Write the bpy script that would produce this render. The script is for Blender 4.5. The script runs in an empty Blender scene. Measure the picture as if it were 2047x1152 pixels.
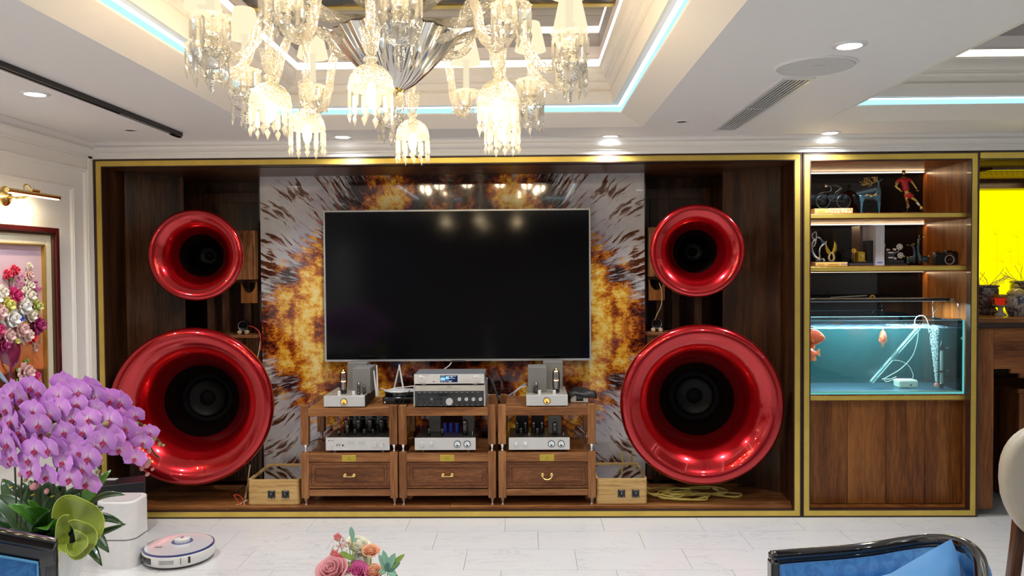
import bpy, math, random
from mathutils import Vector, Matrix, Euler, noise
random.seed(7)
S = bpy.context.scene
COL = S.collection
V = Vector
PI = math.pi

# ------------------------------------------------------------------ camera
FPX = 1560.0
CAMZ = 1.577
YAW, PITCH, ROLL = math.radians(0.97), math.radians(1.40), math.radians(0.43)
fwd = V((-math.sin(YAW) * math.cos(PITCH), math.cos(YAW) * math.cos(PITCH), -math.sin(PITCH)))
rgt = V((math.cos(YAW), math.sin(YAW), 0))
up = rgt.cross(fwd)
r2 = rgt * math.cos(ROLL) - up * math.sin(ROLL)
u2 = up * math.cos(ROLL) + rgt * math.sin(ROLL)
CP = V((0, 0, CAMZ))
cam = bpy.data.cameras.new('camera')
cam.sensor_width = 36
cam.lens = 36 * FPX / 2047
cam.clip_start = 0.05
camo = bpy.data.objects.new('camera', cam)
camo.matrix_world = Matrix(((r2.x, u2.x, -fwd.x, 0), (r2.y, u2.y, -fwd.y, 0), (r2.z, u2.z, -fwd.z, CAMZ), (0, 0, 0, 1)))
COL.objects.link(camo)
S.camera = camo


def ray(px, py):
    return fwd + r2 * ((px - 1023.5) / FPX) + u2 * ((576 - py) / FPX)


def P(px, py, Y):
    d = ray(px, py)
    return CP + d * (Y / d.y)


def Z(px, py, z):
    d = ray(px, py)
    return CP + d * ((z - CAMZ) / d.z)


# ------------------------------------------------------------------ view, world
S.view_settings.view_transform = 'Standard'
S.view_settings.look = 'None'
S.view_settings.gamma = 1
S.view_settings.use_curve_mapping = False
S.view_settings.exposure = 0.0
w = bpy.data.worlds.new('world')
S.world = w
w.use_nodes = True
w.node_tree.nodes['Background'].inputs[0].default_value = (0.9, 0.93, 1, 1)
w.node_tree.nodes['Background'].inputs[1].default_value = 0.3


def lamp(name, kind, loc, power, color=(1, 1, 1), size=0.1, rot=(0, 0, 0), spot=None, blend=0.5, sizey=None):
    l = bpy.data.lights.new(name, kind)
    l.energy = power
    l.color = color
    if kind == 'AREA':
        l.shape = 'RECTANGLE' if sizey else 'DISK'
        l.size = size
        if sizey:
            l.size_y = sizey
    else:
        l.shadow_soft_size = size
    if kind == 'SPOT':
        l.spot_size = spot or math.radians(120)
        l.spot_blend = blend
    o = bpy.data.objects.new(name, l)
    o.location = loc
    o.rotation_euler = rot
    COL.objects.link(o)
    return o


COOL = (0.93, 0.96, 1.0)
WARM = (1.0, 0.78, 0.5)
H1 = 2.387          # soffit height
DL_ON = [Z(70, 187, H1), Z(1698, 90, H1), Z(1220, 272, H1), Z(1660, 265, H1)]
DL_ON += [V((-1.10, 4.73, H1)), V((-2.22, 1.5, H1)), V((1.18, 0.6, H1)), V((-0.3, 0.4, H1)), V((-2.0, -0.9, H1)), V((0.0, -1.2, H1)), V((2.0, -0.9, H1)), V((3.2, 0.4, H1))]  # unseen downlights added to light the room
for i, p in enumerate(DL_ON):
    lamp('downlight_lamp', 'SPOT', (p.x, p.y, p.z - 0.03), 60 if i < 5 else 72, COOL, 0.045, spot=math.radians(150), blend=1.0)
# the six bulbs under the crystal domes and the shaded bulbs above
CH = V((-0.445, 2.70, 0))
for k in range(6):
    a = math.radians(-90 + 60 * k)
    lamp('dome_bulb_lamp', 'POINT', (CH.x + 0.42 * math.cos(a), CH.y + 0.42 * math.sin(a), 2.06), 1.7, (1.0, 0.74, 0.44), 0.03)
for k in range(12):
    a = math.radians(-19 + 30 * k)
    lamp('shade_bulb_lamp', 'POINT', (CH.x + 0.62 * math.cos(a), CH.y + 0.62 * math.sin(a), 2.425), 5.6, WARM, 0.05)


# ------------------------------------------------------------------ mesh helpers
ORG = {}


class MB:
    def __init__(s):
        s.v = []
        s.f = []
        s.uvs = None

    def add(s, vs, fs, M=None):
        n = len(s.v)
        if M is None:
            s.v.extend([V(p) for p in vs])
        else:
            s.v.extend([M @ V(p) for p in vs])
        s.f.extend([tuple(i + n for i in f) for f in fs])
        return s

    def box(s, x0, x1, y0, y1, z0, z1, M=None):
        vs = [(x0, y0, z0), (x1, y0, z0), (x1, y1, z0), (x0, y1, z0), (x0, y0, z1), (x1, y0, z1), (x1, y1, z1), (x0, y1, z1)]
        return s.add(vs, [(3, 2, 1, 0), (4, 5, 6, 7), (0, 1, 5, 4), (1, 2, 6, 5), (2, 3, 7, 6), (3, 0, 4, 7)], M)

    def prism(s, poly, d0, d1, axis='y', M=None):
        """poly of 2d points extruded between d0 and d1 along an axis"""
        n = len(poly)

        def p3(p, d):
            return (p[0], d, p[1]) if axis == 'y' else ((p[0], p[1], d) if axis == 'z' else (d, p[0], p[1]))
        vs = [p3(p, d0) for p in poly] + [p3(p, d1) for p in poly]
        fs = [tuple(range(n)), tuple(range(2 * n - 1, n - 1, -1))]
        fs += [(i, i + n, (i + 1) % n + n, (i + 1) % n) for i in range(n)]
        return s.add(vs, fs, M)

    def lathe(s, prof, seg=24, M=None, flute=0, amp=0.0, caps=True, twist=0.0):
        """profile of (radius, height) about local z"""
        vs = []
        for j, (r, z) in enumerate(prof):
            for i in range(seg):
                a = 2 * PI * i / seg + twist * j
                rr = r * (1 + amp * math.cos(flute * a)) if flute else r
                vs.append((rr * math.cos(a), rr * math.sin(a), z))
        fs = []
        for j in range(len(prof) - 1):
            for i in range(seg):
                a, b = j * seg + i, j * seg + (i + 1) % seg
                fs.append((a, b, b + seg, a + seg))
        if caps:
            if prof[0][0] > 1e-5:
                fs.append(tuple(range(seg - 1, -1, -1)))
            if prof[-1][0] > 1e-5:
                n = (len(prof) - 1) * seg
                fs.append(tuple(range(n, n + seg)))
        return s.add(vs, fs, M)

    def ball(s, c, r, seg=12, rings=8, M=None):
        if not hasattr(r, '__len__'):
            r = (r, r, r)
        vs = [(c[0], c[1], c[2] - r[2])]
        for j in range(1, rings):
            t = PI * j / rings
            for i in range(seg):
                a = 2 * PI * i / seg
                vs.append((c[0] + r[0] * math.sin(t) * math.cos(a), c[1] + r[1] * math.sin(t) * math.sin(a), c[2] - r[2] * math.cos(t)))
        vs.append((c[0], c[1], c[2] + r[2]))
        fs = [(0, 1 + (i + 1) % seg, 1 + i) for i in range(seg)]
        for j in range(rings - 2):
            for i in range(seg):
                a, b = 1 + j * seg + i, 1 + j * seg + (i + 1) % seg
                fs.append((a, b, b + seg, a + seg))
        n = 1 + (rings - 2) * seg
        fs += [(n + i, n + (i + 1) % seg, len(vs) - 1) for i in range(seg)]
        return s.add(vs, fs, M)

    def tube(s, pts, r, seg=8, M=None, lobes=0, amp=0.0, twist=0.0, flat=1.0, closed=False):
        pts = [V(p) for p in pts]
        n = len(pts)
        rs = r if hasattr(r, '__len__') else [r] * n
        nrm = None
        vs = []
        for j, p in enumerate(pts):
            if closed:
                t = (pts[(j + 1) % n] - pts[j - 1]).normalized()
            else:
                t = (pts[min(j + 1, n - 1)] - pts[max(j - 1, 0)]).normalized()
            if nrm is None:
                nrm = t.orthogonal().normalized()
                if abs(t.z) < 0.9:
                    nrm = (V((0, 0, 1)) - t * t.z).normalized()
            else:
                nrm = (nrm - t * nrm.dot(t))
                nrm = nrm.normalized() if nrm.length > 1e-6 else t.orthogonal().normalized()
            b = t.cross(nrm)
            for i in range(seg):
                a = 2 * PI * i / seg
                rr = rs[j] * (1 + (amp * math.cos(lobes * a + twist * j) if lobes else 0))
                vs.append(p + nrm * (rr * math.cos(a)) + b * (rr * flat * math.sin(a)))
        fs = []
        m = n if closed else n - 1
        for j in range(m):
            for i in range(seg):
                a, b_ = j * seg + i, j * seg + (i + 1) % seg
                c, d = ((j + 1) % n) * seg + (i + 1) % seg, ((j + 1) % n) * seg + i
                fs.append((a, b_, c, d))
        if not closed:
            fs.append(tuple(range(seg - 1, -1, -1)))
            fs.append(tuple(range((n - 1) * seg, n * seg)))
        return s.add(vs, fs, M)

    def sheet(s, rows, thick=0.0, M=None):
        """grid of points rows x cols"""
        nr, nc = len(rows), len(rows[0])
        vs = [p for r in rows for p in r]
        fs = []
        for j in range(nr - 1):
            for i in range(nc - 1):
                a = j * nc + i
                fs.append((a, a + 1, a + nc + 1, a + nc))
        return s.add(vs, fs, M)

    def build(s, name, mat, parent=None, world=True, bevel=0.0, smooth=40, solid=0.0, subsurf=0, bseg=2):
        o_ = V((0, 0, 0))
        if parent is not None and world:
            o_ = ORG.get(parent.name, o_)
        me = bpy.data.meshes.new(name)
        me.from_pydata([tuple(p - o_) for p in s.v], [], s.f)
        me.materials.append(mat)
        me.update()
        if smooth:
            me.shade_smooth()
            if not subsurf:
                me.set_sharp_from_angle(angle=math.radians(smooth))
        o = bpy.data.objects.new(name, me)
        COL.objects.link(o)
        if parent is not None:
            o.parent = parent
            ORG[o.name] = ORG.get(parent.name, V((0, 0, 0)))
        if solid:
            m = o.modifiers.new('solid', 'SOLIDIFY')
            m.thickness = solid
            m.offset = 0
        if subsurf:
            m = o.modifiers.new('sub', 'SUBSURF')
            m.levels = m.render_levels = subsurf
        if bevel:
            m = o.modifiers.new('bevel', 'BEVEL')
            m.width = bevel
            m.segments = bseg
            m.limit_method = 'ANGLE'
            m.angle_limit = math.radians(50)
            m.harden_normals = False
        return o


def B(*a, M=None):
    return MB().box(*a, M=M)


def tag(o, label=None, cat=None, group=None, kind=None):
    if label:
        o['label'] = label
    if cat:
        o['category'] = cat
    if group:
        o['group'] = group
    if kind:
        o['kind'] = kind
    return o


def thing(name, label, cat, loc=(0, 0, 0), rot=(0, 0, 0), group=None):
    o = bpy.data.objects.new(name, None)
    o.empty_display_size = 0.05
    COL.objects.link(o)
    o.location = loc
    o.rotation_euler = rot
    ORG[o.name] = V(loc)
    return tag(o, label, cat, group)


def copy_tree(o, parent=None):
    c = o.copy()
    COL.objects.link(c)
    if parent is not None:
        c.parent = parent
    for ch in list(o.children):
        copy_tree(ch, c)
    return c


def inst(o, parent, M=None, loc=None, rot=None, sc=None):
    """linked copy of a part"""
    c = o.copy()
    COL.objects.link(c)
    c.parent = parent
    ORG[c.name] = ORG.get(parent.name, V((0, 0, 0)))
    if M is not None:
        c.matrix_local = M
    if loc is not None:
        c.location = loc
    if rot is not None:
        c.rotation_euler = rot
    if sc is not None:
        c.scale = sc if hasattr(sc, '__len__') else (sc, sc, sc)
    return c


def cr(pts, n=6, closed=False):
    """catmull-rom resample"""
    pts = [V(p) for p in pts]
    out = []
    m = len(pts)
    for i in range(m if closed else m - 1):
        if closed:
            p0, p1, p2, p3 = pts[i - 1], pts[i], pts[(i + 1) % m], pts[(i + 2) % m]
        else:
            p0, p1, p2, p3 = pts[max(i - 1, 0)], pts[i], pts[i + 1], pts[min(i + 2, m - 1)]
        for k in range(n):
            t = k / n
            out.append(0.5 * ((2 * p1) + (p2 - p0) * t + (2 * p0 - 5 * p1 + 4 * p2 - p3) * t * t + (3 * p1 - p0 - 3 * p2 + p3) * t ** 3))
    if not closed:
        out.append(pts[-1])
    return out


def T(x, y, z):
    return Matrix.Translation((x, y, z))


def RX(a):
    return Matrix.Rotation(a, 4, 'X')


def RY(a):
    return Matrix.Rotation(a, 4, 'Y')


def RZ(a):
    return Matrix.Rotation(a, 4, 'Z')


def text(s, size, mat, parent, M, name='lettering', ext=0.0006, align='CENTER', label=None):
    c = bpy.data.curves.new(name, 'FONT')
    c.body = s
    c.size = size
    c.extrude = ext
    c.align_x = align
    c.align_y = 'CENTER'
    c.resolution_u = 2
    tmp = bpy.data.objects.new(name, c)
    COL.objects.link(tmp)
    bpy.context.view_layer.update()
    me = bpy.data.meshes.new_from_object(tmp)
    bpy.data.objects.remove(tmp)
    me.name = name
    me.materials.clear()
    me.materials.append(mat)
    o = bpy.data.objects.new(name, me)
    COL.objects.link(o)
    o.parent = parent
    o.matrix_local = M
    ORG[o.name] = ORG.get(parent.name, V((0, 0, 0)))
    if label:
        o['label'] = label
    return o


# text facing the camera (-y)
TF = RX(PI / 2)


# ------------------------------------------------------------------ materials
def nt(name):
    m = bpy.data.materials.new(name)
    m.use_nodes = True
    t = m.node_tree
    b = t.nodes['Principled BSDF']
    return m, t, b


def mat(name, col, rough=0.5, metal=0.0, coat=0.0, coat_r=0.05, spec=0.5, emit=None, es=1.0, trans=0.0, alpha=1.0, sheen=0.0, var=0.04, vs=30.0, bump=0.0, bs=200.0, sub=0.0):
    m, t, b = nt(name)
    b.inputs['Base Color'].default_value = (*col, 1)
    b.inputs['Roughness'].default_value = rough
    b.inputs['Metallic'].default_value = metal
    b.inputs['Specular IOR Level'].default_value = spec
    b.inputs['Coat Weight'].default_value = coat
    b.inputs['Coat Roughness'].default_value = coat_r
    b.inputs['Transmission Weight'].default_value = trans
    b.inputs['Alpha'].default_value = alpha
    b.inputs['Sheen Weight'].default_value = sheen
    if sub:
        b.inputs['Subsurface Weight'].default_value = sub
        b.inputs['Subsurface Radius'].default_value = (0.02, 0.01, 0.01)
    if emit:
        b.inputs['Emission Color'].default_value = (*emit, 1)
        b.inputs['Emission Strength'].default_value = es
    if var and not emit:
        tc = t.nodes.new('ShaderNodeTexCoord')
        n = t.nodes.new('ShaderNodeTexNoise')
        n.inputs['Scale'].default_value = vs
        n.inputs['Detail'].default_value = 3
        t.links.new(tc.outputs['Object'], n.inputs['Vector'])
        r = t.nodes.new('ShaderNodeMapRange')
        r.inputs['To Min'].default_value = 1 - var * 2
        r.inputs['To Max'].default_value = 1 + var * 2
        t.links.new(n.outputs['Fac'], r.inputs['Value'])
        mx = t.nodes.new('ShaderNodeMix')
        mx.data_type = 'RGBA'
        mx.blend_type = 'MULTIPLY'
        mx.inputs['Factor'].default_value = 1
        mx.inputs['A'].default_value = (*col, 1)
        t.links.new(r.outputs['Result'], mx.inputs['B'])
        t.links.new(mx.outputs['Result'], b.inputs['Base Color'])
    if bump:
        tc = t.nodes.new('ShaderNodeTexCoord')
        n = t.nodes.new('ShaderNodeTexNoise')
        n.inputs['Scale'].default_value = bs
        t.links.new(tc.outputs['Object'], n.inputs['Vector'])
        bp = t.nodes.new('ShaderNodeBump')
        bp.inputs['Strength'].default_value = bump
        bp.inputs['Distance'].default_value = 0.002
        t.links.new(n.outputs['Fac'], bp.inputs['Height'])
        t.links.new(bp.outputs['Normal'], b.inputs['Normal'])
    return m


def ramp(t, stops):
    r = t.nodes.new('ShaderNodeValToRGB')
    e = r.color_ramp.elements
    while len(e) < len(stops):
        e.new(0.5)
    for i, (p, c) in enumerate(stops):
        e[i].position = p
        e[i].color = (*c, 1)
    return r


def math_node(t, op, a, b=None, c=None, clamp=False):
    n = t.nodes.new('ShaderNodeMath')
    n.operation = op
    n.use_clamp = clamp
    for i, x in enumerate((a, b, c)):
        if x is None:
            continue
        if isinstance(x, (int, float)):
            n.inputs[i].default_value = x
        else:
            t.links.new(x, n.inputs[i])
    return n.outputs[0]


def wood(name, c0, c1, c2, axis='z', scale=14.0, rough=0.35, coat=0.25, stretch=12.0, spec=0.3):
    coat *= 0.35
    """stretched grain along an axis of the object"""
    m, t, b = nt(name)
    tc = t.nodes.new('ShaderNodeTexCoord')
    oi = t.nodes.new('ShaderNodeObjectInfo')
    ad = t.nodes.new('ShaderNodeVectorMath')
    ad.operation = 'ADD'
    t.links.new(tc.outputs['Object'], ad.inputs[0])
    sc = t.nodes.new('ShaderNodeVectorMath')
    sc.operation = 'SCALE'
    sc.inputs[0].default_value = (3.1, 5.7, 2.3)
    t.links.new(oi.outputs['Random'], sc.inputs['Scale'])
    t.links.new(sc.outputs[0], ad.inputs[1])
    mp = t.nodes.new('ShaderNodeMapping')
    k = {'x': 0, 'y': 1, 'z': 2}[axis]
    s = [1.0, 1.0, 1.0]
    s[k] = 1.0 / stretch
    mp.inputs['Scale'].default_value = s
    t.links.new(ad.outputs[0], mp.inputs['Vector'])
    n1 = t.nodes.new('ShaderNodeTexNoise')
    n1.inputs['Scale'].default_value = scale
    n1.inputs['Detail'].default_value = 4
    n1.inputs['Distortion'].default_value = 0.6
    t.links.new(mp.outputs[0], n1.inputs['Vector'])
    n2 = t.nodes.new('ShaderNodeTexNoise')
    n2.inputs['Scale'].default_value = scale * 9
    n2.inputs['Detail'].default_value = 3
    t.links.new(mp.outputs[0], n2.inputs['Vector'])
    f = math_node(t, 'MULTIPLY_ADD', n2.outputs['Fac'], 0.45, math_node(t, 'MULTIPLY', n1.outputs['Fac'], 0.75))
    r = ramp(t, [(0.38, c0), (0.58, c1), (0.78, c2)])
    t.links.new(f, r.inputs['Fac'])
    t.links.new(r.outputs['Color'], b.inputs['Base Color'])
    b.inputs['Roughness'].default_value = rough
    b.inputs['Specular IOR Level'].default_value = spec
    b.inputs['Coat Weight'].default_value = coat
    b.inputs['Coat Roughness'].default_value = 0.12
    bp = t.nodes.new('ShaderNodeBump')
    bp.inputs['Strength'].default_value = 0.12
    bp.inputs['Distance'].default_value = 0.001
    t.links.new(f, bp.inputs['Height'])
    t.links.new(bp.outputs['Normal'], b.inputs['Normal'])
    return m


def emis(name, col, strength):
    m = bpy.data.materials.new(name)
    m.use_nodes = True
    t = m.node_tree
    t.nodes.clear()
    o = t.nodes.new('ShaderNodeOutputMaterial')
    e = t.nodes.new('ShaderNodeEmission')
    e.inputs[0].default_value = (*col, 1)
    e.inputs[1].default_value = strength
    t.links.new(e.outputs[0], o.inputs[0])
    return m


def thin_glass(name, tint=(1, 1, 1), gloss=0.12, rough=0.02, haze=0.0, hcol=(1, 1, 1), ior=1.45, cut=0.0):
    """thin clear panes and crystal: see through, sharp reflection, some cut-glass scatter"""
    m = bpy.data.materials.new(name)
    m.use_nodes = True
    t = m.node_tree
    t.nodes.clear()
    o = t.nodes.new('ShaderNodeOutputMaterial')
    tr = t.nodes.new('ShaderNodeBsdfTransparent')
    tr.inputs[0].default_value = (*tint, 1)
    gl = t.nodes.new('ShaderNodeBsdfGlossy')
    gl.inputs['Roughness'].default_value = rough
    lw = t.nodes.new('ShaderNodeFresnel')
    lw.inputs[0].default_value = ior
    f = math_node(t, 'ADD', lw.outputs[0], gloss, clamp=True)
    if cut:
        tc = t.nodes.new('ShaderNodeTexCoord')
        vo = t.nodes.new('ShaderNodeTexVoronoi')
        vo.inputs['Scale'].default_value = cut
        t.links.new(tc.outputs['Object'], vo.inputs['Vector'])
        bp = t.nodes.new('ShaderNodeBump')
        bp.inputs['Strength'].default_value = 0.9
        bp.inputs['Distance'].default_value = 0.003
        t.links.new(vo.outputs['Distance'], bp.inputs['Height'])
        t.links.new(bp.outputs['Normal'], gl.inputs['Normal'])
        t.links.new(bp.outputs['Normal'], lw.inputs['Normal'])
        # cut facets alternate between clear and frosted
        f = math_node(t, 'ADD', f, math_node(t, 'MULTIPLY', math_node(t, 'SUBTRACT', 0.5, vo.outputs['Distance']), 0.35), clamp=True)
    mx = t.nodes.new('ShaderNodeMixShader')
    t.links.new(f, mx.inputs[0])
    t.links.new(tr.outputs[0], mx.inputs[1])
    t.links.new(gl.outputs[0], mx.inputs[2])
    last = mx
    if haze:
        tl = t.nodes.new('ShaderNodeBsdfTranslucent')
        tl.inputs[0].default_value = (*hcol, 1)
        df = t.nodes.new('ShaderNodeBsdfDiffuse')
        df.inputs[0].default_value = (*hcol, 1)
        m0 = t.nodes.new('ShaderNodeMixShader')
        m0.inputs[0].default_value = 0.5
        t.links.new(tl.outputs[0], m0.inputs[1])
        t.links.new(df.outputs[0], m0.inputs[2])
        m2 = t.nodes.new('ShaderNodeMixShader')
        m2.inputs[0].default_value = haze
        t.links.new(mx.outputs[0], m2.inputs[1])
        t.links.new(m0.outputs[0], m2.inputs[2])
        last = m2
    t.links.new(last.outputs[0], o.inputs[0])
    return m


M_white = mat('white_paint', (0.80, 0.785, 0.76), 0.55, var=0.01)
M_ceil = mat('ceiling_paint', (0.80, 0.79, 0.775), 0.6, var=0.01)
M_cream = mat('cream_cove_paint', (0.82, 0.77, 0.70), 0.6, var=0.01)
M_walnut = wood('dark_walnut', (0.012, 0.005, 0.002), (0.050, 0.020, 0.008), (0.12, 0.050, 0.020), 'z', 9, 0.32, 0.3)
M_walnut_x = wood('dark_walnut_across', (0.016, 0.006, 0.003), (0.06, 0.022, 0.008), (0.13, 0.052, 0.020), 'x', 9, 0.3, 0.3)
M_floorwood = wood('niche_floor_walnut', (0.08, 0.024, 0.007), (0.24, 0.085, 0.025), (0.42, 0.18, 0.06), 'x', 10, 0.25, 0.4)
M_shelfwood = wood('shelf_walnut', (0.075, 0.020, 0.004), (0.20, 0.065, 0.013), (0.36, 0.14, 0.032), 'z', 12, 0.35, 0.2)
M_rack = wood('rack_walnut', (0.085, 0.027, 0.008), (0.23, 0.088, 0.027), (0.40, 0.18, 0.065), 'z', 12, 0.35, 0.2)
M_rack_x = wood('rack_walnut_across', (0.085, 0.027, 0.008), (0.23, 0.088, 0.027), (0.40, 0.18, 0.065), 'x', 12, 0.35, 0.2)
M_rack_dk = wood('rack_drawer_walnut', (0.06, 0.018, 0.006), (0.165, 0.057, 0.019), (0.30, 0.12, 0.043), 'x', 14, 0.4, 0.15, 6)
M_edge = mat('dark_wood_edge', (0.035, 0.012, 0.006), 0.4, coat=0.2)
M_gold = mat('brushed_brass', (0.72, 0.52, 0.11), 0.34, metal=0.7, var=0.10, vs=9, bump=0.05, bs=60)
M_brass = mat('polished_brass', (0.85, 0.62, 0.22), 0.2, metal=1.0)
M_black = mat('matte_black', (0.012, 0.012, 0.013), 0.5)
M_gblack = mat('gloss_black', (0.006, 0.006, 0.007), 0.12, coat=0.5)
M_dark = mat('very_dark_brown', (0.012, 0.007, 0.005), 0.6)  # plain dark brown for carcasses and small dark parts
M_alu = mat('brushed_aluminium', (0.62, 0.62, 0.60), 0.35, metal=0.6, var=0.02)
M_silver = mat('satin_silver', (0.72, 0.72, 0.71), 0.32, metal=0.45, var=0.02)
M_chrome = mat('chrome', (0.8, 0.8, 0.8), 0.12, metal=1)
M_grey = mat('grey_crackle', (0.20, 0.195, 0.18), 0.55, var=0.15, vs=300)
M_wplast = mat('white_plastic', (0.78, 0.78, 0.78), 0.3, coat=0.3)

# ------------------------------------------------------------------ room shell
XL, XR, YB, YW = -2.735, 4.6, -2.6, 4.98
tag(B(XL - 0.2, XR + 0.2, YB, 6.1, -0.12, -0.008).build('floor', mat('floor_grout', (0.35, 0.35, 0.36), 0.7)), kind='structure')
FLOOR = bpy.data.objects['floor']


def marble_floor():
    m, t, b = nt('white_marble_tile')
    tc = t.nodes.new('ShaderNodeTexCoord')
    oi = t.nodes.new('ShaderNodeObjectInfo')
    sc = t.nodes.new('ShaderNodeVectorMath')
    sc.operation = 'SCALE'
    sc.inputs[0].default_value = (13, 7, 3)
    t.links.new(oi.outputs['Random'], sc.inputs['Scale'])
    ad = t.nodes.new('ShaderNodeVectorMath')
    t.links.new(tc.outputs['Object'], ad.inputs[0])
    t.links.new(sc.outputs[0], ad.inputs[1])
    mp = t.nodes.new('ShaderNodeMapping')
    mp.inputs['Rotation'].default_value = (0, 0, 0.5)
    mp.inputs['Scale'].default_value = (1.4, 5, 1)
    t.links.new(ad.outputs[0], mp.inputs['Vector'])
    n = t.nodes.new('ShaderNodeTexNoise')
    n.inputs['Scale'].default_value = 2.4
    n.inputs['Detail'].default_value = 6
    n.inputs['Roughness'].default_value = 0.62
    n.inputs['Distortion'].default_value = 0.7
    t.links.new(mp.outputs[0], n.inputs['Vector'])
    d = math_node(t, 'ABSOLUTE', math_node(t, 'SUBTRACT', n.outputs['Fac'], 0.5))
    r = ramp(t, [(0.0, (0.60, 0.61, 0.64)), (0.010, (0.70, 0.71, 0.73)), (0.025, (0.76, 0.765, 0.775))])
    t.links.new(d, r.inputs['Fac'])
    n2 = t.nodes.new('ShaderNodeTexNoise')
    n2.inputs['Scale'].default_value = 3
    t.links.new(ad.outputs[0], n2.inputs['Vector'])
    r2_ = ramp(t, [(0.40, (0, 0, 0)), (0.6, (1, 1, 1))])
    t.links.new(n2.outputs['Fac'], r2_.inputs['Fac'])
    mx = t.nodes.new('ShaderNodeMix')
    mx.data_type = 'RGBA'
    mx.inputs['A'].default_value = (0.76, 0.765, 0.775, 1)
    t.links.new(r2_.outputs['Color'], mx.inputs['Factor'])
    t.links.new(r.outputs['Color'], mx.inputs['B'])
    t.links.new(mx.outputs['Result'], b.inputs['Base Color'])
    b.inputs['Roughness'].default_value = 0.22
    return m


M_tile = marble_floor()
tile = B(-0.2990, 0.2990, -0.1492, 0.1492, -0.008, 0).build('tile', M_tile, FLOOR, smooth=0)
first = True
for r in range(17):
    y = YW - 0.03 - 0.15 - r * 0.3
    for c in range(14):
        x = XL - 0.1 + c * 0.6 + (r % 3) * 0.2
        if abs(x) - 0.4 > 0.72 * y + 0.5 and x < 4.7:
            continue
        if first:
            tile.location = (x, y, 0)
            first = False
        else:
            inst(tile, FLOOR, loc=(x, y, 0))

tag(B(XL - 0.12, XL, YB, 6.1, 0, 2.9).build('wall_left', M_white), kind='structure')
tag(B(XR, XR + 0.12, YB, 6.1, 0, 2.9).build('wall_right', M_white), kind='structure')
tag(B(XL, XR, YB - 0.12, YB, 0, 2.9).build('wall_rear', mat('rear_wall_taupe', (0.20, 0.17, 0.14), 0.7)), kind='structure')
tag(MB().box(XL, XR, 4.898, 6.1, 2.289, 2.9).box(XL, XR, 6.0, 6.12, 0, 2.3).build('wall_front', M_white), kind='structure')

# trays: rectangles in the soffit
TR1 = (-1.50, 0.68, 0.89, 4.51)
TR2 = (1.655, 4.25, 0.89, 4.41)


def soffit():
    mb = MB()
    xs = [XL, TR1[0], TR1[1], TR2[0], TR2[1], XR]
    hs = [None, TR1, None, TR2, None]
    for i in range(5):
        x0, x1 = xs[i], xs[i + 1]
        if hs[i] is None:
            mb.add([(x0, YB, H1), (x1, YB, H1), (x1, YW, H1), (x0, YW, H1)], [(0, 3, 2, 1)])
        else:
            for y0, y1 in ((YB, hs[i][2]), (hs[i][3], YW)):
                mb.add([(x0, y0, H1), (x1, y0, H1), (x1, y1, H1), (x0, y1, H1)], [(0, 3, 2, 1)])
    return mb


cl = soffit().box(XL, XR, YB, 6.1, 2.86, 2.92).build('ceiling', M_ceil)
tag(cl, kind='structure')

M_lit_b = emis('cyan_lit_face', (0.38, 0.84, 1.0), 1.5)  # cove face lit by the white strip, given its own cyan glow
M_led_w = emis('white_led', (0.80, 0.95, 1.0), 9)
M_led_2 = emis('warm_cove_led', (1.0, 0.93, 0.82), 3)
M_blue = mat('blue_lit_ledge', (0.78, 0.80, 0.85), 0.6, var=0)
M_mir = mat('grey_mirror', (0.42, 0.42, 0.42), 0.03, metal=1, var=0)


def ring(rect, prof, name, m, parent=None, kind='structure'):
    """profile (inset, height above the eye) swept round a rectangle"""
    x0, x1, y0, y1 = rect
    mb = MB()
    vs = []
    for o, h in prof:
        z = CAMZ + h
        vs += [(x0 + o, y0 + o, z), (x1 - o, y0 + o, z), (x1 - o, y1 - o, z), (x0 + o, y1 - o, z)]
    fs = []
    for j in range(len(prof) - 1):
        for i in range(4):
            a, b = j * 4 + i, j * 4 + (i + 1) % 4
            fs.append((a, b, b + 4, a + 4))
    mb.add(vs, fs)
    o = mb.build(name, m, parent, smooth=0)
    if parent is None:
        tag(o, kind=kind)
    return o


def arc_prof(o0, h0, o1, h1, convex=True, n=5):
    out = []
    for i in range(n + 1):
        a = PI / 2 * i / n
        if convex:
            out.append((o0 + (o1 - o0) * (1 - math.cos(a)), h0 + (h1 - h0) * math.sin(a)))
        else:
            out.append((o0 + (o1 - o0) * math.sin(a), h0 + (h1 - h0) * (1 - math.cos(a))))
    return out


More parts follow.
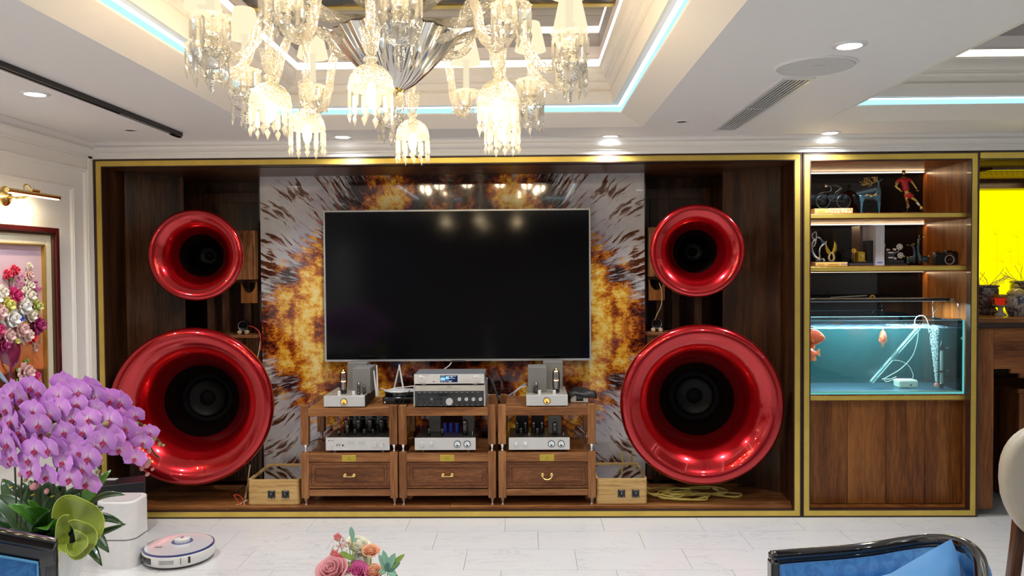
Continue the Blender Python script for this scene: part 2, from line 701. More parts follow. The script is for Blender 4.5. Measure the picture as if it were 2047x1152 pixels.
n_tr = 1
for rect in (TR1, TR2):
    ring(rect, [(0, 0.81), (0.136, 0.866), (0.14, 0.872)], 'trim_%d' % n_tr, M_cream)
    ring(rect, [(0.175, 0.906), (0.188, 0.906), (0.2075, 0.968), (0.199, 0.972), (0.199, 0.978), (0.207, 0.982), (0.207, 0.987)]
         + arc_prof(0.210, 0.99, 0.232, 1.015, True) + [(0.229, 1.018), (0.236, 1.022), (0.236, 1.030)]
         + arc_prof(0.238, 1.032, 0.262, 1.075, False) + [(0.262, 1.081), (0.272, 1.083), (0.2745, 1.089)], 'trim_%d' % (n_tr + 1), M_cream)
    ring(rect, [(0.2745, 1.125), (0.27, 1.14), (0.268, 1.196)], 'trim_%d' % (n_tr + 2), mat('pink_cove_paint', (0.84, 0.77, 0.75), 0.6, var=0))
    side = 'the main tray above the chandelier' if n_tr == 1 else 'the right-hand ceiling tray'
    led = thing('cove_light', 'icy blue led strip glowing round the edge of ' + side, 'led light', (0, 0, 0))
    ring(rect, [(0.14, 0.872), (0.14, 0.899)], 'glow_band', M_lit_b, led)
    ring(rect, [(0.14, 0.899), (0.158, 0.902)], 'light_strip', M_led_w, led)
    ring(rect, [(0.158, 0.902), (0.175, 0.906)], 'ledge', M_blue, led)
    led = thing('cove_light', 'warm white led band in the inner step of ' + side, 'led light', (0, 0, 0))
    ring(rect, [(0.2745, 1.089), (0.2745, 1.125)], 'glow_band', M_led_2, led)
    x0, x1, y0, y1 = rect
    o = 0.262
    z = CAMZ + 1.196
    mc = B(x0 + o, x1 - o, y0 + o, y1 - o, z, z + 0.02).build('trim_%d' % (n_tr + 3), M_mir)
    tag(mc, kind='structure')
    n_tr += 4


def dark_marble():
    m, t, b = nt('dark_ceiling_marble')
    tc = t.nodes.new('ShaderNodeTexCoord')
    n = t.nodes.new('ShaderNodeTexNoise')
    n.inputs['Scale'].default_value = 3
    n.inputs['Detail'].default_value = 8
    n.inputs['Distortion'].default_value = 1.2
    t.links.new(tc.outputs['Object'], n.inputs['Vector'])
    r = ramp(t, [(0.35, (0.01, 0.01, 0.012)), (0.5, (0.03, 0.022, 0.02)), (0.56, (0.16, 0.10, 0.04)), (0.6, (0.03, 0.03, 0.035)), (0.8, (0.09, 0.09, 0.1))])
    t.links.new(n.outputs['Fac'], r.inputs['Fac'])
    t.links.new(r.outputs['Color'], b.inputs['Base Color'])
    b.inputs['Roughness'].default_value = 0.3
    b.inputs['Specular IOR Level'].default_value = 0.25
    return m


zt = CAMZ + 1.196
cp = thing('ceiling_panel', 'dark veined marble panel with gold edge inside the main ceiling tray', 'ceiling panel', (-0.41, 2.70, zt))
B(-1.225, 0.405, 1.88, 3.52, zt - 0.012, zt - 0.001).build('panel', dark_marble(), cp)
mb = MB()
for y in (1.84, 3.52):
    mb.box(-1.225, 0.405, y, y + 0.04, zt - 0.016, zt - 0.001)
mb.build('gold_edge', M_gold, cp)

# crown mouldings under the soffit and the wall above the cabinets


def crown(name, x0, y0, x1, y1, nx, ny, h=0.068, d=0.125, zt=H1):
    """runs from (x0,y0) to (x1,y1); (nx,ny) points into the room"""
    prof = [(0.0, -h - 0.012), (0.012, -h - 0.012), (0.012, -h)]
    prof += [(0.014 + (d * 0.55) * math.sin(PI / 2 * i / 5), -h + h * 0.5 * (1 - math.cos(PI / 2 * i / 5))) for i in range(6)]
    prof += [(d * 0.66, -h * 0.44), (d * 0.66, -h * 0.36)]
    prof += [(d * 0.70 + d * 0.2 * (1 - math.cos(PI / 2 * i / 4)), -h * 0.36 + h * 0.24 * math.sin(PI / 2 * i / 4)) for i in range(5)]
    prof += [(d, -h * 0.1), (d, 0)]
    mb = MB()
    vs = []
    for o, z in prof:
        vs += [(x0 + nx * o, y0 + ny * o, zt + z), (x1 + nx * o, y1 + ny * o, zt + z)]
    mb.add(vs, [(2 * i, 2 * i + 1, 2 * i + 3, 2 * i + 2) for i in range(len(prof) - 1)])
    return tag(mb.build(name, M_white, smooth=25), kind='structure')


crown('trim_9', XL, 4.898, XR, 4.898, 0, -1, 0.062, 0.085)
crown('trim_10', XL, YB, XL, YW, 1, 0, 0.085, 0.075)
# panel mouldings on the left wall


def wframe(name, y0, y1, z0, z1, wd=0.028, th=0.014):
    mb = MB()
    prof = [(0, 0), (0.15, 0.6), (0.3, 1.0), (0.5, 0.7), (0.7, 0.75), (0.85, 0.35), (1, 0)]
    n = len(prof)
    vs = []
    for a, h in prof:
        o = a * wd
        vs += [(XL + th * h, y0 + o, z0 + o), (XL + th * h, y1 - o, z0 + o), (XL + th * h, y1 - o, z1 - o), (XL + th * h, y0 + o, z1 - o)]
    fs = []
    for j in range(n - 1):
        for i in range(4):
            a, b = j * 4 + i, j * 4 + (i + 1) % 4
            fs.append((a, b, b + 4, a + 4))
    mb.add(vs, fs)
    return tag(mb.build(name, M_white, smooth=30), kind='structure')


wframe('trim_11', 3.0, 4.84, 0.16, 2.225, 0.04, 0.018)
wframe('trim_12', 3.12, 4.69, 0.28, 2.10, 0.032, 0.014)
tag(B(XL, XL + 0.016, YB, YW, 0, 0.11).build('baseboard_left', M_white, bevel=0.004), kind='structure')
tag(B(XL, XL + 0.012, 4.845, 4.898, 0.11, 2.31).build('trim_13', M_white, bevel=0.004), kind='structure')

# ------------------------------------------------------------------ ceiling fittings
M_dl = emis('downlight_glow', (0.95, 0.97, 1.0), 14)
lab = ['lit round downlight at far left, beyond the curtain track', 'large lit downlight near the round ceiling speaker', 'lit downlight over the right end of the media niche', 'lit downlight above the brass-edged display shelves',
       'lit downlight hidden behind the chandelier over the niche'] + ['unseen downlight added to light the room, %s' % w_ for w_ in ('over the left aisle', 'over the right aisle', 'straight overhead', 'nearest the left wall at the rear', 'in the middle of the rear row', 'right of the middle in the rear row', 'under the right-hand tray')]
for i, p in enumerate(DL_ON):
    t_ = thing('downlight', lab[i], 'ceiling light', (p.x, p.y, H1), group='lit downlights')
    r = 0.052
    MB().lathe([(r - 0.01, 0.004), (r - 0.008, -0.006), (r, -0.006), (r + 0.010, -0.003), (r + 0.012, 0)], 28, caps=False).build('trim_ring', M_wplast, t_, world=False)
    MB().lathe([(0.0, -0.002), (r - 0.009, -0.002)], 28, caps=False).build('lens', M_dl, t_, world=False)
for (px, py, l) in ((260, 260, 'small unlit dark spotlight beside the curtain track end'), (1363, 243, 'small unlit spotlight left of the air vent')):
    p = Z(px, py, H1)
    t_ = thing('recessed_spotlight', l, 'ceiling light', (p.x, p.y, H1))
    MB().lathe([(0.026, 0.006), (0.028, -0.004), (0.038, -0.004), (0.042, 0)], 24, caps=False).build('trim_ring', M_wplast, t_, world=False)
    MB().lathe([(0.0, -0.001), (0.026, -0.002)], 24, caps=False).build('dark_lens', M_black, t_, world=False)

t_ = thing('ceiling_speaker', 'large round white in-ceiling speaker grille next to the downlight', 'speaker', (1.178, 3.19, H1))
MB().lathe([(0.150, -0.006), (0.155, -0.008), (0.160, -0.006), (0.162, 0)], 48, caps=False).build('rim', M_ceil, t_, world=False)
MB().lathe([(0.0, -0.009), (0.10, -0.009), (0.147, -0.008), (0.150, -0.004)], 48, caps=False).build('grille', mat('speaker_mesh', (0.62, 0.62, 0.62), 0.6, bump=0.6, bs=700), t_, world=False)
B(-0.022, 0.022, -0.045, -0.041, -0.0105, -0.008).build('badge', M_alu, t_, world=False)

t_ = thing('air_vent', 'long white slatted air conditioning vent running along the soffit', 'vent', (1.176, 4.01, H1))
mb = MB()
w_, l_ = 0.072, 0.635
mb.box(-w_, -w_ + 0.018, -l_, l_, -0.008, 0).box(w_ - 0.018, w_, -l_, l_, -0.008, 0).box(-w_ + 0.018, w_ - 0.018, -l_, -l_ + 0.018, -0.008, 0).box(-w_ + 0.018, w_ - 0.018, l_ - 0.018, l_, -0.008, 0)
mb.build('frame', M_wplast, t_, world=False, smooth=0)
B(-w_ + 0.0181, w_ - 0.0181, -l_ + 0.0181, l_ - 0.0181, -0.0012, 0).build('backing', mat('vent_dark', (0.07, 0.07, 0.07), 0.8), t_, world=False)
sl = B(-0.0035, 0.0035, -l_ + 0.018, l_ - 0.018, -0.0055, -0.0025).build('slat', M_wplast, t_, world=False, smooth=0)
sl.location.x = -0.042
for k in range(1, 6):
    inst(sl, t_, loc=(-0.042 + k * 0.0168, 0, 0))
B(-w_ + 0.018, w_ - 0.018, -0.006, 0.006, -0.0062, -0.0056).build('cross_bar', M_wplast, t_, world=False)

t_ = thing('curtain_track', 'black curtain track mounted under the left ceiling', 'curtain rail', (-2.01, 2.0, H1))
MB().prism([(-0.019, -0.001), (-0.019, -0.022), (-0.006, -0.022), (-0.006, -0.012), (0.006, -0.012), (0.006, -0.022), (0.019, -0.022), (0.019, -0.001)], -2.4, 2.54, 'y').build('rail', M_black, t_, world=False, smooth=0)
mb = MB()
mb.tube(cr([(-0.012, 2.44, -0.024), (-0.014, 2.52, -0.024), (0, 2.555, -0.024), (0.014, 2.52, -0.024), (0.012, 2.44, -0.024)], 5), 0.0055, 6)
mb.build('cord_wheel', M_gblack, t_, world=False)
gl0 = B(-0.004, 0.004, 0, 0.014, -0.030, -0.012).build('glider', mat('grey_nylon', (0.25, 0.25, 0.25), 0.5), t_, world=False)
gl0.location.y = 2.40
for k in range(1, 16):
    inst(gl0, t_, loc=(0, 2.40 - k * 0.035, 0))
# ------------------------------------------------------------------ media niche


def gold_frame(root, x0, x1, z0, z1, y=4.90, wd=0.034, edge=0.009):
    """front frame: dark outer lip, mitred brass strips, dark inner lip"""
    def rect(a, b, c, d, w_, name, m, y0, y1, each=True):
        polys = [[(a, c), (b, c), (b - w_, c + w_), (a + w_, c + w_)], [(a, d), (a + w_, d - w_), (b - w_, d - w_), (b, d)],
                 [(a, c), (a + w_, c + w_), (a + w_, d - w_), (a, d)], [(b, c), (b, d), (b - w_, d - w_), (b - w_, c + w_)]]
        if each:
            for p in polys:
                MB().prism(p, y0, y1).build(name, m, root, smooth=0, bevel=0.0012)
        else:
            mb = MB()
            for p in polys:
                mb.prism(p, y0, y1)
            mb.build(name, m, root, smooth=0)
    rect(x0, x1, z0, z1, edge, 'outer_lip', M_edge, y, y + 0.05, False)
    e = edge
    rect(x0 + e, x1 - e, z0 + e, z1 - e, wd, 'brass_strip', M_gold, y + 0.002, y + 0.03)
    e += wd
    rect(x0 + e, x1 - e, z0 + e, z1 - e, 0.006, 'inner_lip', M_edge, y + 0.001, y + 0.05, False)
    return e + 0.006


NX0, NX1, NZ1 = -2.718, 1.727, 2.287
NF = 0.068
n_ = thing('media_niche', 'long dark walnut built-in niche framed by a brass strip, holding the television', 'cabinet', (-0.5, 4.9, 0))
e = gold_frame(n_, NX0, NX1, 0, NZ1)
ix0, ix1, izt = NX0 + 0.03, NX1 - 0.03, NZ1 - e + 0.004
B(NX0, ix0, 4.93, 5.22, 0.01, NZ1 - 0.01).build('side_panel', M_walnut, n_)
B(ix1, NX1, 4.93, 5.22, 0.01, NZ1 - 0.01).build('side_panel', M_walnut, n_)
B(NX0, NX1, 4.93, 5.9, izt, NZ1 - 0.002).build('top_panel', M_walnut_x, n_)
xm = -0.49
for a, b in ((NX0 + 0.01, xm - 0.001), (xm + 0.001, NX1 - 0.01)):
    B(a, b, 4.935, 5.9, 0.02, NF).build('floor_board', M_floorwood, n_, bevel=0.002)
B(NX0, NX1, 5.86, 5.9, 0.01, NZ1 - 0.01).build('back_panel', M_walnut, n_)
# angled panels either side
MB().prism([(ix0 - 0.02, 5.215), (ix0 + 0.003, 5.212), (-2.415, 5.50), (-2.44, 5.51)], NF, izt, 'z').build('angled_panel', M_walnut, n_, smooth=0)
MB().prism([(ix1 + 0.02, 5.215), (ix1 - 0.003, 5.212), (1.385, 5.50), (1.41, 5.51)], NF, izt, 'z').build('angled_panel', M_walnut, n_, smooth=0)
# framed rear doors behind the horns
for a, b in ((-2.42, -1.89), (0.86, 1.39)):
    B(a, b, 5.84, 5.862, NF + 0.05, 2.17).build('rear_door', M_walnut, n_, bevel=0.003)
    B(a + 0.07, b - 0.07, 5.832, 5.842, NF + 0.13, 2.09).build('rear_door_panel', M_walnut, n_, bevel=0.004)
B(-2.0, 0.95, 4.99, 5.02, izt - 0.004, izt).build('light_rail', M_edge, n_)


def mural():
    m, t, b = nt('fiery_kaleidoscope_stone')
    tc = t.nodes.new('ShaderNodeTexCoord')
    sp = t.nodes.new('ShaderNodeSeparateXYZ')
    t.links.new(tc.outputs['Object'], sp.inputs[0])
    ax = math_node(t, 'ABSOLUTE', sp.outputs['X'])
    dz = math_node(t, 'ABSOLUTE', sp.outputs['Z'])
    cb = t.nodes.new('ShaderNodeCombineXYZ')
    t.links.new(ax, cb.inputs[0])
    t.links.new(dz, cb.inputs[1])

    def noise_(vec, scale, detail=4, dist=0.0, rough=0.5):
        n = t.nodes.new('ShaderNodeTexNoise')
        n.inputs['Scale'].default_value = scale
        n.inputs['Detail'].default_value = detail
        n.inputs['Distortion'].default_value = dist
        n.inputs['Roughness'].default_value = rough
        t.links.new(vec, n.inputs['Vector'])
        return n.outputs['Fac']
    theta = math_node(t, 'ARCTAN2', dz, ax)
    rad = math_node(t, 'SQRT', math_node(t, 'ADD', math_node(t, 'MULTIPLY', ax, ax), math_node(t, 'MULTIPLY', dz, dz)))
    wob = noise_(cb.outputs[0], 2.2, 3)
    thw = math_node(t, 'MULTIPLY_ADD', wob, 0.12, theta)
    pc = t.nodes.new('ShaderNodeCombineXYZ')
    t.links.new(math_node(t, 'MULTIPLY', thw, 62), pc.inputs[0])
    t.links.new(math_node(t, 'MULTIPLY', rad, 4.5), pc.inputs[1])
    streak = noise_(pc.outputs[0], 1.0, 7, 0.0, 0.66)
    pc2 = t.nodes.new('ShaderNodeCombineXYZ')
    t.links.new(math_node(t, 'MULTIPLY', thw, 9), pc2.inputs[0])
    t.links.new(math_node(t, 'MULTIPLY', rad, 3.0), pc2.inputs[1])
    big = noise_(pc2.outputs[0], 1.0, 3, 0.0, 0.5)
    D = math_node(t, 'MULTIPLY_ADD', ax, 1.15, dz)
    blot = noise_(cb.outputs[0], 3.2, 6, 0.0, 0.6)
    # D + noise compared with the edge of the golden field
    s1 = math_node(t, 'MULTIPLY_ADD', math_node(t, 'SUBTRACT', streak, 0.5), 1.1, D)
    s2 = math_node(t, 'MULTIPLY_ADD', math_node(t, 'SUBTRACT', blot, 0.5), 0.9, s1)
    gold_m = t.nodes.new('ShaderNodeMapRange')
    gold_m.inputs['From Min'].default_value = 1.90
    gold_m.inputs['From Max'].default_value = 1.72
    t.links.new(s2, gold_m.inputs['Value'])
    # pale field with drifting lilac-grey and brown feathering
    pale = ramp(t, [(0.30, (0.30, 0.25, 0.36)), (0.44, (0.52, 0.50, 0.53)), (0.58, (0.66, 0.64, 0.63)), (0.75, (0.74, 0.71, 0.66))])
    t.links.new(noise_(cb.outputs[0], 2.6, 4, 0.0), pale.inputs['Fac'])
    feather = ramp(t, [(0.0, (0.10, 0.035, 0.015)), (0.5, (0.42, 0.17, 0.05)), (1.0, (0.62, 0.52, 0.40))])
    fthr = math_node(t, 'MULTIPLY_ADD', math_node(t, 'SUBTRACT', big, 0.5), -0.75, streak)
    fd = math_node(t, 'MULTIPLY_ADD', math_node(t, 'SUBTRACT', D, 1.8), 0.05, fthr)
    fm = t.nodes.new('ShaderNodeMapRange')
    fm.inputs['From Min'].default_value = 0.485
    fm.inputs['From Max'].default_value = 0.43
    t.links.new(fd, fm.inputs['Value'])
    t.links.new(math_node(t, 'SUBTRACT', 1.0, fm.outputs[0]), feather.inputs['Fac'])
    mx1 = t.nodes.new('ShaderNodeMix')
    mx1.data_type = 'RGBA'
    t.links.new(fm.outputs[0], mx1.inputs['Factor'])
    t.links.new(pale.outputs['Color'], mx1.inputs['A'])
    t.links.new(feather.outputs['Color'], mx1.inputs['B'])
    # golden field
    g1 = noise_(cb.outputs[0], 16, 14, 0.0, 0.80)
    g0 = noise_(cb.outputs[0], 3.4, 3, 0.0, 0.5)
    gg = math_node(t, 'MULTIPLY_ADD', math_node(t, 'SUBTRACT', g0, 0.5), 1.15, g1)
    # redder near the ragged edge, darker towards the middle of the slab
    edge = t.nodes.new('ShaderNodeMapRange')
    edge.inputs['From Min'].default_value = 1.50
    edge.inputs['From Max'].default_value = 1.85
    edge.inputs['To Min'].default_value = 0.0
    edge.inputs['To Max'].default_value = 0.16
    t.links.new(s2, edge.inputs['Value'])
    cen = t.nodes.new('ShaderNodeMapRange')
    cen.inputs['From Min'].default_value = 0.55
    cen.inputs['From Max'].default_value = 0.0
    cen.inputs['To Min'].default_value = 0.0
    cen.inputs['To Max'].default_value = 0.22
    t.links.new(ax, cen.inputs['Value'])
    gg = math_node(t, 'SUBTRACT', math_node(t, 'SUBTRACT', math_node(t, 'SUBTRACT', gg, edge.outputs[0]), cen.outputs[0]), 0.035)
    gr = ramp(t, [(0.24, (0.018, 0.006, 0.006)), (0.33, (0.12, 0.018, 0.008)), (0.40, (0.36, 0.075, 0.010)), (0.46, (0.62, 0.22, 0.018)), (0.51, (0.78, 0.42, 0.035)), (0.57, (0.85, 0.60, 0.14)), (0.68, (0.85, 0.73, 0.40))])
    t.links.new(gg, gr.inputs['Fac'])
    mx2 = t.nodes.new('ShaderNodeMix')
    mx2.data_type = 'RGBA'
    t.links.new(gold_m.outputs[0], mx2.inputs['Factor'])
    t.links.new(mx1.outputs['Result'], mx2.inputs['A'])
    t.links.new(gr.outputs['Color'], mx2.inputs['B'])
    t.links.new(mx2.outputs['Result'], b.inputs['Base Color'])
    b.inputs['Roughness'].default_value = 0.06
    b.inputs['Coat Weight'].default_value = 0.4
    b.inputs['Coat Roughness'].default_value = 0.02
    return m


wl = thing('feature_panel', 'glossy backdrop slab with mirrored golden, rust and white marbling behind the television', 'wall panel', (-0.515, 5.5, 1.157))
B(-1.87, 0.84, 5.50, 5.512, NF, izt).build('stone_slab', mural(), wl, smooth=0)
B(-1.868, 0.838, 5.513, 5.858, NF, izt).build('carcass', M_dark, wl, smooth=0)
B(-1.880, -1.870, 5.496, 5.56, NF, izt).build('edge_strip', M_gblack, wl)
B(0.840, 0.850, 5.496, 5.56, NF, izt).build('edge_strip', M_gblack, wl)
B(-0.60, -0.30, 5.499, 5.502, 0.93, 0.95).build('wall_bracket', M_black, wl) if False else None

tv = thing('television', 'huge flat black television with thin silver bezel hung on the marbled slab', 'television', (-0.472, 5.44, 1.465))
x0, x1, z0, z1 = -1.402, 0.455, 0.938, 1.992
B(x0 + 0.002, x1 - 0.002, 5.425, 5.47, z0 + 0.002, z1 - 0.002).build('housing', M_black, tv, bevel=0.004)
b_ = 0.011
mb = MB()
mb.box(x0, x1, 5.416, 5.446, z0, z0 + b_ + 0.003).box(x0, x1, 5.416, 5.446, z1 - b_, z1).box(x0, x0 + b_, 5.416, 5.446, z0 + b_ + 0.003, z1 - b_).box(x1 - b_, x1, 5.416, 5.446, z0 + b_ + 0.003, z1 - b_)
mb.build('bezel', mat('bezel_silver', (0.5, 0.5, 0.5), 0.35, metal=0.6, var=0), tv, smooth=0)
B(x0 + b_, x1 - b_, 5.419, 5.424, z0 + b_, z1 - b_).build('screen', mat('screen_glass', (0.0025, 0.0025, 0.0035), 0.10, spec=0.28, var=0), tv, smooth=0)
B(-0.52, -0.42, 5.4155, 5.42, z0 - 0.006, z0 + 0.004).build('sensor', M_black, tv)
B(-0.80, -0.10, 5.47, 5.499, 1.2, 1.7).build('wall_mount', M_black, tv)

# ------------------------------------------------------------------ horns
M_red = mat('candy_red_lacquer', (0.46, 0.002, 0.007), 0.20, metal=0.78, coat=1.0, coat_r=0.015, var=0)
M_throat = mat('shaded_throat', (0.003, 0.0003, 0.0004), 0.6, spec=0.1, var=0)  # near-black red stands in for the shade deep inside the horn
M_cone = mat('woofer_cone', (0.0015, 0.0015, 0.002), 0.7, spec=0.1)
M_srd = mat('rubber_surround', (0.002, 0.002, 0.002), 0.4, spec=0.15)
LY = RX(-PI / 2)     # lathe axis z -> y ; front of the horn at local y = 0


def horn(name, label, loc, R, toe, tilt, depth, big):
    h = thing(name, label, 'horn speaker', loc, (tilt, 0, toe), group='red round horn speakers')
    k = R
    red_in = [(0.985, 0.14), (0.998, 0.105), (0.997, 0.065), (0.98, 0.032), (0.952, 0.010), (0.915, 0.0), (0.875, 0.004), (0.835, 0.020), (0.795, 0.045), (0.755, 0.078), (0.715, 0.118), (0.675, 0.165), (0.637, 0.218), (0.602, 0.275), (0.570, 0.335), (0.545, 0.39), (0.52, 0.445), (0.495, 0.50), (0.475, 0.555)]
    prof = [(r * k, d * k) for r, d in red_in]
    dl = prof[-1][1]
    outer = [(0.49 * k, dl + 0.012), (0.60 * k, dl * 0.62), (0.80 * k, dl * 0.36), (0.93 * k, dl * 0.26), (0.98 * k, dl * 0.2)]
    MB().lathe(outer + prof, 96, LY, caps=False).build('horn_bell', M_red, h, world=False, smooth=80)
    thr = [(0.475 * k, dl - 0.0005), (0.45 * k, dl + 0.05 * k), (0.41 * k, dl + 0.11 * k), (0.36 * k, dl + 0.18 * k), (0.33 * k, depth - 0.01)]
    MB().lathe(thr + [(0.36 * k, depth - 0.01), (0.495 * k, dl + 0.013)], 64, LY, caps=False).build('throat', M_throat, h, world=False, smooth=80)
    c = 0.33 * k
    d = depth - 0.012
    w1 = MB().lathe([(0, d), (c, d), (c, d - 0.008), (c * 0.9, d - 0.012), (c * 0.84, d - 0.006), (c * 0.80, d - 0.002)], 48, LY, caps=False).build('woofer' if big else 'driver', M_cone, h, world=False, smooth=60)
    MB().lathe([(c * 0.8, d - 0.004), (c * 0.74, d - 0.016), (c * 0.66, d - 0.004), (c * 0.3, d + 0.0)], 48, LY, caps=False).build('surround', M_srd, w1, world=False, smooth=60)
    MB().lathe([(c * 0.32, d - 0.002), (c * 0.26, d - 0.014), (c * 0.12, d - 0.022), (0, d - 0.024)], 32, LY, caps=False).build('dust_cap', M_cone, w1, world=False, smooth=60)
    return h


horn('horn_speaker', 'giant glossy red horn at lower left of the niche, behind the orchids', (-2.150, 4.95, 0.703), 0.512, math.radians(9), math.radians(-1), 0.455, True)
horn('horn_speaker', 'giant glossy red horn at lower right of the niche, above the coiled yellow cable', (1.115, 4.95, 0.700), 0.515, math.radians(-6), math.radians(-1), 0.455, True)
horn('horn_speaker', 'smaller glossy red horn at upper left of the niche', (-2.135, 5.02, 1.682), 0.298, math.radians(9), 0, 0.40, False)
horn('horn_speaker', 'smaller glossy red horn at upper right of the niche', (1.102, 5.02, 1.684), 0.300, math.radians(-8), 0, 0.40, False)
M_zeb = wood('zebrano_box', (0.05, 0.015, 0.006), (0.26, 0.10, 0.035), (0.42, 0.20, 0.08), 'z', 30, 0.4, 0.2)


def tower(s, xc, side):
    t_ = thing('speaker_cabinet', 'dark wooden speaker cabinet with ribbed grille behind the big %s horn' % side, 'speaker cabinet', (xc, 5.62, NF))
    a, b = (xc - 0.26, xc + 0.255) if s < 0 else (xc - 0.255, xc + 0.26)
    B(a, b, 5.425, 5.81, NF + 0.03, 1.105).build('cabinet', M_walnut, t_, bevel=0.003)
    B(a - 0.004, b + 0.004, 5.415, 5.81, 1.106, 1.128).build('cabinet_top', M_rack_dk, t_, bevel=0.003)
    rib = B(a + 0.02, a + 0.028, 5.412, 5.424, NF + 0.06, 1.10).build('grille_rib', M_walnut, t_)
    for k in range(1, 20):
        inst(rib, t_, loc=(k * 0.025, 0, 0))
    for dx in (0.04, 0.44):
        B(a + dx, a + dx + 0.05, 5.45, 5.80, NF, NF + 0.03).build('foot', M_black, t_)
    # upper rack carrying the smaller horn's driver box
    t2 = thing('horn_stand', 'tall wooden stand with driver box holding up the small %s horn' % side, 'speaker stand', (xc, 5.62, 1.128))
    xb = xc
    for dx in (-0.14, -0.03, 0.13):
        B(xb + dx - 0.025, xb + dx + 0.025, 5.60, 5.64, 1.128, 1.50).build('post', M_walnut, t2)
    B(xb - 0.24, xb + 0.24, 5.46, 5.78, 1.495, 1.515).build('cross_board', M_walnut, t2)
    sx = -1 if s > 0 else 1
    br = [(xb + sx * 0.13, 1.35), (xb + sx * 0.24, 1.35), (xb + sx * 0.24, 1.495)]
    br += [(xb + sx * (0.185 + 0.05 * math.cos(PI * i / 8)), 1.495 - 0.075 * math.sin(PI * i / 8)) for i in range(9)] + [(xb + sx * 0.13, 1.495)]
    MB().prism(br, 5.47, 5.49).build('bracket', M_shelfwood, t2)
    B(xb - 0.24, xb + 0.24, 5.44, 5.80, 1.516, 1.86).build('driver_box', M_zeb, t2, bevel=0.004)
    return t_


tower(-1, -2.135, 'left')
tower(1, 1.105, 'right')


def tweeter(px, py, label):
    p = P(px, py, 5.50)
    z0 = 1.128
    t_ = thing('tweeter', label, 'tweeter speaker', (p.x, 5.5, z0))
    r = 0.040
    Mx = T(0, 0, 0.058) @ LY
    MB().lathe([(0.03, 0.045), (r, 0.03), (r, 0), (r * 0.93, -0.004), (r * 0.85, -0.003)], 32, Mx).build('housing', M_gblack, t_, world=False)
    MB().lathe([(r * 0.86, -0.004), (r * 0.78, -0.001), (r * 0.5, 0.014)], 32, Mx, caps=False).build('chrome_flare', mat('pale_chrome', (0.70, 0.70, 0.60), 0.3, metal=0.35), t_, world=False)
    MB().lathe([(r * 0.52, 0.010), (r * 0.3, 0.004), (r * 0.12, -0.006), (0, -0.010)], 24, Mx, caps=False).build('dome', M_cone, t_, world=False)
    for dx in (-0.025, 0.025):
        MB().lathe([(0.014, 0), (0.014, 0.03)], 16, T(dx, -0.012, 0.014) @ LY).build('wooden_foot', mat('pale_wood', (0.6, 0.45, 0.28), 0.5), t_, world=False, bevel=0.003)


tweeter(486, 648, 'small round tweeter on the left speaker cabinet, its red wire trailing right')
tweeter(1313, 643, 'small round tweeter on the right speaker cabinet below the upper horn')


def cable(label, pts, r, m, n=8, cat='cable', seg=8, name='cable', group=None, closed=False):
    pts = cr(pts, n, closed)
    o = MB().tube(pts, r, seg, closed=closed).build(name, m)
    return tag(o, label, cat, group)


M_ycab = mat('yellow_cable', (0.62, 0.50, 0.12), 0.45, var=0)
M_tcab = mat('tan_cable', (0.55, 0.42, 0.25), 0.5, var=0)
M_rcab = mat('red_cable', (0.55, 0.04, 0.03), 0.45, var=0)
M_wcab = mat('white_cable', (0.75, 0.75, 0.73), 0.4, var=0)
M_bcab = mat('black_cable', (0.015, 0.015, 0.016), 0.45, var=0)
p = P(500, 652, 5.45)
cable('red wire curving from the left tweeter down beside the marbled slab', [P(497, 652, 5.46), P(508, 655, 5.44), P(518, 664, 5.43), P(521, 680, 5.42), P(521, 700, 5.42)], 0.0035, M_rcab)
cable('tan wire hanging down the left edge of the marbled slab', [P(520, 682, 5.425), P(518, 700, 5.42), P(515, 720, 5.42), P(519, 760, 5.42), P(514, 800, 5.42)], 0.0035, M_tcab)
cable('pale wire hanging behind the right edge of the big left horn', [P(500, 930, 5.30), P(497, 950, 5.25), P(494, 975, 5.2), P(486, 1005, 5.1), P(478, 1020, 4.99)], 0.005, M_tcab)
cable('looped tan wire drooping over the niche floor edge, left', [P(494, 975, 5.20), P(490, 1000, 5.02), P(484, 1018, 4.955), P(470, 1026, 4.922), P(455, 1022, 4.925), P(458, 1014, 4.96), P(480, 1008, 4.98), P(495, 1000, 5.0)], 0.0045, M_tcab)
cable('thin red wire loop on the niche floor beside the left wooden box', [P(482, 1012, 4.97), P(474, 1000, 4.97), P(468, 990, 4.97), P(480, 992, 5.0), P(486, 1002, 4.99), P(478, 1014, 4.96)], 0.003, M_rcab)
cable('thin tan wire from the right tweeter up to the small horn', [P(1309, 640, 5.46), P(1314, 628, 5.44), P(1322, 610, 5.42), P(1323, 585, 5.42), P(1318, 566, 5.44)], 0.003, M_tcab)
zf = NF + 0.007
random.seed(3)
for ck, (cx, cy, rx, ry, lab_) in enumerate(((1.02, 5.10, 0.17, 0.09, 'front loop of the coiled yellow cable below the right horn'), (1.13, 5.17, 0.20, 0.08, 'rear loop of the coiled yellow cable below the right horn'),
                            (0.92, 5.14, 0.15, 0.10, 'left loop of the coiled yellow cable below the right horn'))):
    pts = []
    for k in range(17):
        a = 2 * PI * k / 8 + ck
        pts.append(V((cx + (rx + random.uniform(-.04, .04)) * math.cos(a), cy + (ry + random.uniform(-.025, .025)) * math.sin(a), zf + 0.003 + 0.012 * (k % 3) * 0.5 + ck * 0.006)))
    if ck == 0:
        pts = [V((0.66, 5.40, 0.30)), V((0.68, 5.38, 0.18)), V((0.74, 5.34, 0.10)), V((0.85, 5.28, zf))] + pts
    if ck == 1:
        pts += [V((1.3, 5.2, zf)), V((1.42, 5.16, zf)), V((1.36, 5.09, zf)), V((1.2, 5.12, zf + 0.01))]
    cable(lab_, pts, 0.006, M_ycab, 7, group='yellow cable coil')
